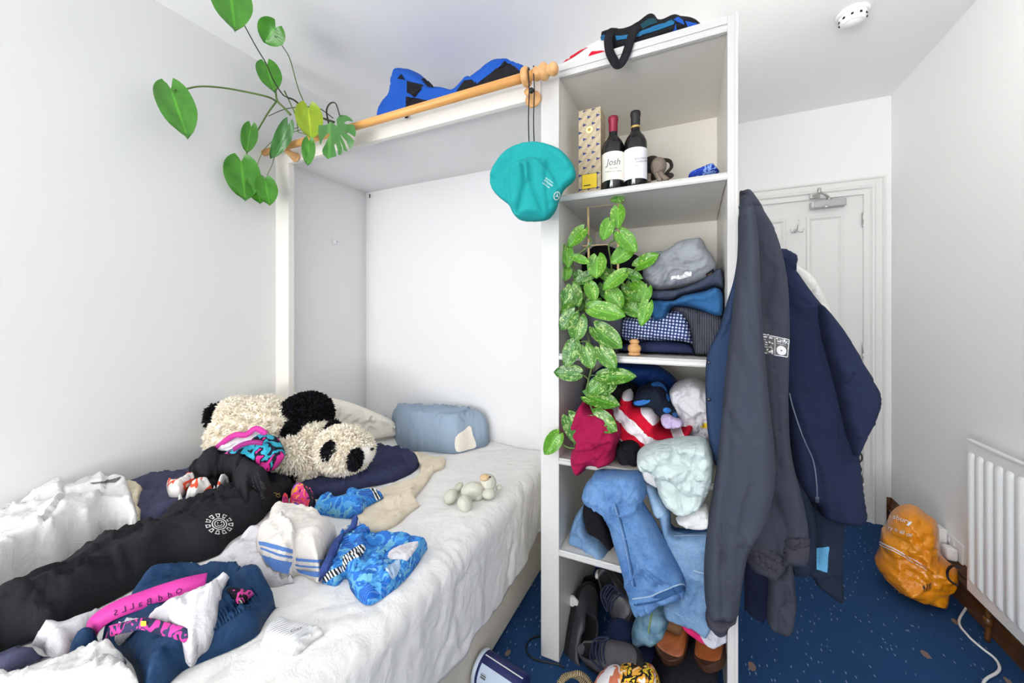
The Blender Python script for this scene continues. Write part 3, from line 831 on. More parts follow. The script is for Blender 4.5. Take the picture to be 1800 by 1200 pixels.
M_sheet = fabric('white_sheet', (.80, .79, .775, 1), .9, .03, 700, .2, .4, 16)
def make_sheet():
    R = .05; top = .512; hx = bx1 + .012
    na, nb_ = 190, 250
    ys = np.linspace(by0, by1 + .002, nb_)
    L1 = hx - R - (XL + .004); L2 = R * math.pi / 2
    hem = lambda y: .205 + .012 * np.sin(y * 9) + .03 * np.clip((y - 1.45) / .3, 0, 1) + .012 * noise2(y * 14, y * 0, 5)
    s = np.linspace(0, 1, na)
    S, Y = np.meshgrid(s, ys, indexing='ij')
    Ltot = L1 + L2 + (top - R - hem(Y))
    a = S * Ltot
    x = np.where(a < L1, XL + .004 + a, 0); z = np.full_like(a, top); nx = np.zeros_like(a); nz = np.ones_like(a)
    th = np.clip((a - L1) / R, 0, math.pi / 2)
    cv = a >= L1
    x = np.where(cv, hx - R + R * np.sin(th), x); z = np.where(cv, top - R + R * np.cos(th), z)
    nx = np.where(cv, np.sin(th), nx); nz = np.where(cv, np.cos(th), nz)
    dn = a > L1 + L2
    z = np.where(dn, top - R - (a - L1 - L2), z)
    side = sstep((a - L1 + .05) / .12)
    # fine radiating wrinkles on the top, diagonal pulls and ripples on the side
    wtop = .010 * fold_field(a, Y, 62, .10, 3.5, 3) + .005 * fold_field(a, Y, 30, .05, 4, 4) + .004 * fold_field(a, Y, 100, .045, 4, 8)
    wside = .011 * fold_field(a, Y, -32, .09, 3.5, 5) + .006 * fold_field(a, Y, -18, .04, 4, 6) + .004 * fold_field(a, Y, 10, .03, 3, 7)
    flare = .014 * np.clip((a - L1 - L2) / .25, 0, 1) * (1 + .8 * noise2(Y * 7, Y * 0 + 3, 2))
    dsp = .004 + np.maximum(-.004, wtop * (1 - side) + wside * side) + np.maximum(0, flare)
    # a long pull line running down the edge
    x = np.maximum(x + nx * dsp, XL + .004); z = z + nz * dsp
    V = np.c_[x.ravel(), Y.ravel(), z.ravel()]
    idx = np.arange(na * nb_).reshape(na, nb_)
    Fc = np.c_[idx[:-1, :-1].ravel(), idx[1:, :-1].ravel(), idx[1:, 1:].ravel(), idx[:-1, 1:].ravel()]
    o = pyd('bed_sheet', V, Fc, M_sheet, None, True, np.c_[a.ravel(), Y.ravel()])
    md = o.modifiers.new('thickness', 'SOLIDIFY'); md.thickness = .003; md.offset = 1
    meta(o, 'crumpled white sheet stretched over the mattress, its hem hanging at the side', 'sheet')
    m = a < L1 + L2 * .6
    BED.put(x[m], Y[m], z[m] + .003)
    return o
make_sheet()

# ================================================================== wooden pole over the alcove
Yp = 1.235
pa, pb = P(476, 262, Y=Yp), P(963, 129, Y=Yp)
zp = (pa[2] + pb[2]) / 2
rod = empty('curtain_pole', (-1.25, Yp, zp), 'thick pine curtain pole with turned finial across the top of the alcove', 'curtain pole')
xe = P(938, 136, Y=Yp)[0]
x_start = XL + .02
lathe('pole', (x_start, Yp, zp), (1, 0, 0), [(.0, 0), (.0165, .0), (.0165, xe - x_start - .002), (0, xe - x_start)], M_pine, rod, 24)
fx = xe
lathe('finial', (fx, Yp, zp), (1, 0, 0), [(.019, 0), (.0225, .006), (.0235, .012), (.021, .018), (.0195, .022), (.024, .027), (.029, .036), (.029, .042), (.024, .05), (.017, .054), (.0155, .058), (.020, .063), (.022, .072), (.019, .082), (.010, .088), (0, .09)], M_turned, rod, 28)
def bracket(x):
    bp_ = lathe('bracket', (x, YF - .0045, zp - .045), (0, -1, 0), [(.030, 0), (.030, .008), (.026, .012), (.014, .016), (.012, .05), (.013, .058), (.0, .058)], M_turned, rod, 24)
    # ring that carries the pole
    V, Fc = [], []
    n, m = 28, 12
    for i in range(n):
        t = 2 * math.pi * i / n
        for j in range(m):
            p = 2 * math.pi * j / m
            r = .0245 + .0085 * math.cos(p)
            V.append((x + .013 * math.sin(p), Yp + r * math.sin(t), zp + r * math.cos(t)))
    for i in range(n):
        for j in range(m):
            Fc.append((i * m + j, i * m + (j + 1) % m, ((i + 1) % n) * m + (j + 1) % m, ((i + 1) % n) * m + j))
    pyd('ring', V, Fc, M_turned, bp_, True)
bracket(P(925, 150, Y=Yp)[0])
xl = P(497, 262, Y=Yp)[0]
lathe('bracket', (xl + .01, YF - .0045, zp - .03), (0, -1, .3), [(.024, 0), (.024, .006), (.016, .03), (.013, .06), (0, .066)], M_turned, rod, 22)

# ================================================================== bucket hat on its cord
HYc = 1.10
M_teal = fabric('teal_cotton', rgb(30, 150, 150), .85, .05, 800, .25, .12, 20)
hat_out = [(929, 250), (955, 251), (985, 263), (1006, 287), (1011, 305), (1005, 318), (991, 330), (982, 347), (976, 365), (968, 378), (958, 386), (935, 389), (915, 387), (902, 375), (895, 361), (878, 347), (866, 333), (862, 318), (866, 300), (880, 278), (902, 258)]
hat = cloth_front('bucket_hat', 'turquoise bucket hat hanging by its cord from the pole end', 'hat', M_teal, hat_out, HYc + .06, .016, .03, sm=5, ds=.004, wd=.016, seed=3, cr=(60, .06, .003),
    folds=((75, .09, 3, .004),),
    strokes=(('t', [(934, 284), (934, 330), (936, 386)], .062, .034), ('s', [(985, 338), (972, 310), (955, 290), (934, 282), (914, 291), (899, 308), (886, 330)], .010, .012),
             ('c', [(927, 290), (929, 322), (922, 350), (913, 382)], .009, .026), ('c', [(941, 288), (942, 325), (952, 355), (961, 382)], .007, .016), ('r', [(934, 292), (936, 326)], .008, .012),
             ('r', [(908, 305), (901, 340), (907, 372)], .016, .012), ('r', [(958, 305), (968, 330), (970, 360)], .016, .010), ('c', [(942, 326), (928, 328)], .006, .012),
             ('r', [(868, 316), (880, 292), (905, 268)], .02, .012), ('r', [(1004, 300), (985, 276), (960, 262)], .02, .010),
             ('c', [(870, 312), (895, 290), (930, 272), (970, 285), (1000, 305)], .0025, .0020), ('c', [(868, 322), (892, 298), (930, 277), (970, 293), (998, 312)], .0025, .0020), ('c', [(880, 290), (905, 272), (930, 262), (965, 272), (1000, 296)], .0025, .0020)))
M_cord = plain('dark_cord', rgb(34, 40, 44), .8, .2)
hy = HYc + .055
for px0, px1 in ((929, 930), (938, 939)):
    a = P(px1, 254, Y=hy); b = P(px0 + 1, 170, Y=1.195); c = P(px0 + 1, 150, Y=1.205); d = np.array([P(px0 + 1, 125, Y=1.23)[0], Yp - .012, zp + .0195]); e = d + np.array([0, .012, .001])
    tube('cord', [a, (a + b) / 2 + np.array([0, -.005, 0]), b, c, d, e], .0018, M_cord, hat, 6, 5)
q = P(934, 159, Y=1.195)
ellipsoid('toggle', q, (.009, 0, 0), (0, .009, 0), (0, 0, .010), M_black, hat, 16)
ht = bvh_of(hat)
exn = np.array([.82, .58]); eyn = np.array([.45, -.72])
for k in range(3):   # three short lines of small white lettering; only their shapes can be made out
    o0 = np.array([958 - k * 2.5, 313.0 + k * 4.6]); s = 5.2 if k == 1 else 3.6
    lettering('lettering', ('AMG PETRONAS', 'PETRONAS', 'FORMULA ONE')[k], hat, o0, exn * s * (.62 if k != 1 else .72), eyn * s, M_white_print, hat, .001, tree=ht)
cc = np.array([978.5, 344.0])
ring = [cc + np.array([5.6 * math.cos(t) - 1.5 * math.sin(t), 7.6 * math.sin(t)]) for t in np.linspace(0, 2 * math.pi, 25)[:-1]]
rin = [cc + np.array([4.6 * math.cos(t) - 1.2 * math.sin(t), 6.4 * math.sin(t)]) for t in np.linspace(0, 2 * math.pi, 25)[:-1]]
Q1 = [cast(ht, *p, .0012) for p in ring]; Q2 = [cast(ht, *p, .0012) for p in rin]
if all(q is not None for q in Q1 + Q2):
    pyd('emblem_ring', Q1 + Q2, [(i, (i + 1) % 24, 24 + (i + 1) % 24, 24 + i) for i in range(24)], M_white_print, hat)
for ang in (-80, 40, 160):
    a_ = math.radians(ang); dd = np.array([5 * math.cos(a_), 6.6 * math.sin(a_)]); nn = np.array([-math.sin(a_), math.cos(a_)])
    patch('emblem_spoke', hat, [cc + nn * .9, cc - nn * .9, cc + dd], M_white_print, hat, 2.0, .0012, tree=ht)

# ================================================================== on the top shelf
z1 = SH[0] + .001
# tall gift box
def giftmat():
    q = NT('gift_box_card', .6, .3); v = q.coord('Object')
    x, y, z = q.sep(v)
    # triangles in a loose diamond lattice
    px = q.math('MULTIPLY', x, 1 / .033); pz = q.math('MULTIPLY', z, 1 / .0265)
    row = q.math('FLOOR', pz); sh = q.math('MULTIPLY', q.math('MODULO', row, 2.0), .5)
    fx_ = q.math('FRACT', q.math('ADD', px, q.math('ADD', sh, 40.0))); fz = q.math('FRACT', pz)
    w_ = q.math('SUBTRACT', .23, q.math('ABSOLUTE', q.math('SUBTRACT', fz, .5)))
    a = q.math('GREATER_THAN', q.math('MULTIPLY', w_, 2.0), q.math('SUBTRACT', fx_, .3)); b = q.math('GREATER_THAN', fx_, .3)
    tri = q.math('MULTIPLY', a, b)
    ln = q.wave(q.coord('Object', (1, 1, 1), (0, .7, 0)), 45); ln2 = q.wave(q.coord('Object', (1, 1, 1), (0, -.7, 0)), 14)
    base = q.mix(q.math('MULTIPLY', q.math('GREATER_THAN', ln, .75), .45), q.mix(q.math('GREATER_THAN', ln2, .5), rgb(188, 174, 150), rgb(174, 158, 132)), rgb(206, 188, 140))
    return q.out(q.mix(tri, base, rgb(56, 66, 118)))
Yg = 1.40
gl, gr = P(1017, 330, Y=Yg)[0], P(1056, 325, Y=Yg)[0]; gt = P(1036, 192, Y=Yg)[2]
gb = empty('gift_box', ((gl + gr) / 2, Yg + .04, z1), 'tall beige gift carton with blue triangles beside the wine bottles', 'box')
box('carton', gl, gr, Yg, Yg + .082, z1, gt, giftmat(), gb, .0012)
box('lid_flap', gl + .002, gr - .002, Yg + .004, Yg + .078, gt, gt + .004, plain('carton_edge', rgb(190, 170, 130), .7), gb, .001)
M_yel = plain('yellow_label', rgb(238, 205, 52), .5, .3, var=.04)
x0 = P(1023.5, 318, Y=Yg)[0]; x1 = P(1049, 318, Y=Yg)[0]; za, zb = P(1036, 331, Y=Yg)[2], P(1036, 306, Y=Yg)[2]
lb = box('label', x0 - .0015, x1 + .0015, Yg - .0008, Yg, za - .0015, zb + .0015, M_black_print, gb, 0); lb['label'] = 'yellow square label with a black line of type'
box('label_face', x0, x1, Yg - .0014, Yg - .0006, za, zb, M_yel, lb)
pyd('label_type', [(x0 + .006 + i * .0032, Yg - .0018, za + .010 + j * .0035) for i in range(9) for j in (0, 1)], [(2 * i, 2 * i + 2, 2 * i + 3, 2 * i + 1) for i in range(8)], M_black_print, lb)
ce = P(1036, 228, Y=Yg)
lathe('seal', (ce[0], Yg, ce[2]), (0, -1, 0), [(.013, 0), (.013, .001), (.0115, .0014), (.0, .0016)], plain('cream_seal', rgb(238, 226, 170), .5), gb, 24)
lathe('seal_mark', (ce[0], Yg - .0016, ce[2]), (0, -1, 0), [(.006, 0), (.0055, .0006), (0, .0007)], plain('gold_mark', rgb(176, 150, 70), .5), gb, 16)

M_glass = plain('dark_bottle_glass', rgb(16, 17, 20), .08, .6, var=.02)
M_lab1 = plain('cream_wine_label', rgb(236, 231, 220), .7, .2, var=.02); M_lab2 = plain('white_wine_label', rgb(228, 228, 234), .7, .2, var=.02)
def bottle(px, base_py, top_py, Y, rad, label, capmat, labmat, l0, l1, text):
    b = P(px, base_py, Y=Y); t = P(px, top_py, Y=Y); H = t[2] - z1
    x = b[0]
    bo = empty('wine_bottle', (x, Y, z1), label, 'bottle', 'wine bottles')
    pr = [(rad * .85, 0), (rad, .006), (rad, H * .585), (rad * .97, H * .63), (rad * .80, H * .685), (rad * .52, H * .735), (rad * .40, H * .77), (rad * .38, H * .80), (rad * .38, H * .985), (0, H * .985)]
    lathe('glass', (x, Y, z1), (0, 0, 1), pr, M_glass, bo, 32)
    lathe('capsule', (x, Y, z1), (0, 0, 1), [(rad * .395, H * .805), (rad * .40, H * .81), (rad * .41, H * .94), (rad * .455, H * .95), (rad * .455, H * .985), (rad * .42, H), (0, H)], capmat, bo, 24)
    za = P(px, l1, Y=Y - rad)[2]; zb = P(px, l0, Y=Y - rad)[2]
    # paper label wrapped round the front
    V, Fc = [], []; n = 24
    for i in range(n + 1):
        a = math.radians(-90 + (i / n - .5) * 172)
        for z in (za, zb): V.append((x + (rad + .0006) * math.cos(a), Y + (rad + .0006) * math.sin(a), z))
    Fc = [(2 * i, 2 * i + 2, 2 * i + 3, 2 * i + 1) for i in range(n)]
    lb_ = pyd('paper_label', V, Fc, labmat, bo, True)
    tr = bvh_of(lb_)
    for s, o, ex, ey in text: lettering('label_lettering', s, lb_, o, ex, ey, M_grey_print, lb_, .0008, tree=tr)
    return bo, x, H
M_redcap = plain('wine_red_foil', rgb(140, 26, 52), .35, .5, .2)
M_blackcap = plain('black_foil', rgb(34, 34, 36), .5, .4)
bottle(1078, 330, 206, 1.42, .0395, 'shorter wine bottle with red foil neck and cream script label', M_redcap, M_lab1, 265, 315,
       (('Josh', np.array([1066, 291.]), np.array([14, -1.2]), np.array([3.5, -17.])), ('CELLARS', np.array([1071, 297.]), np.array([3.6, -.3]), np.array([.2, -3.6])), ('CABERNET SAUVIGNON', np.array([1064, 303.]), np.array([2.6, -.2]), np.array([.2, -2.6]))))
bo, bx, bH = bottle(1117, 327, 197, 1.425, .0395, 'taller wine bottle with black foil neck and white label', M_blackcap, M_lab2, 258, 313,
       (('BOUTINOT', np.array([1116, 281.]), np.array([4.6, -.4]), np.array([.2, -4.8])), ('UVA NON GRATA', np.array([1116, 286.]), np.array([3.2, -.3]), np.array([.2, -4.4])), ('2021', np.array([1116, 292.5]), np.array([3, -.2]), np.array([.2, -3]))))
lathe('gold_band', (bx, 1.425, z1 + bH * .80), (0, 0, 1), [(.0162, 0), (.0166, .001), (.0166, .006), (.0162, .007)], plain('gold_foil', rgb(210, 178, 106), .3, .5, .6), bo, 24)

# dark plush animal behind the bottles
M_plush = fabric('dark_plush', rgb(62, 56, 52), .95, .3, 300, .8, .6, 60); M_plush2 = fabric('taupe_plush', rgb(134, 122, 110), .95, .2, 300, .8, .6, 60)
pl_ = empty('plush_toy', P(1150, 316, Y=1.50) * np.array([1, 1, 0]) + np.array([0, 0, z1]), 'small dark grey furry toy animal with a curled tail behind the bottles', 'toy')
zc_ = 1.50 * 1.0
def on(px, py, Y): return P(px, py, Y=Y)
ellipsoid('body', on(1146, 296, 1.52), (.038, 0, 0), (0, .045, 0), (0, 0, .044), M_plush, pl_, 24, .12, 3)
ellipsoid('head', on(1157, 293, 1.46), (.026, 0, .006), (0, .026, 0), (-.004, 0, .030), M_plush2, pl_, 22, .14, 5)
tube('leg', [on(1158, 300, 1.46), on(1164, 309, 1.45), on(1173, 316, 1.44)], .009, M_plush2, pl_, 10, 5)
tube('leg', [on(1152, 302, 1.46), on(1157, 311, 1.45), on(1160, 319, 1.44)], .009, M_plush2, pl_, 10, 5)
tube('leg', [on(1140, 308, 1.46), on(1139, 314, 1.45), on(1140, 319, 1.44)], .010, M_plush2, pl_, 10, 5)
tube('tail', [on(1155, 283, 1.52), on(1168, 281, 1.54), on(1178, 284, 1.54), on(1180, 294, 1.53), on(1172, 303, 1.52), on(1166, 308, 1.5)], .0075, M_plush, pl_, 10, 6, r1=.005)
ellipsoid('ear', on(1176, 309, 1.5), (.017, 0, 0), (0, .012, 0), (0, 0, .012), M_plush, pl_, 16, .15, 7)

# ================================================================== finial on the plant's shelf
z3 = SH[1] + .001
ft = P(1115, 596, Y=1.36); fb = np.array([ft[0], 1.36, z3])
fh = ft[2] - z3
fin = empty('turned_finial', fb, 'small turned pine finial standing at the shelf edge by the plant pot', 'finial')
lathe('stem', fb, (0, 0, 1), [(.0195, 0), (.0205, .002), (.0205, fh * .13), (.016, fh * .2)], M_turned, fin, 28)
lathe('bulb', fb + UP * fh * .19, (0, 0, 1), [(.0165, 0), (.021, fh * .12), (.0225, fh * .25), (.020, fh * .40), (.013, fh * .5), (.0125, fh * .56)], M_turned, fin, 28)
lathe('cap', fb + UP * fh * .74, (0, 0, 1), [(.0125, 0), (.0165, fh * .06), (.0165, fh * .16), (.012, fh * .2), (.011, fh * .26), (0, fh * .26)], M_turned, fin, 28)

# ================================================================== plants
def leafmat(name, a, b, rough=.32, vari=0.0, pale=None):
    q = NT(name, rough, .45); v = q.coord('UV'); ov = q.coord('Object')
    n = q.noise(ov, 30, 3)
    col = q.mix(n, a, b)
    x, y, z = q.sep(v)
    mid = q.math('LESS_THAN', q.math('ABSOLUTE', x), .035)
    vn = q.wave(q.coord('UV', (1, 1, 1)), 3.2, 0, 1, 'BANDS', 'Y')
    if vari:
        st = q.noise(q.coord('Object', (70, 70, 70)), 1.0, 4, .65, 1.5)
        st2 = q.noise(q.coord('UV', (9, 1.6, 1)), 1.0, 3, .6, 1.0)
        f = q.math('GREATER_THAN', q.math('ADD', q.math('MULTIPLY', st, .55), q.math('MULTIPLY', st2, .45)), 1 - vari)
        col = q.mix(q.math('MULTIPLY', f, .85), col, pale)
    col = q.mix(q.math('MULTIPLY', mid, .45), col, scl(b, 1.7))
    b1 = q.bump(vn, .12, .002)
    q.b.inputs['Transmission Weight'].default_value = 0.0
    q.b.inputs['Subsurface Weight'].default_value = 0.0
    return q.out(col, b1)
def leaf(base, tip, wid, nrm, mat, parent, bend=.12, cup=.10, twist=0.0, lobe=.19, nt=13, name='leaf', side=0.0):
    base, tip = np.asarray(base, float), np.asarray(tip, float)
    d = tip - base; L = np.linalg.norm(d); d /= L
    n = np.asarray(nrm, float); n = n - d * (n @ d); n /= np.linalg.norm(n)
    x = np.cross(d, n)
    ss = (-1, -.72, -.36, 0, .36, .72, 1)
    ts = np.linspace(0, 1, nt)
    ts = ts ** 1.35; wf = (ts + .012) ** .46 * (1 - ts) ** .72; wf = wf / wf.max() * wid / 2
    V, uv = [], []
    for t, wd_ in zip(ts, wf):
        for s_ in ss:
            y = t * L - lobe * L * abs(s_) ** .8 * (1 - t) ** 2.5
            xx = wd_ * s_ + side * L * t * t
            zz = cup * wid * (abs(s_) ** 1.5) - bend * L * t * t + .02 * L * math.sin(s_ * 5 + t * 9)
            V.append(base + d * y + x * xx + n * (zz + twist * xx)); uv.append((s_ * .5, t))
    m = len(ss)
    Fc = [(i * m + j, i * m + j + 1, (i + 1) * m + j + 1, (i + 1) * m + j) for i in range(nt - 1) for j in range(m - 1)]
    return pyd(name, V, Fc, mat, parent, True, uv)

M_leaf = leafmat('monstera_leaf', rgb(46, 108, 28), rgb(76, 142, 38))
M_leaf_y = leafmat('monstera_leaf_yellowing', rgb(118, 146, 26), rgb(150, 172, 40))
M_leaf_d = leafmat('monstera_leaf_dark', rgb(46, 98, 44), rgb(74, 128, 58))
M_stem = plain('green_stem', rgb(92, 118, 58), .5, .35, var=.12); M_stem_d = plain('dark_stem', rgb(62, 66, 44), .6, .3, var=.2)
mp0 = np.array([P(588, 222, Y=1.50)[0], 1.47, fz1])
mon = empty('monstera_plant', mp0, 'trailing monstera with split leaf sprawling over the alcove top at left', 'plant')
lathe('pot', mp0, (0, 0, 1), [(.045, 0), (.05, .01), (.055, .07), (.058, .072), (.05, .074), (.045, .06), (0, .06)], plain('dark_pot', rgb(52, 46, 40), .7), mon, 24)
toc = lambda p, k=1.0: (CAM - np.asarray(p)) / np.linalg.norm(CAM - np.asarray(p))
def inroom(a, b, Y):
    """keep a place this side of the left wall and under the ceiling"""
    d = ray(a, b); t = Y / d[1]
    if d[0] < 0: t = min(t, 1.95 / -d[0])
    if d[2] > 0: t = min(t, (2.50 - CAMH) / d[2])
    return CAM + t * d
def mleaf(b, t, wpx, Y, mat, bend=.1, tilt=(0, 0, .35), **kw):
    B_ = inroom(*b, Y); T_ = inroom(*t, min(Y, B_[1]) - .01)
    zc_ = (B_ - CAM) @ FW
    n_ = toc(B_) + np.array(tilt)
    return leaf(B_, T_, wpx * zc_ / F, n_, mat, mon, bend, **kw)
mleaf((404, -22), (413, 50), 62, .78, M_leaf)
mleaf((484, 48), (464, 75), 44, 1.0, M_leaf, lobe=.3)
mleaf((469, 115), (482, 159), 38, 1.16, M_leaf)
mleaf((300, 156), (329, 236), 54, .80, M_leaf, lobe=.18)
mleaf((542, 190), (547, 243), 44, 1.19, M_leaf_y)
mleaf((441, 223), (433, 269), 25, 1.16, M_leaf, bend=.02)
mleaf((506, 220), (488, 283), 26, 1.17, M_leaf_d, bend=.3, side=.2)
mleaf((543, 248), (541, 290), 22, 1.14, M_leaf)
mleaf((424, 284), (431, 351), 54, 1.13, M_leaf, lobe=.18)
mleaf((452, 316), (457, 358), 36, 1.15, M_leaf, bend=.05)
mleaf((466, 318), (474, 361), 34, 1.15, M_leaf, bend=.05)
# the split leaf
sp = [(855, 130), (850, 50), (890, 12), (950, 15), (1000, 45), (1028, 85), (960, 72), (930, 95), (950, 112), (1035, 112), (1055, 190), (1045, 248), (985, 205), (920, 178), (1000, 240), (1042, 290), (1015, 350), (988, 385), (955, 290), (885, 212), (930, 300), (968, 398), (922, 388), (915, 345), (885, 282), (912, 370), (905, 425), (865, 440), (862, 380), (840, 310), (826, 330), (850, 447), (790, 462), (760, 472), (766, 488), (703, 425), (698, 375), (735, 310), (785, 200), (745, 215), (700, 275), (680, 335), (668, 280), (655, 190), (660, 120), (740, 115), (800, 85), (840, 122)]
spx = np.array([(450 + a / 6, 200 + b / 6) for a, b in sp])
V2, T2, bd2, _ = tri_fill(spx, 4.0)
cen = spx.mean(0); V3 = []
for a, b in V2:
    r = math.hypot(a - cen[0], b - cen[1])
    q = P(a, b, Y=1.16); V3.append(q + toc(q) * (-.00002 * r * r + .004 * math.sin(a * .25)))
pyd('split_leaf', V3, [tuple(t) for t in T2], M_leaf_d, mon, True, np.c_[(V2[:, 0] - cen[0]) / 80 + .2, (V2[:, 1] - cen[1]) / 80])
def mstem(pts, r, mat=M_stem, Ys=(1.42, 1.18)):
    n = len(pts); ys = np.linspace(Ys[0], Ys[1], n)
    tube('stem', [inroom(a, b, y) for (a, b), y in zip(pts, ys)], r, mat, mon, 8, 6, r1=r * .6)
mstem([(588, 215), (560, 205), (540, 198), (520, 178), (508, 172)], .0065, M_stem_d, (1.45, 1.25))
mstem([(508, 172), (497, 166), (480, 140), (468, 112), (450, 82), (424, 34)], .003, M_stem_d, (1.25, .80))
mstem([(538, 188), (524, 155), (510, 105), (497, 82), (483, 63)], .0028, M_stem, (1.3, 1.0))
mstem([(486, 178), (470, 170), (430, 161), (390, 154), (350, 152), (320, 158), (306, 158)], .0048, M_stem, (1.25, .80))
mstem([(511, 202), (500, 190), (488, 178), (485, 165), (485, 155)], .006, M_stem, (1.24, 1.16))
mstem([(486, 178), (470, 200), (450, 235), (437, 262), (428, 285)], .0045, M_stem, (1.25, 1.135))
mstem([(586, 208), (560, 190), (530, 188), (500, 192), (472, 204)], .003, M_stem_d, (1.45, 1.2))
mstem([(500, 160), (512, 185), (520, 205), (524, 232)], .0035, M_stem, (1.25, 1.22))
mstem([(524, 232), (545, 240), (552, 250), (548, 252)], .0022, M_stem, (1.22, 1.14))
mstem([(578, 218), (574, 195), (580, 182), (590, 182), (597, 203)], .0045, M_stem_d, (1.4, 1.17))
mstem([(560, 215), (520, 225), (490, 240), (465, 262), (452, 290), (447, 310)], .0022, M_stem, (1.4, 1.15))
mstem([(560, 220), (510, 235), (488, 262), (478, 290), (466, 316)], .0022, M_stem, (1.4, 1.15))
mstem([(450, 226), (444, 224), (441, 223)], .0018, M_stem, (1.17, 1.16))

# pothos in its pot
M_poth = leafmat('pothos_leaf', rgb(42, 98, 24), rgb(82, 138, 40), .3, .45, rgb(168, 194, 112))
M_poth2 = leafmat('pothos_leaf_light', rgb(62, 124, 28), rgb(100, 158, 42), .3, .43, rgb(178, 200, 108))
M_poth3 = leafmat('pothos_leaf_dark', rgb(36, 88, 30), rgb(66, 124, 44), .3, .47, rgb(158, 186, 116))
Ypot = 1.435
pc = np.array([P(1056, 600, Y=Ypot)[0], Ypot, z3])
po = empty('pothos_plant', pc, 'leafy variegated pothos in a grey pot trailing down the bookcase', 'plant')
M_pot = plain('grey_glazed_pot', rgb(96, 98, 110), .4, .4, var=.12, sc=12, bump=.1)
pr_ = .082
lathe('pot', pc, (0, 0, 1), [(pr_ * .78, 0), (pr_ * .82, .006), (pr_, .13), (pr_ * 1.03, .135), (pr_ * 1.03, .15), (pr_ * .95, .15), (pr_ * .9, .12), (0, .12)], M_pot, po, 40)
lathe('soil', pc + UP * .118, (0, 0, 1), [(pr_ * .9, 0), (pr_ * .6, .008), (0, .01)], plain('soil', rgb(50, 36, 26), .95, .1, var=.4, sc=90, bump=.6), po, 24)
M_cane = plain('bamboo_cane', rgb(214, 186, 140), .5, .3, var=.1, sc=20)
for a, b, y in (((1034, 364), (1036, 560), 1.40), ((1087, 356), (1086, 560), 1.41)):
    tube('cane', [P(*b, Y=y), P(*a, Y=y)], .0042, M_cane, po, 10, 1)
tube('crossbar', [P(1020, 366, Y=1.40), P(1098, 357, Y=1.41)], .0008, M_cane, po, 6, 1)
tube('crossbar', [P(1024, 432, Y=1.396), P(1082, 429, Y=1.406)], .0018, M_cane, po, 6, 1)
lathe('tie', P(1037, 429, Y=1.40) - UP * .005, (0, 0, 1), [(.0062, 0), (.0062, .007)], plain('turquoise_tie', rgb(60, 180, 200), .6), po, 12)
PL = [((1086, 366), (1087, 402), 27, 0), ((1072, 389), (1059, 423), 25, 1), ((1026, 403), (998, 435), 27, 1), ((1090, 409), (1119, 443), 29, 0), ((996, 435), (999, 471), 22, 1), ((1108, 437), (1073, 463), 29, 0),
      ((1120, 468), (1159, 446), 28, 1), ((1050, 452), (1048, 490), 35, 1), ((998, 472), (993, 494), 18, 1), ((1040, 484), (1008, 498), 22, 2), ((1095, 478), (1130, 489), 19, 2), ((1098, 480), (1059, 509), 29, 1),
      ((1010, 452), (1037, 462), 16, 1), ((1009, 530), (969, 550), 29, 2), ((1005, 503), (1018, 540), 28, 2), ((1036, 500), (1046, 530), 25, 1), ((1050, 525), (1030, 547), 28, 2), ((1040, 543), (1100, 555), 34, 0), ((1073, 512), (1094, 543), 30, 1),
      ((1094, 512), (1125, 530), 26, 2), ((1112, 497), (1138, 512), 22, 1), ((1138, 506), (1123, 541), 24, 1), ((1096, 532), (1132, 556), 29, 1), ((1140, 533), (1126, 573), 24, 1), ((1010, 548), (984, 580), 31, 2), ((1018, 558), (1010, 602), 33, 2),
      ((1047, 577), (1094, 612), 38, 2), ((1010, 602), (994, 646), 31, 2), ((1028, 610), (1041, 649), 31, 2), ((1055, 612), (1083, 649), 32, 2),
      ((1018, 656), (973, 654), 30, 2), ((1058, 662), (1119, 661), 32, 2), ((1062, 668), (1033, 692), 30, 2), ((1078, 668), (1055, 694), 30, 2), ((1032, 697), (1090, 712), 34, 2), ((1044, 730), (1085, 758), 36, 2), ((1000, 733), (1032, 788), 38, 2), ((983, 763), (957, 799), 29, 1),
      ((1094, 350), (1072, 352), 13, 2),
      ((1060, 500), (1075, 530), 26, 2), ((1025, 515), (1020, 550), 26, 2), ((1080, 520), (1065, 552), 26, 2), ((1015, 480), (1030, 510), 22, 2), ((1070, 480), (1088, 505), 24, 2), ((1100, 500), (1112, 528), 22, 2), ((1000, 510), (990, 535), 22, 2), ((1055, 470), (1070, 495), 22, 2)]
rnd = random.Random(4)
for i, (b, t, wpx, k) in enumerate(PL):
    front = 1.30 if b[1] > 540 else (1.33 + rnd.uniform(-.02, .05))
    if i >= 39: front = 1.385 + rnd.uniform(-.01, .02)
    if b[1] > 600: front = 1.285
    if b[0] < 1005 and b[1] > 500: front = 1.28
    if i == 38: front = 1.36
    B_, T_ = P(*b, Y=front), P(*t, Y=front - .015)
    n_ = toc(B_) + np.array([rnd.uniform(-.25, .25), 0, rnd.uniform(.1, .6)])
    leaf(B_, T_, wpx * ((B_ - CAM) @ FW) / F, n_, (M_poth2, M_poth2, M_poth)[k] if i % 3 else (M_poth3 if k == 2 else M_poth2), po, .10, .14, rnd.uniform(-.2, .2), .17)
def pst(pts, r, ys): 
    yy = np.interp(np.linspace(0, 1, len(pts)), np.linspace(0, 1, len(ys)), ys)
    tube('vine', [P(a, b, Y=y) for (a, b), y in zip(pts, yy)], r, M_stem, po, 8, 6)
pst([(1028, 548), (1030, 575), (1036, 600), (1040, 640), (1034, 670), (1030, 692), (1038, 712), (1044, 735), (1034, 762), (1016, 785), (998, 786), (986, 776), (980, 764)], .0032, [1.36, 1.31, 1.295, 1.29])
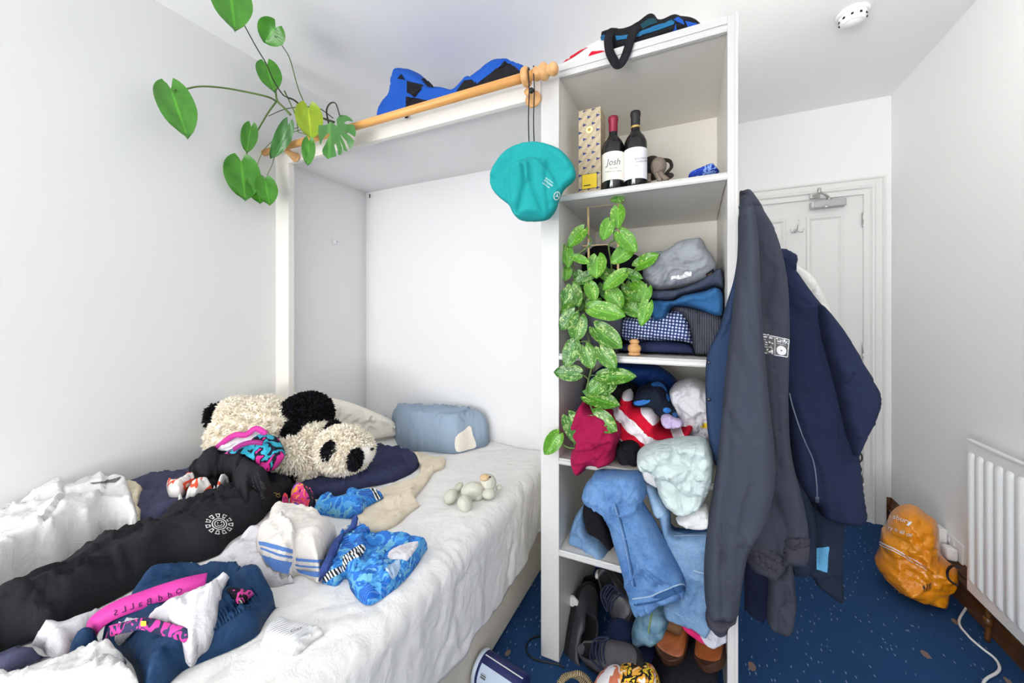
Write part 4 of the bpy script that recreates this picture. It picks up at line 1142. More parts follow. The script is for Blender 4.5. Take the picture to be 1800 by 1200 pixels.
pst([(1032, 548), (1024, 500), (1008, 470), (1010, 452), (1028, 438), (1040, 425), (1030, 410)], .003, [1.42, 1.38, 1.37])
pst([(1062, 548), (1075, 480), (1070, 432), (1080, 420), (1076, 398)], .0028, [1.42, 1.38, 1.37])
pst([(1084, 548), (1100, 500), (1108, 488), (1120, 468)], .0024, [1.42, 1.36, 1.33])
for a, b in (((1040, 577), (1036, 576)), ((1012, 604), (1036, 600)), ((1028, 612), (1040, 625)), ((1018, 656), (1036, 668)), ((1058, 662), (1038, 660)), ((1003, 738), (1010, 786))):
    pst([b, ((a[0] + b[0]) / 2, (a[1] + b[1]) / 2 - 2), a], .0016, [1.295, 1.288])

# ================================================================== fabrics
F_black = fabric('black_sweat_cloth', rgb(38, 39, 43), .95, .12, 500, .4, .3, 22)
F_white = fabric('white_jersey', (.72, .72, .71, 1), .9, .03, 600, .25, .5, 24)
F_cream = fabric('cream_cotton', rgb(226, 214, 192), .9, .05, 600, .25, .45, 22)
F_creamt = fabric('cream_tee_cloth', rgb(226, 216, 190), .9, .04)
F_slate = fabric('slate_violet_cotton', rgb(70, 72, 96), .9, .12, 500, .3, .5, 20)
F_navy = fabric('navy_jersey', rgb(54, 58, 88), .9, .12, 500, .3, .4, 24)
F_navysh = fabric('navy_poplin', rgb(24, 56, 92), .55, .12, 700, .2, .35, 40)
F_pillow = fabric('ivory_pillowcase', rgb(238, 232, 220), .9, .03, 600, .2, .35, 14)
F_bluep = fabric('grey_blue_pillowcase', rgb(150, 168, 188), .85, .06, 600, .2, .35, 16)
F_greyw = fabric('greyish_white_cotton', rgb(214, 212, 217), .9, .04, 600, .25, .5, 28)

def camo():
    q = NT('blue_camouflage_cloth', .8, .25); v = q.coord('Object')
    a = q.noise(v, 15, 2, .5, .8); b = q.noise(q.coord('Object', (1, 1, 1), (0, 0, 1)), 26, 2, .5, 1.0)
    c = q.ramp(a, [(0, rgb(18, 84, 168)), (.42, rgb(34, 122, 208)), (.52, rgb(78, 160, 222)), (.60, rgb(28, 104, 196)), (.68, rgb(120, 184, 222))], 'CONSTANT')
    c = q.mix(q.math('GREATER_THAN', b, .62), c, rgb(108, 176, 206)); c = q.mix(q.math('LESS_THAN', b, .33), c, rgb(24, 90, 180))
    ln = q.math('GREATER_THAN', q.wave(q.coord('Object', (1, 1, 1), (0, 0, .6)), 60), .72)
    c = q.mix(q.math('MULTIPLY', ln, .16), c, rgb(170, 210, 236))
    return q.out(c, q.bump(q.noise(q.coord('Object'), 40, 4), .3, .006))
M_camo = camo()
def splash(name, cols, scale=40, dist=1.5):
    q = NT(name, .8, .25); v = q.coord('Object'); a = q.noise(v, scale * .6, 2, .5, dist * .7)
    n = len(cols)
    c = q.ramp(a, [(max(0, .30 + .42 * i / n) if i else 0, k) for i, k in enumerate(cols)], 'CONSTANT')
    return q.out(c, q.bump(q.noise(q.coord('Object'), 40, 4), .3, .006))
M_fun1 = splash('pink_orange_print', [rgb(70, 30, 90), rgb(214, 60, 150), rgb(236, 92, 60), rgb(226, 60, 160), rgb(246, 170, 60), rgb(150, 90, 200), rgb(40, 30, 50)], 42)
M_fun2 = splash('teal_pink_leopard', [rgb(20, 22, 40), rgb(40, 150, 176), rgb(60, 172, 198), rgb(24, 26, 44), rgb(226, 48, 150), rgb(226, 60, 160)], 30, .8)
M_sock = splash('red_white_sock_knit', [rgb(232, 226, 222), rgb(222, 86, 56), rgb(232, 228, 224), rgb(236, 232, 228), rgb(236, 232, 228)], 22, .3)
M_pink = fabric('magenta_elastic', rgb(200, 60, 152), .5, .05, 700, .3, .1, 30)
M_navyprint = plain('navy_print', rgb(46, 30, 70), .8, .2)


# ================================================================== pillows first (they lie at the bed head)
pil = cloth_front('pillow', 'plump ivory pillow propped in the corner behind the panda toy', 'pillow', F_pillow,
    [(510, 692), (514, 683), (522, 690), (560, 696), (605, 704), (650, 720), (688, 738), (698, 752), (699, 772), (684, 788), (640, 796), (590, 806), (530, 806), (506, 770), (505, 720)],
    None, .05, .04, folds=((40, .12, 2.5, .012),), wd=.07, ds=.01, seed=2, P0=CAM + ray(600, 745) * 2.15, nrm=(.8, -.6, 0), kz=.2, xmin=XL + .006, ymax=YA - .02, zmin=.53)
bp_ = cloth_bed('pillow', 'squashed grey-blue pillow with its ivory end showing, against the alcove back', 'pillow', F_bluep,
    [(690, 748), (678, 722), (690, 710), (706, 699), (730, 700), (790, 712), (840, 720), (864, 729), (864, 752), (856, 775), (846, 785), (825, 790), (800, 796), (760, 793), (720, 790), (700, 775)],
    .535, .70, folds=((25, .10, 2.5, .020), (70, .07, 3, .010)), wd=.06, ds=.009, seed=5, sm=4,
    strokes=(('s', [(702, 742), (740, 738), (757, 722), (770, 712)], .008, .010), ('s', [(704, 765), (730, 760), (800, 762), (830, 745), (860, 735)], .006, .012), ('c', [(715, 712), (745, 730)], .006, .008), ('s', [(836, 788), (832, 760), (838, 745)], .006, .01)))
patch('pillow_end', bp_, [(802, 793), (801, 768), (815, 756), (826, 748), (831, 765), (837, 784), (822, 790)], F_pillow, None, 4, .003, 3, 'bare ivory pillow end')
cl = cloth_bed('pillow_flap', None, None, F_bluep, [(655, 722), (672, 716), (692, 712), (694, 730), (690, 740), (672, 728)], .57, .64, wd=.02, ds=.008, seed=8, parent=bp_, noput=True)

# ================================================================== garments on the bed, lowest first
slate1 = cloth_bed('t_shirt', 'slate violet t-shirt crumpled along the wall under the black hoodie', 't-shirt', F_slate,
    [(205, 846), (222, 838), (260, 834), (330, 828), (380, 810), (420, 815), (420, 850), (380, 890), (330, 915), (280, 940), (230, 945), (215, 900)],
    .535, .605, folds=((58, .07, 3, .018), (20, .06, 3, .010)), seed=11, wd=.035,
    strokes=(('c', [(245, 930), (275, 890), (310, 860)], .008, .012), ('c', [(258, 905), (285, 870)], .008, .008)))
slate2 = cloth_bed('slate_hem', 'slate violet hem poking out at the bottom left of the bed', 'shirt', F_slate,
    [(-30, 1152), (0, 1142), (33, 1128), (60, 1134), (90, 1140), (84, 1152), (50, 1166), (20, 1178), (-30, 1180)], .525, .545, folds=((60, .05, 3, .008),), seed=12, wd=.015)
navy1 = cloth_bed('navy_jersey', 'faded navy top spread out under the chin of the panda toy', 'top', F_navy,
    [(500, 862), (530, 845), (560, 832), (600, 838), (640, 815), (652, 784), (690, 783), (722, 790), (735, 802), (733, 822), (706, 840), (672, 850), (640, 856), (600, 868), (560, 876), (520, 872)],
    .53, .565, folds=((28, .06, 4, .014), (50, .04, 4, .006)), seed=13, wd=.03,
    strokes=(('c', [(560, 868), (620, 845), (700, 812)], .006, .008), ('c', [(590, 850), (650, 822), (720, 800)], .006, .008), ('r', [(600, 845), (660, 828), (715, 818)], .02, .008)))
cream = cloth_bed('blanket', 'cream cotton blanket rumpled in the middle of the bed', 'blanket', F_cream,
    [(648, 868), (690, 846), (728, 836), (738, 815), (722, 795), (735, 792), (760, 800), (782, 800), (780, 822), (762, 830), (748, 852), (730, 872), (738, 885), (715, 905), (690, 926), (660, 935), (632, 930), (622, 910), (632, 890)],
    .523, .540, folds=((55, .06, 3, .012), (20, .05, 3, .006)), seed=14, wd=.02,
    strokes=(('s', [(728, 836), (748, 822), (752, 800)], .008, .008), ('c', [(720, 905), (690, 900), (665, 880)], .006, .006)))
white_roll = cloth_bed('pillowcase', 'crumpled off-white pillowcase between the black hoodie and the striped towel', 'pillowcase', F_greyw,
    [(240, 1035), (300, 1012), (350, 990), (395, 962), (430, 938), (462, 926), (475, 950), (495, 990), (520, 1012), (480, 1030), (440, 1018), (400, 1004), (330, 1008), (250, 1048)],
    .525, .56, folds=((40, .07, 2.5, .022), (80, .05, 2, .008)), seed=15, wd=.03)
white_roll2 = cloth_bed('cotton_vest', 'pale grey-white vest with bunched hem beside the pink waistband', 'vest', F_greyw,
    [(42, 1122), (60, 1108), (90, 1098), (150, 1076), (200, 1058), (245, 1036), (262, 1040), (240, 1060), (190, 1085), (165, 1105), (150, 1120), (128, 1128), (122, 1145), (100, 1155), (82, 1148), (75, 1138), (58, 1132)],
    .525, .555, folds=((50, .05, 2.5, .020),), seed=16, wd=.022, strokes=(('r', [(60, 1118), (80, 1112), (100, 1130)], .012, .012), ('c', [(85, 1128), (110, 1116), (140, 1112)], .006, .010)))
# black hoodie
hood = cloth_bed('hoodie', 'black hoodie stretched across the bed with white sun print on its chest', 'hoodie', F_black,
    [(328, 832), (335, 815), (350, 798), (378, 787), (418, 787), (450, 803), (466, 822), (500, 828), (522, 848), (514, 866), (494, 884), (473, 896), (459, 912), (430, 934), (404, 950), (384, 972), (351, 986), (320, 992), (288, 1004), (234, 1034), (157, 1075), (103, 1106), (45, 1129), (0, 1145), (-45, 1160), (-45, 1070), (0, 1050), (58, 1014), (121, 980), (180, 946), (252, 920), (290, 895), (330, 872), (335, 850)],
    .525, .61, folds=((27, .09, 5, .028), (15, .06, 4, .012), (45, .07, 4, .008)), seed=21, ds=.008, wd=.05,
    strokes=(('s', [(-30, 1100), (60, 1075), (150, 1030), (230, 1000), (300, 985), (350, 985)], .010, .022), ('s', [(0, 1082), (90, 1040), (190, 990), (280, 950), (350, 905)], .012, .012),
             ('c', [(-20, 1120), (60, 1085), (130, 1062)], .010, .016), ('r', [(350, 812), (385, 800), (425, 802), (455, 830)], .05, .035), ('s', [(400, 858), (420, 830), (455, 815)], .010, .016), ('c', [(392, 855), (380, 830), (395, 805)], .010, .014),
             ('s', [(440, 905), (465, 880), (470, 850)], .010, .012), ('r', [(420, 870), (470, 900)], .04, .012), ('c', [(290, 1000), (330, 975), (360, 980)], .008, .014)))
hb = bvh_of(hood)
hd_ = cloth_bed('hood', None, None, F_black,
    [(332, 832), (340, 810), (356, 795), (380, 787), (418, 787), (446, 800), (462, 816), (476, 834), (484, 852), (480, 874), (468, 890), (448, 892), (432, 880), (420, 862), (406, 846), (386, 836), (360, 838), (342, 838)],
    .60, .70, folds=((50, .08, 2, .018),), seed=121, ds=.007, wd=.05, parent=hood, noput=True,
    strokes=(('s', [(404, 850), (418, 828), (448, 815), (470, 830)], .010, .022), ('c', [(388, 852), (382, 828), (396, 802)], .010, .018), ('s', [(452, 862), (470, 850), (476, 836)], .008, .014)))
hdb = bvh_of(hd_)
# printed words inside the hood and the sun badge
g = plain('faded_print', rgb(78, 80, 82), .85, .2)
for s, o, ex_, k in (('what', (456, 846), (.42, .9), 10.5), ('you', (452, 860), (.42, .9), 13), ('should', (442, 853), (.42, .9), 13), ('do', (436, 868), (.42, .9), 12)):
    lettering('print', s, hood, np.array(o, float), np.array(ex_) * k * (1.0 if s == 'you' else .85), np.array((.75, -.45)) * k, g, hd_, .003, tree=hdb)
for r in range(3):
    lettering('print', 'what you should do', hood, np.array([441.0 + r * 5, 838 - r * 4.]), np.array((.3, .95)) * 3.6, np.array((.9, -.2)) * 3.6, g, hd_, .003, tree=hdb)
bc = np.array([385.0, 921.0]); ax1 = np.array([1.0, -.12]); ax2 = np.array([.18, .74])
def bp(r, a): return bc + ax1 * r * math.cos(a) + ax2 * r * math.sin(a)
for r0, r1, nm in ((11.5, 13.4, 'sun_ring'), (7.4, 9.2, 'sun_ring')):
    n = 40; Qa = [cast(hb, *bp(r1, 2 * math.pi * i / n), .0015) for i in range(n)]; Qb = [cast(hb, *bp(r0, 2 * math.pi * i / n), .0015) for i in range(n)]
    if all(q is not None for q in Qa + Qb): pyd(nm, Qa + Qb, [(i, (i + 1) % n, n + (i + 1) % n, n + i) for i in range(n)], M_white_print, hood)
for i in range(11):
    a = 2 * math.pi * i / 11 + .2; ws = .17
    for lo, hi, w_ in ((15.5, 24.5, ws),):
        out_ = [bp(lo, a - w_ * .9), bp(lo, a + w_ * .9), bp(hi, a + w_), bp(hi, a - w_)]
        inn_ = [bp(lo + 2, a - w_ * .45), bp(lo + 2, a + w_ * .45), bp(hi - 2, a + w_ * .62), bp(hi - 2, a - w_ * .62)]
        Q = [cast(hb, *p, .0015) for p in out_ + inn_]
        if all(q is not None for q in Q): pyd('sun_ray', Q, [(j, (j + 1) % 4, 4 + (j + 1) % 4, 4 + j) for j in range(4)], M_white_print, hood)
for a, r in ((3.7, 4), (5.6, 4)): patch('sun_eye', hood, [bp(r + 1.2, a - .3), bp(r + 1.2, a + .3), bp(r - 1.2, a + .4), bp(r - 1.2, a - .4)], M_white_print, hood, 2, .0015, tree=hb)
Q = [cast(hb, *bp(r, a), .0015) for r in (3.4, 5.0) for a in np.linspace(.3, 2.8, 9)]
if all(q is not None for q in Q): pyd('sun_smile', Q, [(i, i + 1, 10 + i, 9 + i) for i in range(8)], M_white_print, hood)
tube('drawcord', [cast(hb, *p, .004) for p in ((480, 866), (486, 868), (491, 871), (488, 874), (484, 870), (490, 867))], .0012, plain('gold_cord', rgb(176, 160, 84), .5), hood, 6, 5)

# white shirt by the wall and the cream one under it
cream_t = cloth_bed('t_shirt', 'cream t-shirt edge showing under the white shirt by the left wall', 't-shirt', F_creamt,
    [(205, 850), (222, 844), (240, 843), (250, 852), (251, 868), (241, 884), (248, 888), (247, 900), (252, 920), (246, 928), (232, 934), (200, 930), (190, 890)], .535, .625, folds=((70, .05, 3, .008),), seed=22, wd=.02)
shirt = cloth_bed('shirt', 'big white long-sleeved shirt heaped against the left wall', 'shirt', F_white,
    [(-45, 905), (0, 893), (30, 876), (57, 864), (88, 857), (110, 854), (155, 853), (175, 843), (213, 837), (222, 841), (232, 868), (243, 897), (245, 913), (232, 931), (210, 941), (183, 947), (170, 958), (157, 968), (128, 978), (100, 998), (55, 1016), (33, 1030), (0, 1050), (-45, 1075)],
    .545, .645, folds=((35, .085, 3.5, .022), (70, .06, 3, .010)), seed=23, ds=.008, wd=.035,
    strokes=(('s', [(-20, 1035), (40, 990), (80, 950), (105, 925), (108, 890), (105, 860)], .010, .020), ('s', [(60, 1010), (110, 968), (150, 935), (178, 900), (182, 870), (170, 855)], .010, .018),
             ('s', [(130, 975), (165, 945), (190, 920), (230, 920)], .008, .016), ('c', [(30, 945), (60, 925), (100, 915)], .010, .012), ('r', [(185, 860), (215, 875), (235, 900)], .02, .014),
             ('r', [(70, 985), (105, 945), (120, 905)], .022, .012), ('c', [(60, 875), (100, 880)], .008, .010), ('s', [(0, 1040), (60, 985), (100, 945)], .008, .012)))
sb = bvh_of(shirt)
patch('neck_label', shirt, [(157, 849), (176, 847), (198, 842), (214, 837.5), (211, 842), (203, 848.5), (185, 848), (164, 851.5)], M_grey_print, None, 3, .002, 1, 'dark printed neck label', tree=sb)
patch('cuff_tape', shirt, [(94, 996), (112, 984), (122, 974), (126, 978), (110, 990), (98, 1000)], fabric('tape', (.9, .9, .89, 1)), None, 3, .003, 1, tree=sb)

# socks
s1 = cloth_bed('sock', 'crumpled white sock with orange-red foot, left one of two on the hoodie', 'sock', M_sock,
    [(292, 845), (299, 838), (310, 840), (318, 838), (328, 830), (338, 829), (342, 838), (336, 850), (326, 862), (318, 872), (305, 873), (296, 867)], .60, .645, folds=((70, .03, 2, .016),), seed=24, wd=.02, ds=.005, group='white and red socks')
s2 = cloth_bed('sock', 'crumpled white sock with orange-red stripes, right one of two on the hoodie', 'sock', M_sock,
    [(338, 845), (346, 836), (358, 834), (368, 840), (378, 848), (386, 834), (399, 832), (404, 843), (390, 856), (362, 866), (330, 878), (316, 880), (312, 870), (326, 858)], .60, .65, folds=((30, .035, 2, .016),), seed=25, wd=.02, ds=.005, group='white and red socks', uvr=40)

# ------------------------------------------------------------------ panda
pd_ = empty('plush_panda', P(500, 800, Z=.53), 'big shaggy black and white panda cushion lying face down on the bed', 'toy')
F_fw = plain('cream_fur', rgb(246, 240, 226), .95, .1, var=.06, sc=30); F_fb = plain('black_fur', rgb(30, 30, 34), .95, .1, var=.3, sc=30)
F_muz = fabric('white_plush', rgb(238, 234, 226), .95, .03)
TUFT = {'w': [], 'b': []}
def fluffy(name, px, py, zc, rx, ry, rz, roll, key, dens=1.0, noise=.08, seed=0, lean=(0, 0), length=.022, parent=None, nofur=False):
    o = cam_ell(name, px, py, zc, rx, ry, rz, F_fw if key == 'w' else F_fb, parent or pd_, roll, 26, noise, seed)
    if nofur: return o
    me = o.data; rnd_ = np.random.default_rng(seed + 5)
    V, Fc = [], []
    me.calc_loop_triangles()
    for p in me.polygons:
        c = np.array(p.center) ; nn = np.array(p.normal)
        if nn @ (CAM - c) < -.25 * np.linalg.norm(CAM - c): continue
        vs = [np.array(me.vertices[i].co) for i in p.vertices]
        k = max(1, int(p.area * 90000 * dens))
        for _ in range(k):
            w_ = rnd_.random(len(vs)); w_ /= w_.sum()
            q = sum(a * b for a, b in zip(w_, vs))
            d = nn * .55 + rnd_.normal(0, .55, 3) + np.array([lean[0], 0, lean[1]]); d /= np.linalg.norm(d)
            if d @ nn < .1: d = d + nn * (.25 - d @ nn)
            L = length * rnd_.uniform(.5, 1.15)
            t = np.cross(d, rnd_.normal(0, 1, 3)); t /= np.linalg.norm(t) + 1e-9
            w0 = .0042
            b0 = q - nn * .003; i0 = len(V)
            mid = q + d * L * .5 - UP * L * .05
            V += [b0 - t * w0, b0 + t * w0, mid + t * w0 * .9, q + d * L - UP * L * .2, mid - t * w0 * .9]
            Fc += [(i0, i0 + 1, i0 + 2, i0 + 4), (i0 + 4, i0 + 2, i0 + 3)]
    f = pyd('fur', V, Fc, F_fw if key == 'w' else F_fb, o, True)
    f['kind'] = 'stuff'
    return o
zb = 1.74
fluffy('body', 462, 768, zb, 84, 66, .17, 12, 'w', .9, .07, 31)
fluffy('rump', 428, 728, zb, 40, 28, .10, 10, 'w', .9, .07, 32)
fluffy('leg', 391, 735, zb - .01, 16, 26, .07, -25, 'b', .9, .08, 33)
fluffy('shoulder', 540, 728, zb + .05, 38, 35, .12, 12, 'b', 1.0, .08, 34)
fluffy('arm', 520, 757, zb - .05, 17, 22, .08, 30, 'b', 1.0, .08, 35)
fluffy('neck', 556, 768, zb - .03, 30, 22, .10, 20, 'w', .9, .08, 36)
fluffy('arm', 482, 836, zb - .14, 52, 17, .06, -14, 'b', 1.0, .08, 37)
fluffy('chest_fur', 548, 815, zb - .10, 20, 32, .07, 12, 'w', .9, .08, 38)
fluffy('chest_patch', 534, 806, zb - .105, 15, 30, .06, 20, 'b', .9, .08, 44)
fluffy('tummy', 515, 800, zb - .13, 34, 28, .07, -15, 'w', .9, .08, 45, length=.03)
hd = fluffy('head', 604, 789, zb - .10, 48, 38, .10, 8, 'w', 1.0, .06, 39)
fluffy('ear', 586, 750, zb - .04, 10, 9, .03, 0, 'b', 1.2, .08, 40, parent=pd_)
fluffy('eye_patch', 578, 792, zb - .192, 11, 17, .018, 14, 'b', 1.2, .05, 41, parent=hd, length=.012)
fluffy('eye_patch', 625, 806, zb - .175, 11, 18, .03, 10, 'b', 1.2, .05, 42, parent=hd, length=.012)
cam_ell('muzzle', 640, 796, zb - .12, 17, 19, .055, F_muz, hd, -10, 24)
ellipsoid('nose', CAM + ray(654, 789) * (zb - .13), (.008, 0, 0), (0, .01, 0), (0, 0, .006), M_black, hd, 14)
# let later things rest on it
for px, py, zz in ((470, 790, .66), (450, 780, .66), (490, 800, .65)):
    pass

# underwear on the panda and the hoodie
Pb = CAM + ray(440, 792) * 1.50
ubase = cloth_front('boxer_shorts', 'teal and pink patterned boxer shorts with purple waistband on the panda', 'underwear', M_fun2,
    [(400, 792), (420, 784), (437, 778), (452, 764), (470, 764), (484, 770), (494, 786), (498, 803), (492, 814), (480, 826), (464, 820), (446, 805), (430, 797), (405, 797)], None, .03, .03, folds=((60, .05, 2, .022),), seed=26, wd=.025, ds=.005, P0=Pb, nrm=-FW, kz=.5)
pk = cloth_front('boxer_lining', None, None, F_greyw, [(384, 790), (398, 775), (414, 766), (432, 765), (450, 756), (462, 760), (472, 766), (466, 775), (446, 779), (432, 787), (410, 792)], None, .018, .02, folds=((30, .03, 2, .014),), seed=27, wd=.015, ds=.005, parent=ubase, P0=Pb + UP * 0 + FW * .035, nrm=-FW, kz=.5)
pkb = bvh_of(pk); ub = bvh_of(ubase)
wl = CAM + ray(415, 765) * 1.49
ribbon('waistband', [CAM + ray(*p) * z for p, z in (((380, 788), 1.545), ((398, 773), 1.525), ((415, 764), 1.515), ((432, 764), 1.52), ((450, 753), 1.53), ((468, 763), 1.525))], .022, -FW + UP * .3, M_pink, ubase, .0015)
ribbon('waistband', [CAM + ray(*p) * z for p, z in (((410, 790), 1.465), ((424, 782), 1.46), ((437, 778), 1.455), ((450, 777), 1.455), ((462, 779), 1.46))], .018, -FW + UP * .4, plain('purple_band', rgb(150, 36, 120), .6), ubase, .0015)

ub2 = cloth_bed('boxer_shorts', 'pink and orange splash-printed boxer shorts beside the black hood', 'underwear', M_fun1,
    [(494, 882), (502, 868), (510, 858), (520, 850), (534, 851), (548, 860), (557, 872), (556, 884), (548, 896), (532, 888), (510, 884)], .56, .60, folds=((60, .04, 2, .014),), seed=28, wd=.022, ds=.005)
patch('waistband', ub2, [(532, 851), (546, 859), (556, 872), (556, 884), (549, 895), (542, 892), (546, 878), (541, 865)], M_black_print, None, 3, .002, 2)
camo1 = cloth_bed('swim_shorts', 'blue camouflage trunks with striped waistband nearest the navy top', 'shorts', M_camo,
    [(552, 898), (556, 880), (560, 871), (582, 869), (598, 876), (612, 863), (648, 856), (664, 857), (674, 866), (673, 874), (660, 882), (642, 892), (634, 902), (612, 909), (582, 906)], .535, .575, folds=((30, .06, 2.5, .018), (70, .04, 2, .008)), seed=29, wd=.025, ds=.006)
def hatch():
    q = NT('black_white_hatched_band', .8, .2); w_ = q.wave(q.coord('UV', (1, 1, 1), (0, 0, .5)), 5.7)
    return q.out(q.mix(q.math('GREATER_THAN', w_, .5), rgb(236, 236, 232), rgb(34, 34, 40)))
M_hatch = hatch()
c1 = bvh_of(camo1)
patch('waistband', camo1, [(650, 857.5), (660, 858), (667, 869), (669, 876), (661, 880), (657, 870)], M_hatch, None, 2.5, .002, 1, 'hatched black and white band', tree=c1)
camo2 = cloth_bed('swim_shorts', 'blue camouflage trunks spread open beside the striped towel', 'shorts', M_camo,
    [(600, 930), (628, 918), (642, 925), (654, 938), (680, 936), (720, 938), (751, 949), (741, 976), (721, 1006), (686, 1040), (650, 1061), (631, 1052), (616, 1030), (609, 1012), (590, 1028), (566, 1016), (580, 985), (590, 955)], .528, .555, folds=((40, .06, 2.5, .022), (-30, .05, 2, .010)), seed=30, wd=.02, ds=.006,
    strokes=(('s', [(612, 1020), (640, 985), (636, 960), (660, 940)], .008, .016), ('c', [(655, 945), (680, 965), (672, 990)], .008, .014), ('r', [(744, 953), (728, 985), (690, 1030)], .012, .012), ('r', [(690, 940), (720, 942), (744, 950)], .010, .008)))
c2 = bvh_of(camo2)
patch('waistband', camo2, [(568, 1015), (579, 1003), (602, 994), (603, 978), (634, 957), (643, 962), (636, 975), (611, 988), (606, 1003), (585, 1014), (574, 1023)], M_hatch, None, 3, .003, 1, 'hatched black and white band', tree=c2)
patch('lining', camo2, [(682, 972), (706, 958), (735, 952), (728, 968), (714, 986), (708, 983), (686, 984)], F_greyw, None, 3, .002, 2, 'pale lining', tree=c2)
patch('lining', camo2, [(678, 998), (690, 990), (703, 983), (702, 1000), (690, 1018), (684, 1010)], fabric('pale_blue_lining', rgb(176, 200, 228)), None, 3, .002, 2, 'pale blue lining', tree=c2)

F_tow = fabric('towel_white', rgb(228, 222, 216), .95, .03, 400, .6, .4, 24)
towel = cloth_bed('towel', 'white hand towel with blue stripes heaped on the blue trunks', 'towel', F_tow,
    [(474, 890), (496, 883), (532, 889), (570, 902), (588, 907), (628, 910), (630, 920), (604, 936), (588, 945), (577, 965), (564, 996), (560, 1015), (544, 1013), (526, 1006), (508, 1010), (480, 1002), (464, 984), (452, 960), (450, 930), (460, 912), (470, 902)], .545, .61, folds=((20, .08, 2.5, .016), (80, .06, 2.5, .008)), cr=(110, .12, .006), seed=33, wd=.04, ds=.006,
    strokes=(('s', [(516, 1008), (517, 975), (512, 945), (490, 925)], .008, .016), ('c', [(540, 930), (570, 922), (600, 922)], .008, .012), ('c', [(545, 908), (570, 905)], .006, .010), ('r', [(480, 915), (520, 925), (560, 922)], .03, .012)))
tb = bvh_of(towel)
F_bs = fabric('blue_towel_band', rgb(92, 130, 196), .95, .06, 400, .6, .4, 24); F_bl = fabric('pale_towel_band', rgb(226, 232, 240), .95, .03)
for pts, m in ((((456, 951), (480, 956), (513, 966), (513, 973), (480, 964), (457, 957)), F_bs), (((461, 974), (480, 981), (512, 988), (507, 1009), (482, 1001), (467, 986)), F_bs), (((459, 961), (485, 971), (513, 978), (513, 982), (485, 975), (460, 965)), F_bs),
               (((519, 980), (545, 982), (568, 984), (566, 989), (545, 987), (519, 985)), F_bs), (((518, 999), (545, 1003), (562, 1004), (559, 1014), (545, 1011), (527, 1006)), F_bs), (((518, 991), (545, 994), (565, 995), (565, 998), (545, 997), (518, 994)), F_bs)):
    patch('woven_stripe', towel, pts, m, None, 3, .0025, 1, tree=tb)
facing = cloth_bed('towel_facing', None, None, fabric('navy_facing', rgb(58, 78, 140), .9, .15), [(628, 911), (630, 922), (606, 940), (592, 968), (578, 998), (568, 1012), (560, 1016), (561, 1000), (574, 970), (586, 945), (606, 934)], .56, .575, seed=34, wd=.010, ds=.005, parent=towel, noput=True)
facing['label'] = 'folded-back navy facing'

# navy shorts with underwear still inside
shorts = cloth_bed('shorts', 'navy elastic-waist shorts dropped open at the near end of the bed', 'shorts', F_navysh,
    [(227, 1046), (253, 1024), (297, 1007), (354, 998), (398, 999), (424, 1006), (434, 1019), (468, 1020), (484, 1033), (491, 1049), (480, 1068), (465, 1088), (453, 1110), (427, 1130), (369, 1156), (320, 1177), (291, 1203), (255, 1220), (242, 1180), (224, 1155), (175, 1132), (123, 1146), (125, 1131), (167, 1113), (180, 1095), (215, 1060)],
    .53, .585, folds=((35, .08, 3, .016), (70, .05, 3, .008)), seed=35, ds=.006, wd=.03,
    strokes=(('t', [(232, 1048), (290, 1022), (360, 1010), (412, 1014), (440, 1030), (455, 1045)], .035, .028), ('t', [(300, 1150), (340, 1120), (390, 1085), (430, 1055), (470, 1035)], .035, .030), ('c', [(330, 1160), (380, 1120), (440, 1070)], .008, .012),
             ('c', [(240, 1130), (290, 1115), (330, 1095)], .006, .008), ('c', [(255, 1165), (300, 1148), (320, 1130)], .006, .008), ('c', [(236, 1042), (300, 1018)], .006, .006)))
shb = bvh_of(shorts)
# elastic gathers
for i in range(22):
    t = i / 21; a = np.array([332, 1122]) * (1 - t) + np.array([452, 1038]) * t
    Q = [cast(shb, a[0] + dx, a[1] + dy, .001) for dx, dy in ((-9, -8), (-3, 0), (2, 8), (5, 15))]
    if all(q is not None for q in Q): tube('gather', Q, .0022, F_navysh, shorts, 6, 4)
band = empty('boxer_briefs', P(280, 1070, Z=.57), 'white underpants with bright pink lettered waistband inside the navy shorts', 'underwear')
und = cloth_bed('cloth', None, None, F_greyw,
    [(201, 1098), (230, 1085), (282, 1060), (305, 1045), (340, 1032), (369, 1022), (398, 1017), (404, 1024), (392, 1040), (385, 1066), (369, 1093), (349, 1105), (334, 1119), (297, 1103), (253, 1092), (215, 1105)], .578, .61, folds=((30, .05, 2.5, .024), (100, .04, 2, .012)), seed=36, wd=.025, ds=.006, parent=band)
bpts = [((160, 1112), .545), ((166, 1098), .575), ((185, 1082), .59), ((212, 1068), .60), ((245, 1056), .605), ((285, 1042), .61), ((325, 1030), .615), ((362, 1022), .61)]
wb_ = ribbon('waistband', [P(*p, Z=z) for p, z in bpts], .036, [-FW + UP * .6 + RT * (.3 if i < 2 else 0) for i in range(8)], M_pink, band, .0015)
wbb = bvh_of(wb_)
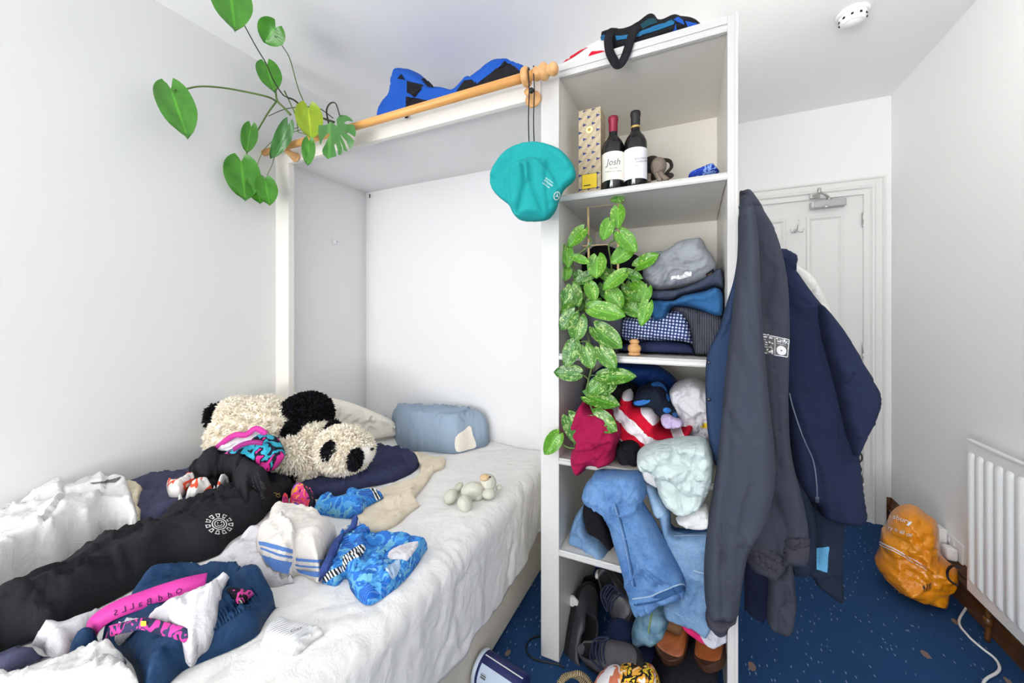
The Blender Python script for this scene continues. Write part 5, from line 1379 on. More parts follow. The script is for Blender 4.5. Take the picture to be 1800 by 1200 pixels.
# the band is seen from inside, so its letters run backwards
for ch, o, k in (('S', (208, 1075), 12), ('L', (223, 1069), 13), ('L', (237, 1064), 13), ('a', (251, 1060), 14), ('B', (268, 1056), 14), ('d', (287, 1049), 13), ('d', (303, 1043), 12), ('O', (321, 1036), 11)):
    lettering('letter', ch, wb_, np.array(o, float) + np.array([0, 5.]), np.array((-1, .34)) * k * 1.25, np.array((-.12, -1)) * k * 1.15, M_navyprint, wb_, .001, tree=wbb)
lo = ribbon('waistband', [P(*p, Z=z) for p, z in (((190, 1110), .585), ((225, 1101), .60), ((255, 1096), .605), ((285, 1104), .605), ((315, 1112), .60), ((332, 1119), .59))], .020, -FW + UP * .7, splash('multicolour_band', [rgb(40, 40, 70), rgb(210, 60, 150), rgb(50, 56, 90), rgb(206, 66, 156)], 60), band, .0015)
lob = bvh_of(lo)
patch('band_badge', lo, [(249, 1091), (259, 1091), (259, 1100), (249, 1100)], M_yel, lo, 3, .001, tree=lob)
inner = cloth_bed('printed_lining', 'black and pink printed lining', None, splash('black_pink_print', [rgb(24, 22, 30), rgb(30, 24, 36), rgb(206, 70, 150), rgb(30, 28, 36), rgb(226, 214, 190)], 44), [(398, 1034), (412, 1030), (440, 1034), (446, 1042), (430, 1056), (420, 1062), (412, 1050)], .58, .595, folds=((40, .03, 2, .008),), seed=37, wd=.015, ds=.005, parent=band)

# ribbed white hat / cuff
def ribmat():
    q = NT('white_rib_knit', .95, .15); w_ = q.wave(q.coord('UV', (1, 1, 1), (0, 0, .35)), 42)
    return q.out(q.mix(w_, rgb(206, 206, 208), rgb(236, 236, 236)), q.bump(w_, .6, .003))
bn = cloth_bed('beanie', 'white ribbed knit beanie with grey print beside the navy shorts', 'hat', ribmat(),
    [(458, 1130), (462, 1112), (467, 1095), (482, 1080), (500, 1074), (515, 1082), (542, 1087), (571, 1104), (546, 1128), (519, 1150), (500, 1146), (484, 1142)], .525, .55, seed=38, wd=.022, ds=.006, folds=((30, .08, 2, .006),), strokes=(('s', [(516, 1150), (543, 1127), (568, 1106)], .005, .006),))
bnb = bvh_of(bn)
lettering('print', 'Gas', bn, np.array([509., 1114]), np.array((14, -5.5)), np.array((3, -9.)), M_grey_print, bn, .002, tree=bnb)
patch('print_bar', bn, [(489, 1138), (545, 1100), (551, 1103), (497, 1141)], plain('pale_grey_band', rgb(196, 200, 202), .9), bn, 4, .0012, tree=bnb)

# white tee in the near corner
tee = cloth_bed('t_shirt', 'white t-shirt bunched at the near left corner of the bed', 't-shirt', F_white,
    [(-30, 1166), (0, 1162), (30, 1172), (60, 1176), (95, 1160), (130, 1142), (180, 1127), (212, 1128), (223, 1142), (221, 1155), (238, 1172), (252, 1188), (262, 1220), (120, 1260), (-30, 1260)], .53, .58, folds=((55, .055, 3, .022), (80, .04, 3, .010)), seed=39, ds=.006, wd=.03,
    strokes=(('s', [(150, 1200), (175, 1160), (178, 1158), (120, 1157)], .005, .006), ('c', [(170, 1205), (200, 1175), (222, 1155)], .006, .010), ('r', [(130, 1150), (180, 1135), (215, 1140)], .02, .010), ('c', [(195, 1205), (215, 1180)], .006, .008)))

# small grey teddy
td = empty('teddy', P(825, 868, Z=.52), 'small pale grey-green soft teddy lying on the white sheet', 'toy')
F_ted = fabric('teddy_plush', rgb(206, 206, 192), .95, .05, 300, .5, .3, 50); F_sn = fabric('teddy_muzzle', rgb(208, 180, 140), .95, .05)
def ted(name, px, py, rx, ry, rz, roll=0, z=.545, mat=None, par=None, n=20):
    zc_ = (CAMH - z) * F / (py - CY)
    return cam_ell(name, px, py, zc_, rx, ry, rz, mat or F_ted, par or td, roll, n, .03, int(px))
ted('body', 830, 862, 20, 14, .04, -10, .555)
hd2 = ted('head', 858, 847, 15, 13.5, .036, 20, .575)
ted('muzzle', 852, 839, 8.5, 5.5, .02, 0, .60, F_sn, hd2)
ted('eye', 861.5, 838, 1.5, 1.5, .004, 0, .603, M_black, hd2, 10)
ted('ear', 877, 857, 6, 5, .014, -20, .55, None, hd2)
ted('leg', 792, 872, 13, 11, .035, -35, .545); ted('leg', 817, 885, 14, 13, .035, 50, .545)
ted('leg', 806, 857, 10, 7, .03, -45, .545)
ted('arm', 859, 867, 13, 9, .03, 5, .545); ted('arm', 840, 870, 9, 9, .025, 30, .54)

# ================================================================== clothes on the shelves
F_blk = fabric('black_cotton', rgb(22, 22, 28), .92, .15, 500, .3, .4, 26)
F_greyj = fabric('grey_marl_jersey', rgb(150, 154, 160), .95, .14, 350, .5, .4, 30)
F_slate2 = fabric('slate_blue_cotton', rgb(62, 70, 88), .92, .15, 500, .3, .4, 26)
F_blue = fabric('airforce_blue_jersey', rgb(48, 98, 146), .92, .12, 500, .3, .4, 30)
F_navyfold = fabric('dark_navy_shirting', rgb(34, 42, 74), .8, .15, 500, .3, .5, 30)
F_royal = fabric('royal_blue_nylon', rgb(22, 58, 122), .6, .15, 500, .2, .4, 26)
F_nvs = fabric('navy_sports_cloth', rgb(22, 30, 46), .8, .15, 500, .3, .4, 30)
F_azure = plain('azure_trim', rgb(44, 112, 190), .7, .3)
F_burg = fabric('crimson_check_cotton', rgb(150, 20, 68), .9, .10, 500, .3, .4, 30)
F_mint = fabric('pale_mint_jersey', rgb(192, 206, 204), .9, .05, 500, .3, .5, 34)
F_lil = fabric('lilac_cotton', rgb(196, 180, 216), .9, .06, 500, .3, .6, 50)
def dots():
    q = NT('navy_white_dotted_cotton', .85, .2); v = q.coord('UV', (1, 1, 1), (0, 0, .12)); d = q.vor(v, 92, rnd=.12)
    n = q.noise(q.coord('Object'), 12, 3)
    return q.out(q.mix(q.math('LESS_THAN', d, .34), q.mix(n, rgb(32, 46, 92), rgb(48, 62, 116)), rgb(196, 206, 226)), q.bump(q.noise(q.coord('Object'), 34, 4), .4, .008))
def cord():
    q = NT('charcoal_ribbed_knit', .95, .1); w_ = q.wave(q.coord('UV'), 46)
    n = q.noise(q.coord('Object'), 10, 3)
    return q.out(q.mix(w_, rgb(52, 54, 64), q.mix(n, rgb(76, 78, 88), rgb(88, 90, 100))), q.bump(w_, .5, .003))
def redwhite():
    q = NT('red_white_striped_cotton', .9, .2); v = q.coord('UV', (1, 1, 1), (0, 0, -.95))
    v2 = q.n('ShaderNodeVectorMath'); v2.operation = 'ADD'
    w_ = q.wave(v, 4.3, 2.2, 1.6)
    return q.out(q.mix(q.math('GREATER_THAN', w_, .5), rgb(230, 224, 228), rgb(190, 16, 46)), q.bump(q.noise(q.coord('Object'), 34, 4), .4, .008))
def denim(name, a, b):
    q = NT(name, .92, .15); v = q.coord('Object'); n = q.noise(v, 9, 5, .65); f = q.noise(v, 240, 2)
    tw = q.wave(q.coord('UV', (1, 1, 1), (0, 0, .6)), 320)
    t = q.math('ADD', q.math('MULTIPLY', n, .6), q.math('ADD', q.math('MULTIPLY', f, .25), q.math('MULTIPLY', tw, .15)))
    return q.out(q.ramp(t, [(.3, a), (.68, b)]), q.bump(tw, .25, .001, q.bump(q.noise(v, 24, 4), .35, .008)))
M_den1 = denim('mid_blue_denim', rgb(44, 88, 146), rgb(118, 156, 200)); M_den2 = denim('washed_denim', rgb(66, 106, 152), rgb(142, 172, 202)); M_den3 = denim('light_denim', rgb(110, 146, 186), rgb(172, 198, 220))
M_stitch = plain('pale_stitching', rgb(150, 172, 196), .8, .2); M_seamd = plain('dark_denim_seam', rgb(52, 84, 126), .9, .1)

zS3, zS4, zS5 = SH[1] + .001, SH[2] + .001, SH[3] + .001
lim = dict(ymax=YBK - .004, xmin=XI0 + .003)
# third shelf, right of the plant
cloth_front('black_jumper', 'black jumper stuffed behind the pothos plant', 'jumper', F_blk,
    [(1012, 560), (1016, 500), (1024, 460), (1040, 436), (1062, 430), (1095, 442), (1122, 450), (1138, 475), (1146, 520), (1140, 580), (1130, 624), (1060, 640), (1016, 630)], 1.66, .06, .12, folds=((70, .09, 2, .02),), seed=41, wd=.05, zmin=zS3, **lim)
cloth_front('folded_shirt', 'dark navy folded shirt at the bottom of the pile', 'shirt', F_navyfold,
    [(1094, 606), (1110, 600), (1150, 597), (1200, 600), (1219, 606), (1223, 616), (1224, 636), (1160, 636), (1096, 630)], 1.50, .09, .25, folds=((8, .04, 4, .010),), seed=42, wd=.02, zmin=zS3, ds=.007, **lim)
cloth_front('dotted_shirt', 'navy shirt with small white dots folded in the pile', 'shirt', dots(),
    [(1094, 590), (1092, 572), (1098, 558), (1120, 555), (1150, 552), (1180, 545), (1203, 543), (1214, 560), (1220, 590), (1221, 606), (1200, 601), (1150, 599), (1110, 602)], 1.52, .10, .25, folds=((15, .06, 3, .014),), seed=43, wd=.04, ds=.007,
    strokes=(('c', [(1100, 588), (1150, 582), (1200, 560)], .008, .010), ('c', [(1130, 595), (1180, 588), (1215, 575)], .006, .008)), **lim)
cloth_front('ribbed_cardigan', 'charcoal ribbed cardigan folded over the right end of the pile', 'cardigan', cord(),
    [(1183, 541), (1205, 537), (1240, 545), (1266, 555), (1275, 580), (1277, 622), (1278, 640), (1228, 640), (1219, 620), (1214, 585), (1206, 562)], 1.46, .07, .26, folds=((85, .06, 3, .010),), seed=44, wd=.04, zmin=zS3, ds=.007, xmax=XI1 - .003, **lim)
cloth_front('t_shirt', 'airforce-blue t-shirt draped over the middle of the pile', 't-shirt', F_blue,
    [(1138, 530), (1160, 527), (1185, 527), (1200, 519), (1240, 510), (1256, 504), (1269, 512), (1272, 535), (1268, 556), (1250, 556), (1232, 548), (1205, 541), (1182, 541), (1172, 560), (1152, 564), (1144, 550)], 1.47, .085, .24, folds=((25, .05, 2.5, .014), (70, .04, 2, .006)), seed=45, wd=.03, ds=.006,
    strokes=(('s', [(1190, 538), (1215, 530), (1240, 528), (1255, 520)], .006, .010), ('c', [(1182, 541), (1190, 525)], .006, .010)), xmax=XI1 - .003, **lim)
cloth_front('slate_t_shirt', 'slate blue top squeezed between the grey jumper and the blue t-shirt', 'top', F_slate2,
    [(1136, 518), (1150, 510), (1190, 508), (1225, 495), (1262, 472), (1270, 480), (1272, 510), (1256, 506), (1238, 512), (1200, 521), (1184, 529), (1150, 530), (1138, 526)], 1.49, .085, .26, folds=((20, .035, 4, .012),), seed=46, wd=.022, ds=.006, xmax=XI1 - .003, **lim)
gj = cloth_front('grey_jumper', 'grey marl sweatshirt bundled on top of the pile of clothes', 'sweatshirt', F_greyj,
    [(1130, 488), (1134, 465), (1148, 446), (1172, 440), (1192, 426), (1215, 421), (1234, 421), (1243, 438), (1256, 456), (1262, 476), (1252, 490), (1226, 500), (1190, 508), (1158, 513), (1140, 506)], 1.50, .10, .25, folds=((30, .09, 2, .020), (80, .06, 2, .008)), seed=47, wd=.06, ds=.006,
    strokes=(('s', [(1180, 500), (1176, 488), (1190, 480), (1220, 482), (1246, 470)], .006, .016), ('c', [(1189, 461), (1192, 475)], .006, .014), ('c', [(1205, 432), (1222, 434), (1240, 445)], .008, .010), ('s', [(1182, 507), (1205, 502), (1228, 498), (1222, 492)], .004, .008)), xmax=XI1 - .003, **lim)
gjb = bvh_of(gj)
patch('care_tag', gj, [(1180, 487), (1214, 477), (1215, 483), (1197, 488), (1180, 491)], M_white_print, None, 3, .006, 1, 'white care tag', tree=gjb)
tg = patch('neck_tag', gj, [(1240, 480), (1253, 471), (1255, 479), (1243, 488)], M_black_print, None, 3, .003, 1, 'black woven neck tag', tree=gjb)
lettering('tag_letters', 'BM', gj, np.array([1243., 485]), np.array((5, -3.4)), np.array((-.5, -6)), plain('gold_thread', rgb(206, 180, 90), .7), gj, .005, tree=gjb)

# fourth shelf
cloth_front('nylon_bag', 'royal blue nylon bag pushed to the back of the shelf', 'bag', F_royal,
    [(1028, 690), (1038, 662), (1056, 645), (1080, 636), (1120, 636), (1150, 640), (1176, 654), (1192, 672), (1190, 692), (1176, 720), (1120, 760), (1040, 770), (1026, 730)], 1.68, .07, .10, folds=((20, .08, 3, .020),), seed=48, wd=.06, ds=.009, **lim)
cloth_front('black_garment', 'black garment in shadow behind the striped shirt', 'top', F_blk,
    [(1060, 690), (1085, 672), (1115, 672), (1122, 700), (1110, 730), (1085, 740), (1062, 725)], 1.56, .06, .05, folds=((60, .06, 2, .016),), seed=49, wd=.04, **lim)
wsh = cloth_front('white_shirt', 'crumpled thin white shirt at the right of the heap', 'shirt', F_greyw,
    [(1176, 692), (1184, 678), (1205, 669), (1225, 668), (1246, 682), (1262, 700), (1268, 750), (1266, 790), (1230, 790), (1205, 780), (1196, 750), (1186, 720)], 1.52, .08, .20, folds=((50, .045, 2, .022), (110, .04, 2, .014)), seed=50, wd=.05, ds=.006, xmax=XI1 - .003, **lim)
patch('yellow_spot', wsh, [(1231, 750), (1238, 744), (1244, 744), (1244, 752), (1236, 753)], M_yel, None, 3, .002, 1, 'small yellow tag')
nsh = cloth_front('sports_shorts', 'navy sports shorts with bright blue trim on the heap', 'shorts', F_nvs,
    [(1112, 705), (1118, 690), (1124, 680), (1142, 674), (1160, 672), (1170, 684), (1178, 700), (1190, 716), (1193, 730), (1186, 737), (1170, 733), (1152, 722), (1146, 712), (1128, 713)], 1.50, .09, .12, folds=((40, .05, 2, .016),), seed=51, wd=.035, ds=.006, **lim)
nb = bvh_of(nsh)
for pts in (((1144, 676), (1158, 671), (1170, 682), (1171, 690), (1162, 680), (1150, 680)), ((1114, 708), (1122, 704), (1142, 702), (1140, 708), (1122, 712)), ((1166, 718), (1174, 717), (1179, 722), (1174, 727), (1168, 725)), ((1180, 728), (1186, 725), (1190, 730), (1186, 735)), ((1170, 690), (1176, 698), (1176, 706), (1171, 702))):
    patch('blue_trim', nsh, pts, F_azure, None, 3, .002, 2, tree=nb)
stripe = cloth_front('striped_shirt', 'red and white striped shirt twisted through the middle of the heap', 'shirt', redwhite(),
    [(1066, 745), (1068, 722), (1086, 714), (1095, 690), (1106, 685), (1113, 698), (1114, 712), (1130, 713), (1148, 716), (1158, 730), (1162, 748), (1184, 756), (1196, 750), (1212, 742), (1219, 750), (1210, 764), (1196, 774), (1178, 782), (1150, 782), (1122, 784), (1100, 776), (1090, 765), (1078, 768)], 1.46, .09, .12, folds=((-35, .07, 2.2, .026), (60, .05, 2, .008)), seed=52, wd=.04, ds=.006,
    strokes=(('c', [(1113, 712), (1125, 740), (1140, 780)], .008, .014), ('r', [(1150, 725), (1158, 745)], .02, .014)), **lim)
cloth_front('hair_scrunchie', 'small lilac scrunchie lying on the striped shirt', 'scrunchie', F_lil,
    [(1162, 742), (1163, 730), (1174, 727), (1184, 732), (1198, 738), (1202, 744), (1196, 751), (1182, 753), (1168, 751)], 1.385, .025, .02, folds=((60, .02, 1.5, .016),), seed=53, wd=.018, ds=.004)
cloth_front('crimson_shorts', 'crimson check cotton shorts hanging over the shelf edge at left', 'shorts', F_burg,
    [(1004, 748), (1012, 726), (1029, 701), (1040, 716), (1058, 720), (1072, 728), (1086, 745), (1091, 765), (1083, 786), (1080, 808), (1060, 815), (1040, 813), (1034, 820), (1025, 828), (1018, 822), (1008, 805), (1010, 784), (1018, 772), (1010, 760)], 1.345, .075, .12, folds=((70, .07, 2, .020), (20, .05, 2, .010)), seed=54, wd=.035, ds=.006,
    strokes=(('c', [(1066, 783), (1072, 795), (1078, 808)], .006, .014), ('s', [(1010, 778), (1040, 776), (1078, 765)], .006, .016), ('c', [(1018, 825), (1016, 800), (1022, 785)], .008, .016), ('c', [(1040, 800), (1078, 798)], .003, .003)), xmin=XI0 + .003)
cloth_front('black_shorts', 'small black garment flopped on the shelf between crimson and mint ones', 'shorts', F_blk,
    [(1083, 790), (1092, 776), (1108, 772), (1122, 780), (1126, 800), (1122, 816), (1104, 813), (1092, 812), (1086, 800)], 1.375, .05, .10, folds=((70, .05, 2, .016),), seed=55, wd=.025, ds=.006)
mint = cloth_front('mint_t_shirt', 'pale mint t-shirt spilling over the shelf edge', 't-shirt', F_mint,
    [(1120, 800), (1128, 786), (1146, 778), (1170, 773), (1205, 768), (1238, 770), (1250, 790), (1255, 820), (1250, 850), (1240, 872), (1225, 887), (1205, 893), (1188, 892), (1170, 880), (1158, 862), (1150, 838), (1142, 822), (1128, 816)], 1.285, .075, .06, folds=((60, .055, 2, .024), (-40, .05, 2, .016), (15, .03, 2, .006)), seed=56, wd=.05, ds=.006, cr=(420, .10, .014))
cloth_front('white_sleeve', 'white sleeve end hanging below the mint t-shirt', 'sleeve', F_white,
    [(1128, 838), (1134, 815), (1142, 808), (1150, 832), (1158, 856), (1144, 852)], 1.292, .012, .008, seed=57, wd=.012, ds=.005)

# fifth shelf: jeans
cloth_front('jeans', 'light jeans crumpled at the left end of the lower shelf', 'jeans', M_den2,
    [(1004, 942), (1008, 915), (1018, 896), (1028, 890), (1034, 915), (1040, 932), (1056, 942), (1064, 950), (1077, 972), (1072, 982), (1058, 985), (1042, 978), (1032, 960), (1022, 952)], 1.40, .06, .10, folds=((-40, .06, 2, .020),), seed=58, wd=.03, ds=.006, strokes=(('s', [(1028, 945), (1050, 955), (1074, 978)], .006, .014), ('c', [(1025, 900), (1022, 925), (1030, 945)], .005, .010)), xmin=XI0 + .003)
cloth_front('dark_trousers', 'black trousers folded between the two pairs of jeans', 'trousers', F_blk,
    [(1026, 888), (1040, 880), (1062, 895), (1072, 925), (1080, 955), (1074, 962), (1056, 944), (1036, 930), (1030, 915)], 1.365, .05, .08, folds=((60, .05, 2, .014),), seed=59, wd=.03, ds=.006)
lj = cloth_front('jeans', 'washed jeans with waistband and pocket hanging at the right of the lower shelf', 'jeans', M_den2,
    [(1158, 900), (1168, 892), (1178, 896), (1182, 930), (1205, 934), (1244, 930), (1262, 940), (1262, 1060), (1244, 1108), (1232, 1104), (1212, 1094), (1180, 1082), (1168, 1074), (1166, 1050), (1190, 1040), (1180, 980), (1165, 940)], 1.315, .045, .05, folds=((100, .09, 3, .014),), seed=60, wd=.03, ds=.007,
    strokes=(('c', [(1190, 946), (1206, 975), (1221, 998)], .005, .010), ('s', [(1182, 930), (1210, 936), (1250, 930)], .005, .008), ('c', [(1216, 1000), (1216, 1095)], .004, .008)))
ljb = bvh_of(lj)
patch('waistband', lj, [(1180, 893), (1186, 895), (1186, 926), (1205, 932), (1243, 929), (1243, 936), (1205, 939), (1181, 933), (1177, 915)], M_seamd, None, 3, .002, 1, 'darker denim waistband', tree=ljb)
def seam(host, pts, tr, r=.0010, mat=M_stitch, nm='stitching'):
    pp = smooth_path(np.array(pts, float), 4); Q = [cast(tr, *p, .0012) for p in pp]; Q = [q for q in Q if q is not None]
    if len(Q) > 2: tube(nm, Q, r, mat, host, 5, 1)
seam(lj, [(1193, 946), (1208, 974), (1222, 997)], ljb); seam(lj, [(1190, 948), (1205, 976), (1219, 999)], ljb); seam(lj, [(1170, 1068), (1190, 1078), (1230, 1098)], ljb); seam(lj, [(1219, 1002), (1240, 1008)], ljb, .003); seam(lj, [(1184, 942), (1240, 940)], ljb)
mj = cloth_front('jeans', 'mid-blue jeans with one leg hanging down over the shoes', 'jeans', M_den1,
    [(1024, 870), (1030, 850), (1042, 836), (1046, 828), (1062, 826), (1100, 828), (1124, 830), (1134, 850), (1137, 870), (1130, 882), (1148, 912), (1176, 960), (1196, 995), (1206, 1020), (1206, 1036), (1196, 1046), (1180, 1050), (1160, 1056), (1140, 1066), (1118, 1068), (1110, 1058), (1104, 1035), (1090, 985), (1078, 945), (1068, 910), (1052, 890), (1034, 885)], 1.275, .06, .05, folds=((-60, .10, 3, .016), (20, .07, 2, .006)), seed=61, wd=.05, ds=.006, cr=(260, .12, .011),
    strokes=(('s', [(1028, 868), (1050, 866), (1090, 884), (1120, 882), (1134, 868)], .010, .026), ('c', [(1052, 838), (1058, 850), (1070, 846)], .008, .014), ('c', [(1104, 838), (1102, 862), (1108, 878)], .008, .016), ('r', [(1120, 900), (1150, 960), (1170, 1010)], .035, .012), ('c', [(1138, 950), (1136, 990), (1130, 1020)], .008, .006)))
mjb = bvh_of(mj)
seam(mj, [(1078, 882), (1092, 930), (1104, 985), (1112, 1030)], mjb); seam(mj, [(1112, 1052), (1140, 1048), (1170, 1036), (1196, 1026), (1204, 1030)], mjb, .0022); seam(mj, [(1114, 1063), (1140, 1060), (1165, 1052), (1190, 1040)], mjb, .0025, M_seamd, 'hem')
seam(mj, [(1082, 884), (1096, 930), (1108, 985), (1116, 1030)], mjb, .0018, M_seamd, 'seam')
patch('hem_opening', mj, [(1146, 1050), (1160, 1042), (1176, 1034), (1194, 1028), (1203, 1031), (1198, 1040), (1180, 1046), (1160, 1051)], M_seamd, None, 3, .002, 2, 'dark opening of the leg hem', tree=mjb)
cloth_front('light_jeans', 'pale jeans leg slung behind the mint t-shirt', 'jeans', M_den3,
    [(1130, 842), (1148, 846), (1160, 862), (1176, 888), (1172, 900), (1158, 904), (1148, 896), (1140, 870)], 1.33, .045, .04, folds=((-50, .06, 2, .012),), seed=62, wd=.025, ds=.006)
cloth_front('pocket_bag', 'white pocket lining pulled out of the washed jeans', 'lining', F_white,
    [(1188, 912), (1200, 900), (1222, 888), (1242, 886), (1250, 905), (1246, 922), (1225, 926), (1205, 922)], 1.285, .035, .02, folds=((60, .04, 2, .014),), seed=63, wd=.02, ds=.005)

# floor of the bookcase: garments among the shoes
cloth_front('grey_marl_shirt', 'pale grey top with pink neck hanging by the brown shoes', 'top', fabric('pale_grey_marl', rgb(196, 198, 208), .95, .08),
    [(1226, 1102), (1236, 1070), (1250, 1040), (1275, 1060), (1284, 1095), (1282, 1118), (1262, 1128), (1244, 1126)], 1.335, .035, .06, folds=((70, .05, 2, .014),), seed=64, wd=.025, ds=.006, xmax=XI1 - .003)
cloth_front('pink_cloth', 'narrow strip of deep pink cloth above the brown shoes', 'cloth', fabric('deep_pink_cotton', rgb(206, 40, 104), .9, .06),
    [(1196, 1092), (1206, 1090), (1228, 1106), (1250, 1124), (1244, 1130), (1222, 1118), (1204, 1104)], 1.325, .02, .03, seed=65, wd=.012, ds=.005)
def capmat():
    q = NT('teal_faded_denim', .9, .15); v = q.coord('Object'); n = q.noise(v, 26, 4)
    return q.out(q.ramp(n, [(.3, rgb(46, 92, 116)), (.7, rgb(132, 164, 184))]), q.bump(q.noise(v, 200, 2), .3, .002))
cap = cloth_front('denim_cap', 'faded teal denim cap jammed between trainers and brown shoe', 'cap', capmat(),
    [(1110, 1112), (1118, 1085), (1134, 1068), (1160, 1062), (1176, 1080), (1170, 1110), (1150, 1125), (1136, 1122), (1120, 1128)], 1.40, .06, .06, folds=((60, .09, 2, .008),), seed=66, wd=.06, ds=.006)
seam(cap, [(1148, 1064), (1146, 1080), (1142, 1098), (1140, 1112)], bvh_of(cap), .003, plain('olive_piping', rgb(120, 140, 90), .8), 'piping')
cloth_front('navy_bag', 'dark navy cloth bag crumpled in the middle of the shoes', 'bag', fabric('dark_navy_canvas', rgb(32, 42, 74), .85, .15),
    [(1066, 1108), (1080, 1090), (1108, 1096), (1124, 1118), (1146, 1128), (1160, 1150), (1158, 1170), (1136, 1162), (1110, 1140), (1080, 1135)], 1.42, .06, .10, folds=((-40, .06, 2, .02),), seed=67, wd=.035, ds=.006, zmin=.003)
cloth_front('black_bag', 'black cloth bag lying flat under the brown shoes', 'bag', F_blk,
    [(1138, 1180), (1150, 1160), (1180, 1150), (1214, 1146), (1240, 1150), (1262, 1160), (1258, 1182), (1220, 1200), (1200, 1225), (1150, 1225), (1130, 1205)], 1.36, .08, .12, folds=((30, .08, 2, .018),), seed=68, wd=.04, ds=.007, zmin=.003)

# ------------------------------------------------------------------ shoes
def shoe(name, label, group, heel, toe, up, wid, hh, mats, lace=False, collar=.6, open0=.08, open1=.46, rough=False, cat='shoe'):
    """heel, toe: places of the sole's ends; up: direction from sole to opening; hh: height of the quarter"""
    heel, toe = np.asarray(heel, float), np.asarray(toe, float)
    y = toe - heel; L = np.linalg.norm(y); y /= L
    z = np.asarray(up, float); z = z - y * (z @ y); z /= np.linalg.norm(z); x = np.cross(y, z)
    W = lambda p: heel + x * p[0] + y * p[1] + z * p[2]
    root = empty(name, heel, label, cat, group)
    m_up, m_in, m_sole = mats[:3]
    ts = np.concatenate([np.linspace(0, .1, 4), np.linspace(.15, .9, 16), np.linspace(.93, 1, 4)])
    def hw(t): return wid / 2 * (.72 + .28 * math.sin(min(1, t * 1.15) * math.pi * .95 - .6)) * (1 - max(0, (t - .78) / .22) ** 2.4 * .96) * (1 - max(0, (.06 - t) / .06) ** 2 * .75)
    def top(t):
        a = hh * (1 - .12 * math.sin(t * 5)) if t < .4 else hh * (1 - sstep(np.array((t - .4) / .5)) * .52)
        return float(a) * (1 - max(0, (t - .82) / .18) ** 2.2 * .62)
    N = 9; V, Fc, mi = [], [], []
    st = .018
    for t in ts:
        w_ = max(hw(t), .004); h_ = top(t); o = float(sstep(np.array((t - open0) / .06)) * (1 - sstep(np.array((t - open1) / .12))))
        prof = [(-1.0, st), (-1.03, st + (h_ - st) * .3), (-.94, st + (h_ - st) * .62)]
        rim_x, rim_z = -.74 + .1 * (1 - o), st + (h_ - st) * (.86 + .14 * o)
        prof.append((rim_x, rim_z))
        inner = [(-.62, rim_z - .006), (-.58, st + .012), (0, st + .008)]
        outer = [(-.50, st + (h_ - st) * .95), (-.28, st + (h_ - st) * .99), (0, h_)]
        for (a, b), (c, d) in zip(inner, outer): prof.append((a * o + c * (1 - o), b * o + d * (1 - o)))
        full = prof + [(-a, b) for a, b in prof[-2::-1]]
        for a, b in full: V.append(W((a * w_, t * L, b)))
    n = 13
    for i in range(len(ts) - 1):
        for j in range(n - 1):
            Fc.append((i * n + j, i * n + j + 1, (i + 1) * n + j + 1, (i + 1) * n + j)); 
            tt = (ts[i] + ts[i + 1]) / 2
            mi.append(1 if (4 <= j <= 7 and open0 + .03 < tt < open1 + .06) else 0)
    Fc.append(tuple(range(n - 1, -1, -1))); Fc.append(tuple(range((len(ts) - 1) * n, len(ts) * n))); mi += [0, 0]
    u = pyd('upper', V, Fc, [m_up, m_in], root, True)
    u.data.polygons.foreach_set('material_index', mi)
    V, Fc = [], []
    for t in ts:
        w_ = max(hw(t), .004) + .004
        for a, b in ((-1, 0), (-1.02, st * .6), (-1, st + .002), (-.8, st + .004), (.8, st + .004), (1, st + .002), (1.02, st * .6), (1, 0)): V.append(W((a * w_, t * (L + .008) - .004, b)))
    for i in range(len(ts) - 1):
        for j in range(8): Fc.append((i * 8 + j, i * 8 + (j + 1) % 8, (i + 1) * 8 + (j + 1) % 8, (i + 1) * 8 + j))
    Fc += [tuple(range(8)), tuple(range((len(ts) - 1) * 8, len(ts) * 8))]
    pyd('sole', V, Fc, m_sole, root)
    if lace:
        for k in range(5):
            t = open1 + .02 + k * .055 - .06; w_ = hw(t) * .62; h_ = top(t) + .004
            tube('lace', [W((-w_, t * L, h_ - .008)), W((-w_ * .4, t * L + .006, h_)), W((w_ * .4, t * L + .012, h_)), W((w_, t * L + .02, h_ - .008))], .0032, mats[3], root, 6, 4)
        for s in (-1, 1):
            tube('lace', [W((0, open1 * L - .01, top(open1) + .006)), W((s * .03, open1 * L + .01, top(open1) + .012)), W((s * .045, open1 * L + .05, top(.5) * .8)), W((s * .02, open1 * L + .03, top(.5) + .004))], .003, mats[3], root, 6, 6)
    return root
def leather(name, a, b, rough=.3):
    q = NT(name, rough, .5); v = q.coord('Object'); n = q.noise(v, 18, 4); m = q.noise(v, 130, 3)
    return q.out(q.mix(n, a, b), q.bump(m, .15, .002, q.bump(n, .3, .01)))
M_brown = leather('brown_leather', rgb(92, 44, 18), rgb(166, 92, 48)); M_tan = leather('tan_insole', rgb(150, 106, 74), rgb(176, 132, 96), .6)
M_bsole = plain('dark_brown_sole', rgb(58, 32, 18), .6); M_blea = leather('scuffed_black_leather', rgb(32, 32, 36), rgb(62, 62, 68), .42); M_blin = plain('black_lining', rgb(20, 20, 24), .9)
M_rub = plain('black_rubber', rgb(26, 26, 30), .6); M_sued = fabric('grey_navy_suede', rgb(78, 76, 80), .95, .2, 300, .5, .2, 30); M_lace = plain('navy_lace', rgb(28, 38, 64), .85)
loafers = 'brown leather shoes at the foot of the bookcase'
shoe('leather_shoe', 'brown leather slip-on shoe, the upper left one standing toe-down', loafers, P(1196, 1068, Y=1.50), P(1172, 1166, Y=1.315) + UP * .0, np.array([-.1, -.62, .45]), .088, .055, (M_brown, M_tan, M_bsole), open0=.03, open1=.56)
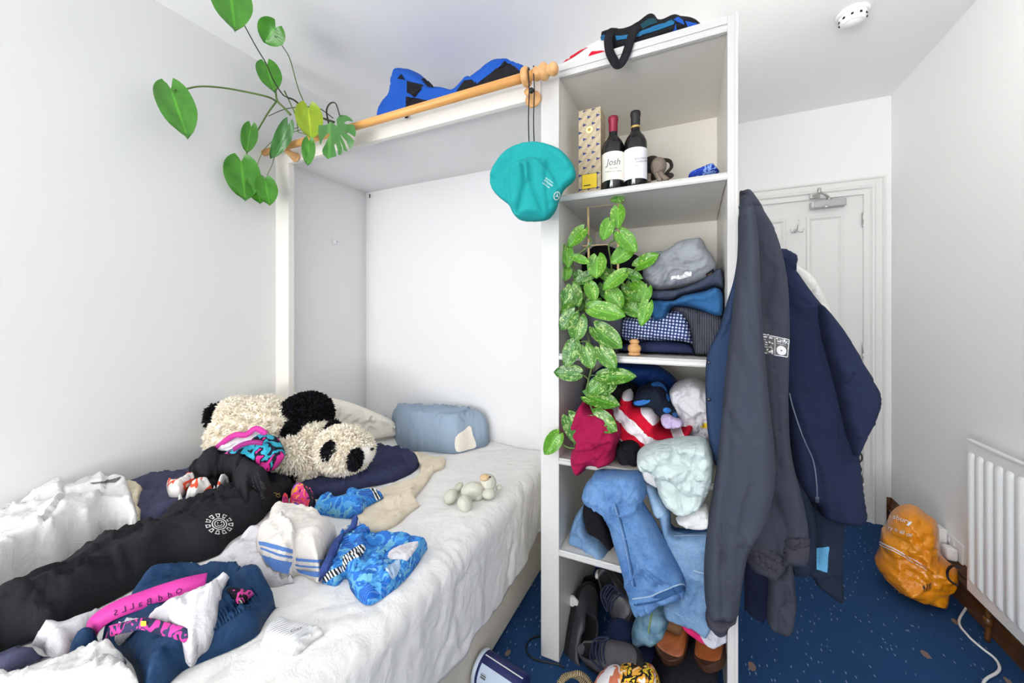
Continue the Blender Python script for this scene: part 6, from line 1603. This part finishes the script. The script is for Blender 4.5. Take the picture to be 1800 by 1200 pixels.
shoe('leather_shoe', 'brown leather slip-on shoe in the right corner against the bookcase side', loafers, P(1262, 1100, Y=1.47), P(1244, 1180, Y=1.30), np.array([-.32, -.6, .5]), .080, .055, (M_brown, M_tan, M_bsole), open0=.03, open1=.56)
blk = 'black trainers in the bookcase'
shoe('black_trainer', 'scuffed black trainer standing heel-down against the left side of the bookcase', blk, P(1000, 1168, Y=1.36), P(1036, 1024, Y=1.56), np.array([.55, -.78, -.1]), .10, .075, (M_blea, M_blin, M_rub, M_lace), False, open0=.05, open1=.52)
shoe('black_trainer', 'scuffed black trainer with its toe pointing down beneath the hanging jeans', blk, P(1072, 1010, Y=1.58), P(1108, 1094, Y=1.44), np.array([-.3, -.8, .45]), .10, .07, (M_blea, M_blin, M_rub, M_lace), True)
shoe('suede_trainer', 'grey and navy suede trainer with loose navy laces at the front', 'suede trainers', P(1040, 1158, Y=1.36), P(1132, 1172, Y=1.25), np.array([.15, -.55, .8]), .098, .07, (M_sued, M_blin, M_rub, M_lace), True, open0=.04, open1=.34)
shoe('dark_boot', 'dark boot lying behind the black trainer with a white heel tab', 'boots', P(1010, 1100, Y=1.62), P(1046, 1012, Y=1.68), np.array([.4, -.8, .3]), .09, .08, (M_blin, M_blin, M_rub))
box_w = cloth_front('white_tissue', 'scrap of white cloth tucked beside the black trainer', 'cloth', F_white, [(1001, 1048), (1008, 1046), (1018, 1058), (1015, 1066), (1002, 1062)], 1.46, .01, .008, seed=69, wd=.01, ds=.004)
cloth_front('white_sock', 'end of a white sock at the back of the shoe compartment', 'sock', F_white, [(1046, 1006), (1052, 1000), (1062, 1002), (1064, 1008), (1056, 1014), (1048, 1014)], 1.60, .02, .01, seed=70, wd=.014, ds=.004)

# bright scarf and rope at the very front
scarf_m = splash('leopard_print_cloth', [rgb(232, 226, 222), rgb(206, 112, 50), rgb(240, 206, 60), rgb(34, 30, 30), rgb(236, 170, 60), rgb(236, 232, 226)], 52, .8)
sc = cloth_front('patterned_scarf', 'yellow and orange leopard print cloth lying in front of the shoes', 'scarf', scarf_m,
    [(1086, 1182), (1100, 1174), (1120, 1176), (1140, 1182), (1152, 1192), (1158, 1225), (1080, 1225)], 1.22, .04, .05, folds=((50, .05, 2, .016),), seed=71, wd=.025, ds=.006, zmin=.002)
cloth_front('white_cloth', 'white cloth with violet spots at the bottom edge by the leopard print', 'cloth', splash('white_violet_print', [rgb(232, 228, 230), rgb(234, 230, 232), rgb(206, 120, 90), rgb(236, 232, 234), rgb(120, 124, 206)], 24, .6),
    [(1044, 1200), (1056, 1186), (1072, 1178), (1088, 1182), (1096, 1200), (1098, 1228), (1040, 1228)], 1.205, .04, .04, folds=((60, .05, 2, .014),), seed=72, wd=.025, ds=.006, zmin=.002)
q_ = NT('black_gold_braid', .8, .2); w_ = q_.wave(q_.coord('UV', (1, 1, 1)), 60); M_braid = q_.out(q_.mix(q_.math('GREATER_THAN', w_, .5), rgb(34, 32, 30), rgb(190, 170, 130)))
st_ = empty('braided_strap', P(1010, 1190, Z=.02), 'black and gold striped strap coiled on the carpet by the bookcase foot', 'strap')
for dz, sh in ((0, 0), (.012, 6), (.02, 14)):
    ribbon('strap', [P(980 + sh, 1206 - sh, Z=.02 + dz), P(990 + sh, 1190 - sh * .3, Z=.04 + dz), P(1004 + sh, 1186 - sh * .2, Z=.055 + dz), P(1018 + sh, 1192, Z=.04 + dz), P(1028 + sh, 1208, Z=.02 + dz)], .014, UP * .8 - FW * .5, M_braid, st_, .003)

# thin black lead looped on the carpet by the post
ld = [P(*p, Z=.004) for p in ((949, 1118), (936, 1121), (927, 1130), (925, 1142), (932, 1154), (945, 1160), (965, 1164), (983, 1168), (992, 1174))]
meta(tube('black_lead', ld, .003, M_black, None, 8, 6), 'thin black lead looped on the carpet round the foot of the bookcase', 'cable')

# white-lidded navy tub beside the bed
lc = P(846, 1172, Z=.062)
zc_l = (lc - CAM) @ FW; rad_ = 28 * zc_l / F
axd = P(905, 1222, Z=.05) - lc; axd /= np.linalg.norm(axd); axd[2] = -.06
axd = axd + RT * .15; axd /= np.linalg.norm(axd)
tub = empty('cardboard_tub', lc * np.array([1, 1, 0]), 'navy cardboard tub with white lid lying on the carpet beside the bed', 'tub')
M_nvc = plain('navy_card', rgb(36, 44, 96), .45, .4)
lathe('body', lc, axd, [(rad_ * .97, 0), (rad_ * .98, .002), (rad_ * .98, .16), (rad_ * .9, .162), (0, .162)], M_nvc, tub, 36)
lathe('lid', lc - axd * .004, axd, [(0, 0), (rad_ * .92, 0), (rad_, .001), (rad_ * 1.0, .014), (rad_ * .98, .0145)], plain('tub_lid', rgb(206, 218, 230), .5), tub, 36)
ta, tu_, tv_ = frame_of(axd)
def wrap(name, a0, a1, s0, s1, mat, n=10, par=None):
    V = []
    for i in range(n + 1):
        a = a0 + (a1 - a0) * i / n
        for s in (s0, s1): V.append(lc + ta * s + (tu_ * math.cos(a) + tv_ * math.sin(a)) * rad_ * .992)
    return pyd(name, V, [(2 * i, 2 * i + 2, 2 * i + 3, 2 * i + 1) for i in range(n)], mat, par or tub, True)
# find the direction that faces up / camera
best = max(np.linspace(0, 2 * math.pi, 72), key=lambda a: (tu_ * math.cos(a) + tv_ * math.sin(a)) @ (UP * .3 - RT * .9 - FW * .6))
pl_b = wrap('paper_label', best - .75, best + .35, .02, .15, plain('pale_blue_label', rgb(196, 212, 232), .6))
up_a = max(np.linspace(0, 2 * math.pi, 72), key=lambda a: (tu_ * math.cos(a) + tv_ * math.sin(a)) @ (UP))
wrap('white_line', up_a - .04, up_a + .04, .016, .16, M_white_print, 2)
wrap('code_mark', best - .35, best - .1, .03, .05, M_grey_print, 3, pl_b)

# ================================================================== bags on top
Zt = ZT + .034
F_roy = fabric('blue_bag_nylon', rgb(28, 84, 178), .7, .12, 500, .3, .25, 20); F_bkn = fabric('black_bag_nylon', rgb(28, 28, 32), .8, .15, 500, .3, .25, 20)
hol = cloth_front('holdall', 'blue and black sports holdall slumped on top of the alcove behind the pole', 'bag', F_roy,
    [(676, 225), (680, 180), (690, 172), (698, 138), (704, 126), (716, 123), (734, 128), (746, 137), (756, 146), (764, 154), (782, 157), (800, 161), (812, 152), (822, 140), (832, 138), (850, 122), (870, 109), (890, 107), (908, 113), (928, 124), (930, 175), (860, 190), (780, 205)], 1.44, .05, .24, folds=((40, .12, 2, .010),), cr=(70, .14, .007), seed=80, wd=.06, ds=.008,
    strokes=(('r', [(700, 150), (720, 145), (745, 152)], .03, .014), ('c', [(716, 195), (712, 165), (716, 142)], .006, .008), ('r', [(735, 170), (770, 172), (800, 162)], .03, .016)))
hbv = bvh_of(hol)
for pts in (((716, 142), (744, 150), (731, 171), (716, 163)), ((714, 196), (714, 170), (730, 172), (758, 178), (740, 192)), ((740, 140), (748, 138), (764, 155), (752, 153)), ((699, 138), (706, 130), (712, 140), (707, 139)),
            ((803, 160), (816, 142), (830, 140), (838, 150), (836, 170), (810, 172)), ((836, 150), (862, 130), (888, 108), (905, 118), (916, 128), (914, 145), (870, 158), (838, 166))):
    patch('black_panel', hol, pts, F_bkn, None, 3, .003, 1, tree=hbv)
ribbon('buckle_strap', [P(822, 152, Y=1.40), P(828, 139, Y=1.40), P(834, 150, Y=1.395), P(832, 160, Y=1.395)], .022, (0, -1, 0), F_bkn, hol, .002)
ribbon('loose_strap', [P(722, 194, Y=1.36), P(716, 202, Y=1.30), P(714, 207, Y=1.29)], .014, (0, -1, 0), F_bkn, hol, .002)

F_tealb = fabric('teal_blue_nylon', rgb(34, 106, 150), .6, .12, 500, .3, .25, 20)
tot = cloth_front('tote_bag', 'folded black and bright blue bag with hanging webbing handle on the bookcase', 'bag', F_bkn,
    [(1056, 66), (1060, 62), (1072, 58), (1082, 56), (1102, 54), (1122, 44), (1140, 31), (1152, 31), (1162, 40), (1180, 33), (1190, 31), (1200, 34), (1226, 41), (1236, 54), (1226, 62), (1170, 78), (1104, 96), (1076, 90), (1062, 74)], 1.36, .035, .20, folds=((12, .05, 4, .010),), cr=(100, .12, .006), seed=81, wd=.03, ds=.006)
tbv = bvh_of(tot)
for pts, m in (((1082, 64), (1110, 62), (1140, 50), (1180, 36), (1186, 40), (1184, 44), (1145, 58), (1110, 68), (1084, 72)), F_tealb), (((1080, 92), (1110, 86), (1150, 74), (1176, 62), (1186, 50), (1187, 42), (1190, 52), (1182, 66), (1160, 78), (1110, 95), (1086, 98)), F_roy), (((1184, 36), (1192, 31), (1200, 36), (1203, 44), (1194, 41)), F_roy), (((1204, 38), (1224, 41), (1226, 46), (1210, 49)), F_roy), (((1056, 62), (1064, 60), (1066, 70), (1058, 70)), F_tealb), (((1126, 44), (1140, 34), (1150, 33), (1156, 40), (1140, 46), (1130, 52)), fabric('dark_teal', rgb(24, 66, 78), .7)):
    patch('blue_panel', tot, pts, m, None, 3, .003, 1, tree=tbv)
Yh = YF - .012
ribbon('handle', [P(1071, 60, Y=1.315), P(1069, 72, Y=1.30), P(1072, 92, Y=Yh), P(1080, 108, Y=Yh), P(1086, 114, Y=Yh), P(1093, 110, Y=Yh), P(1100, 96, Y=Yh), P(1106, 78, Y=1.30), P(1112, 60, Y=1.31), P(1122, 48, Y=1.33)], .028, (0, -1, .1), F_bkn, tot, .002)
fl = cloth_front('red_white_cloth', 'white cloth with red stripe crumpled beneath the black and blue bag', 'cloth', F_white,
    [(964, 124), (974, 116), (990, 112), (1006, 100), (1024, 88), (1046, 76), (1060, 72), (1076, 84), (1078, 104), (1040, 116), (1000, 124), (985, 132), (972, 132)], 1.345, .02, .10, folds=((30, .06, 3, .008),), cr=(80, .1, .005), seed=82, wd=.025, ds=.006)
fb_ = bvh_of(fl); F_red = fabric('red_cotton', rgb(206, 24, 52), .9, .1)
patch('red_stripe', fl, [(989, 112), (1000, 102), (1016, 92), (1034, 83), (1044, 76), (1030, 86), (1010, 100)], F_red, None, 3, .003, 1, tree=fb_)
patch('red_stripe', fl, [(1022, 118), (1036, 96), (1040, 91), (1056, 90), (1070, 90), (1072, 104), (1050, 111)], F_red, None, 3, .003, 1, tree=fb_)
bl = cloth_front('blue_bandana', 'small crumpled blue patterned cloth on the top shelf', 'cloth', splash('blue_bandana_print', [rgb(24, 52, 150), rgb(32, 66, 168), rgb(28, 58, 158), rgb(130, 160, 220), rgb(26, 54, 150)], 60, .8),
    [(1210, 310), (1214, 303), (1226, 299), (1240, 293), (1252, 289), (1260, 296), (1264, 303), (1240, 312), (1212, 316)], 1.42, .04, .05, folds=((30, .04, 2, .012),), seed=83, wd=.025, ds=.005, zmin=z1)

# ================================================================== coats on the side of the bookcase
F_char = fabric('charcoal_fleece', rgb(62, 66, 78), .95, .08, 500, .35, .12, 14)
F_charrib = fabric('charcoal_rib', rgb(62, 62, 72), .95, .1, 300, .6, .2, 20)
F_blz = fabric('blue_melange_wool', rgb(44, 62, 92), .92, .16, 420, .6, .1, 14)
F_fle = fabric('navy_fleece', rgb(36, 44, 70), .97, .10, 300, .6, .12, 14)
F_trs = fabric('dark_trouser_cloth', rgb(36, 46, 64), .9, .12, 500, .3, .3, 18)
F_trs2 = fabric('dark_ink_cloth', rgb(34, 42, 68), .9, .12, 500, .3, .3, 18)
rail = empty('hook_rail', (XS1 + .012, 1.5, 1.60), 'hooks on the side of the bookcase hidden under the hanging coats', 'hook')
box('board', XS1 - .003, XS1 + .012, 1.38, 1.87, 1.58, 1.64, M_unit, rail, .002)
for y in (1.45, 1.60, 1.70, 1.86):
    e_ = .05 if y > 1.8 else 0
    tube('hook', [(XS1 + .012, y, 1.61), (XS1 + .04 + e_, y, 1.60), (XS1 + .055 + e_, y, 1.61), (XS1 + .06 + e_, y, 1.63)], .004, M_steel, rail, 8, 4)
cloth_front('white_mesh_bag', 'thin white bag hanging behind the navy fleece jacket', 'bag', fabric('white_nylon', rgb(224, 224, 220), .8, .04),
    [(1308, 396), (1330, 394), (1386, 446), (1402, 466), (1424, 480), (1442, 506), (1455, 534), (1465, 560), (1468, 600), (1400, 620), (1370, 540), (1336, 440)], 1.86, .03, .03, folds=((110, .08, 3, .010),), seed=90, wd=.04, ds=.009)
fle = cloth_front('fleece_jacket', 'navy fleece jacket with open zip hanging behind the charcoal hoodie', 'jacket', F_fle,
    [(1340, 452), (1372, 437), (1386, 441), (1399, 449), (1402, 458), (1398, 474), (1404, 484), (1430, 520), (1464, 556), (1490, 592), (1518, 640), (1540, 680), (1545, 704), (1536, 734), (1518, 772), (1509, 794), (1513, 840), (1520, 890), (1520, 906), (1504, 919), (1474, 916), (1444, 906), (1434, 884), (1408, 868), (1394, 845), (1384, 800), (1370, 700), (1340, 600)], 1.66, .075, .05, folds=((95, .12, 4, .010),), seed=91, wd=.06, ds=.009, cr=(40, .25, .008),
    strokes=(('s', [(1500, 800), (1484, 740), (1466, 670), (1448, 600), (1436, 560)], .012, .022), ('c', [(1470, 832), (1468, 760), (1464, 700), (1450, 640), (1430, 580)], .012, .016), ('s', [(1388, 690), (1396, 722), (1414, 775), (1431, 812), (1437, 850), (1437, 880)], .008, .012),
             ('s', [(1380, 470), (1396, 478), (1400, 462)], .008, .014), ('c', [(1392, 520), (1420, 545), (1440, 556)], .006, .006), ('c', [(1428, 900), (1470, 915), (1516, 912)], .006, .006), ('c', [(1408, 668), (1424, 667)], .004, .008), ('c', [(1408, 670), (1416, 730)], .005, .005)))
cloth_front('sleeve', 'bent right sleeve', None, F_fle,
    [(1440, 534), (1464, 557), (1490, 593), (1518, 641), (1540, 681), (1545, 704), (1536, 734), (1518, 772), (1508, 796), (1499, 800), (1487, 764), (1470, 692), (1452, 624), (1438, 572)], 1.585, .05, .03, folds=((110, .10, 3, .010),), seed=191, wd=.035, ds=.007, parent=fle, cr=(60, .15, .008))
fb2 = bvh_of(fle)
def zipper(host, pts, tr):
    pp = smooth_path(np.array(pts, float), 6); Q = [cast(tr, *p, .002) for p in pp]; Q = [q for q in Q if q is not None]
    tube('zip', Q, .0026, plain('zip_teeth', rgb(120, 132, 150), .35, .5, .5), host, 6, 1)
zipper(fle, [(1388, 690), (1395, 718), (1412, 770), (1429, 810), (1435, 850), (1436, 878)], fb2)
patch('zip_pull', fle, [(1433, 872), (1439, 872), (1440, 882), (1434, 882)], M_steel, None, 3, .003, 1, tree=fb2)
tr1 = cloth_front('dark_trousers', 'dark trousers with a pale blue patch hanging below the fleece jacket', 'trousers', F_trs,
    [(1322, 388), (1336, 388), (1360, 470), (1392, 600), (1398, 760), (1402, 850), (1430, 880), (1470, 905), (1484, 915), (1482, 960), (1481, 1000), (1482, 1056), (1462, 1048), (1436, 1028), (1424, 1008), (1408, 1010), (1392, 1004), (1384, 980), (1378, 840), (1360, 640), (1334, 470)], 1.70, .035, .03, folds=((95, .09, 4, .012),), seed=92, cr=(50, .2, .006), wd=.035, ds=.008, strokes=(('c', [(1432, 900), (1434, 1000)], .006, .012), ('s', [(1424, 1008), (1440, 1004), (1482, 1000)], .006, .008)))
patch('pale_patch', tr1, [(1434, 963), (1457, 960), (1454, 1006), (1434, 1000)], fabric('sky_blue_patch', rgb(104, 174, 216), .9, .05), None, 4, .002, 1, 'pale blue rectangular patch')
cloth_front('ink_trousers', 'dark ink blue trouser leg hanging lowest behind the hoodie cuffs', 'trousers', F_trs2,
    [(1308, 392), (1322, 388), (1336, 460), (1342, 700), (1346, 900), (1350, 980), (1353, 1040), (1350, 1075), (1342, 1092), (1326, 1084), (1312, 1070), (1308, 1020)], 1.62, .03, .03, folds=((95, .07, 4, .012),), seed=93, wd=.03, ds=.008, xmin=XS1 + .003)
cloth_front('black_jacket', 'dark jacket hem showing between hoodie cuffs and trousers', 'jacket', F_trs,
    [(1316, 384), (1330, 384), (1350, 440), (1374, 560), (1384, 700), (1390, 800), (1402, 840), (1424, 880), (1434, 920), (1434, 985), (1420, 1006), (1398, 1010), (1384, 1000), (1378, 920), (1366, 760), (1340, 560)], 1.60, .035, .03, folds=((95, .07, 4, .010),), seed=94, wd=.035, ds=.008)
hs = cloth_front('hoodie', 'charcoal hoodie with white chest print hanging from the bookcase side', 'hoodie', F_char,
    [(1299, 350), (1306, 336), (1318, 335), (1328, 346), (1342, 368), (1356, 392), (1368, 420), (1378, 456), (1385, 500), (1388, 560), (1388, 620), (1386, 700), (1389, 780), (1398, 830), (1408, 866), (1417, 905), (1421, 938), (1419, 984), (1402, 986), (1382, 988), (1376, 1000), (1362, 1016), (1340, 1004), (1313, 986), (1302, 900), (1300, 700), (1300, 500)], 1.43, .055, .05, folds=((96, .10, 5, .010),), seed=95, ds=.008, wd=.05, xmin=XS1 + .003, cr=(60, .25, .007),
    strokes=(('s', [(1362, 830), (1356, 700), (1348, 620), (1340, 556)], .012, .024), ('c', [(1362, 470), (1352, 495), (1340, 548)], .010, .014), ('c', [(1372, 430), (1374, 500), (1366, 560)], .008, .010), ('s', [(1305, 372), (1322, 366), (1338, 366)], .008, .010), ('c', [(1338, 556), (1362, 560), (1388, 564)], .004, .006),
             ('c', [(1320, 948), (1345, 962), (1376, 982)], .005, .008), ('c', [(1378, 948), (1400, 944), (1420, 946)], .005, .008), ('c', [(1372, 985), (1376, 930), (1362, 880), (1356, 850)], .010, .020), ('s', [(1388, 950), (1398, 900), (1396, 850)], .008, .012), ('c', [(1350, 860), (1362, 930), (1374, 985)], .008, .016), ('c', [(1345, 755), (1352, 790), (1362, 812)], .008, .014)))
hsb = bvh_of(hs)
pr = patch('chest_print', hs, [(1339, 586), (1386, 596), (1383, 628), (1343, 621)], M_grey_print, None, 4, .002, 1, 'printed badge of white record-player drawing', tree=hsb)
if pr:
    A, B_, C_, D_ = map(np.array, ((1339., 586.), (1386., 596.), (1383., 628.), (1343., 621.)))
    def uvp(u, v): return (A * (1 - u) + B_ * u) * (1 - v) + (D_ * (1 - u) + C_ * u) * v
    for (u0, u1, v0, v1) in ((0, 1, 0, .04), (0, 1, .96, 1), (.97, 1, 0, 1), (.47, .49, .05, .95), (.05, .42, .10, .16), (.05, .30, .24, .28), (.10, .44, .36, .42), (.06, .36, .50, .54), (.05, .42, .62, .66), (.16, .42, .72, .92), (.52, .6, .08, .14), (.55, .72, .2, .26), (.52, .9, .34, .36), (.8, .86, .06, .2)):
        patch('print_line', hs, [uvp(u0, v0), uvp(u1, v0), uvp(u1, v1), uvp(u0, v1)], M_white_print, pr, 6, .0032, 1, tree=hsb)
    patch('print_record', hs, [uvp(.73 + .19 * math.cos(a), .68 + .25 * math.sin(a)) for a in np.linspace(0, 6.28, 20)[:-1]], M_white_print, pr, 3, .0034, 1, tree=hsb)
    patch('print_hole', hs, [uvp(.73 + .03 * math.cos(a), .68 + .04 * math.sin(a)) for a in np.linspace(0, 6.28, 10)[:-1]], M_black_print, pr, 2, .0042, 1, tree=hsb)
    lettering('print_letters', 'MIX', hs, uvp(.66, .28), (B_ - A) * .17, (A - D_) * .26, M_white_print, pr, .0036, tree=hsb)
for pts in (((1317, 944), (1346, 961), (1377, 981), (1376, 1000), (1362, 1015), (1340, 1003), (1313, 985)), ((1377, 950), (1400, 945), (1420, 945), (1418, 983), (1402, 985), (1382, 987))):
    patch('hem_band', hs, pts, F_charrib, None, 3, .006, 1, 'ribbed hem band', tree=hsb)
# sleeves of the hoodie
sl = cloth_front('sleeve', 'long front sleeve', None, F_char,
    [(1300, 352), (1308, 346), (1320, 352), (1330, 392), (1335, 450), (1338, 540), (1346, 640), (1354, 720), (1362, 790), (1363, 845), (1352, 900), (1334, 938), (1316, 970), (1307, 1015), (1302, 1050), (1298, 1074), (1288, 1084), (1262, 1080), (1244, 1074), (1238, 1035), (1238, 980), (1246, 905), (1258, 830), (1268, 740), (1277, 640), (1288, 540), (1296, 450)], 1.245, .055, .035, folds=((92, .08, 5, .012),), seed=96, ds=.007, wd=.05, parent=hs, cr=(50, .3, .006),
    strokes=(('c', [(1268, 1000), (1270, 900), (1278, 800), (1284, 700)], .010, .016), ('c', [(1296, 560), (1290, 640), (1284, 700)], .010, .010), ('r', [(1320, 500), (1325, 700), (1310, 900)], .05, .012), ('c', [(1352, 755), (1356, 800), (1362, 830)], .008, .010)))
cloth_front('cuff', 'ribbed cuff', None, F_charrib,
    [(1243, 1068), (1262, 1076), (1290, 1078), (1299, 1068), (1294, 1086), (1284, 1092), (1279, 1104), (1266, 1109), (1254, 1103), (1246, 1094), (1240, 1088)], 1.243, .045, .03, seed=97, ds=.006, wd=.03, parent=hs)
cloth_front('sleeve', 'rear sleeve hanging lower', None, F_char,
    [(1352, 1000), (1368, 1006), (1384, 985), (1394, 1000), (1400, 1060), (1398, 1085), (1392, 1108), (1376, 1112), (1358, 1104), (1348, 1088), (1350, 1040)], 1.50, .03, .03, folds=((95, .05, 4, .010),), seed=98, wd=.035, ds=.007, parent=hs, strokes=(('c', [(1381, 1000), (1380, 1040), (1384, 1070)], .006, .012),))
blz = cloth_front('blazer', 'blue melange blazer hanging under the charcoal hoodie, its lapel showing at the left', 'blazer', F_blz,
    [(1298, 380), (1310, 400), (1312, 600), (1306, 700), (1290, 790), (1270, 830), (1256, 812), (1246, 774), (1241, 720), (1240, 660), (1243, 625), (1252, 602), (1264, 576), (1278, 530), (1290, 490), (1297, 440)], 1.295, .018, .018, seed=99, ds=.007, cr=(0, .1, .0), wd=.03, folds=((95, .10, 4, .004),), ymax=YF - .007,
    strokes=(('s', [(1243, 628), (1262, 600), (1278, 570), (1286, 540), (1294, 480)], .008, .012), ('c', [(1246, 637), (1256, 636)], .003, .003)))
bzb = bvh_of(blz)
for px, py in ((1247, 637), (1247, 702)):
    c = cast(bzb, px, py, .001)
    if c is not None: ellipsoid('button', c, (.006, 0, 0), (0, .003, 0), (0, 0, .006), plain('button_horn', rgb(40, 44, 60), .3), blz, 12)
# keyring-like dark cord on the door behind the fleece
kp = P(1512, 800, Y=2.96)
kr = empty('scarf_cord', kp, 'twisted black cord dangling on the door behind the fleece jacket', 'cord')
tube('cord', [P(a, b, Y=2.985) for a, b in ((1536, 738), (1538, 745), (1532, 750), (1520, 755), (1512, 775), (1508, 794), (1514, 798), (1515, 808), (1509, 815), (1514, 824), (1511, 830), (1507, 822), (1510, 812))], .004, M_black, kr, 8, 6)

# ================================================================== orange carrier bag
def plast():
    q = NT('orange_carrier_film', .16, .5); v = q.coord('Object'); n = q.noise(v, 7, 4)
    q.b.inputs['Coat Weight'].default_value = .3
    return q.out(q.mix(n, rgb(226, 128, 10), rgb(250, 166, 22)), q.bump(q.noise(v, 16, 5, .6, 1.2), .7, .02))
bc_ = P(1610, 985, Y=2.50)
view = np.array([ray(1610, 985)[0], ray(1610, 985)[1], 0]); view /= np.linalg.norm(view)
ob_ = cloth_front('carrier_bag', 'stuffed shiny orange plastic carrier bag on the carpet by the right wall', 'bag', plast(),
    [(1537, 978), (1545, 962), (1549, 930), (1557, 922), (1562, 908), (1570, 896), (1586, 887), (1608, 888), (1628, 903), (1644, 914), (1651, 932), (1653, 970), (1668, 988), (1684, 1004), (1684, 1028), (1672, 1040), (1667, 1061), (1648, 1062), (1620, 1055), (1590, 1034), (1560, 1012), (1544, 996)], None, .13, .07, P0=(.86, 2.33, 0), nrm=-view, folds=((40, .10, 2.5, .022), (-30, .07, 2, .012), (80, .04, 2, .006)), seed=101, cr=(200, .14, .010), wd=.12, ds=.008, zmin=.002, xmax=XR - .026,
    strokes=(('s', [(1664, 1000), (1640, 968), (1615, 940), (1592, 905)], .010, .030), ('c', [(1546, 952), (1580, 968), (1630, 1000)], .004, .008), ('r', [(1580, 960), (1588, 1000), (1620, 1030)], .02, .014), ('r', [(1600, 1010), (1640, 1030)], .02, .012), ('c', [(1625, 975), (1640, 1000)], .01, .014)))
obb = bvh_of(ob_)
for s, o, k in (('sbury', (1570, 911), 15), ('ry it all of', (1562, 929), 11)):
    ex_ = np.array((.93, .34)); 
    lettering('lettering', s, ob_, np.array(o, float), ex_ * k, np.array((.25, -.95)) * k * .8, M_white_print, ob_, .003, tree=obb)
for pts in (((1544, 950), (1580, 967), (1632, 998), (1632, 999.5), (1580, 969), (1544, 952)), ((1544, 954.5), (1580, 971.5), (1630, 1002), (1630, 1003), (1580, 973), (1544, 956))):
    patch('printed_line', ob_, pts, M_white_print, None, 3, .003, 1, tree=obb)
bc0 = np.array((1622., 1041.))
for i in range(8):
    a = bc0 + np.array((.5, -.1)) * 0 + np.array((2.1, -.9)) * i * .95
    w_ = (.9, .5, 1.2, .6, .9, 1.3, .5, 1.0)[i]
    patch('barcode', ob_, [a, a + np.array((w_, -.4 * w_)), a + np.array((w_ + 2, -14)), a + np.array((2, -14 + .4 * w_))], M_black_print, None, 5, .003, 1, tree=obb)
tube('black_strap', [P(a, b, X=.93) for a, b in ((1684, 996), (1674, 994), (1666, 1002), (1666, 1014), (1672, 1022), (1682, 1028))], .0045, M_black, ob_, 8, 6)

# ================================================================== tidy: put each thing's origin at its base
for o in list(SC.objects):
    if o.type == 'MESH' and o.parent is None and 'category' in o:
        co = np.empty(len(o.data.vertices) * 3); o.data.vertices.foreach_get('co', co); co = co.reshape(-1, 3)
        c = np.array([(co[:, 0].min() + co[:, 0].max()) / 2, (co[:, 1].min() + co[:, 1].max()) / 2, co[:, 2].min()])
        o.data.transform(Matrix.Translation(-Vector(c))); o.location = c
        for ch in o.children: ch.matrix_parent_inverse = Matrix.Translation(-Vector(c)) @ ch.matrix_parent_inverse
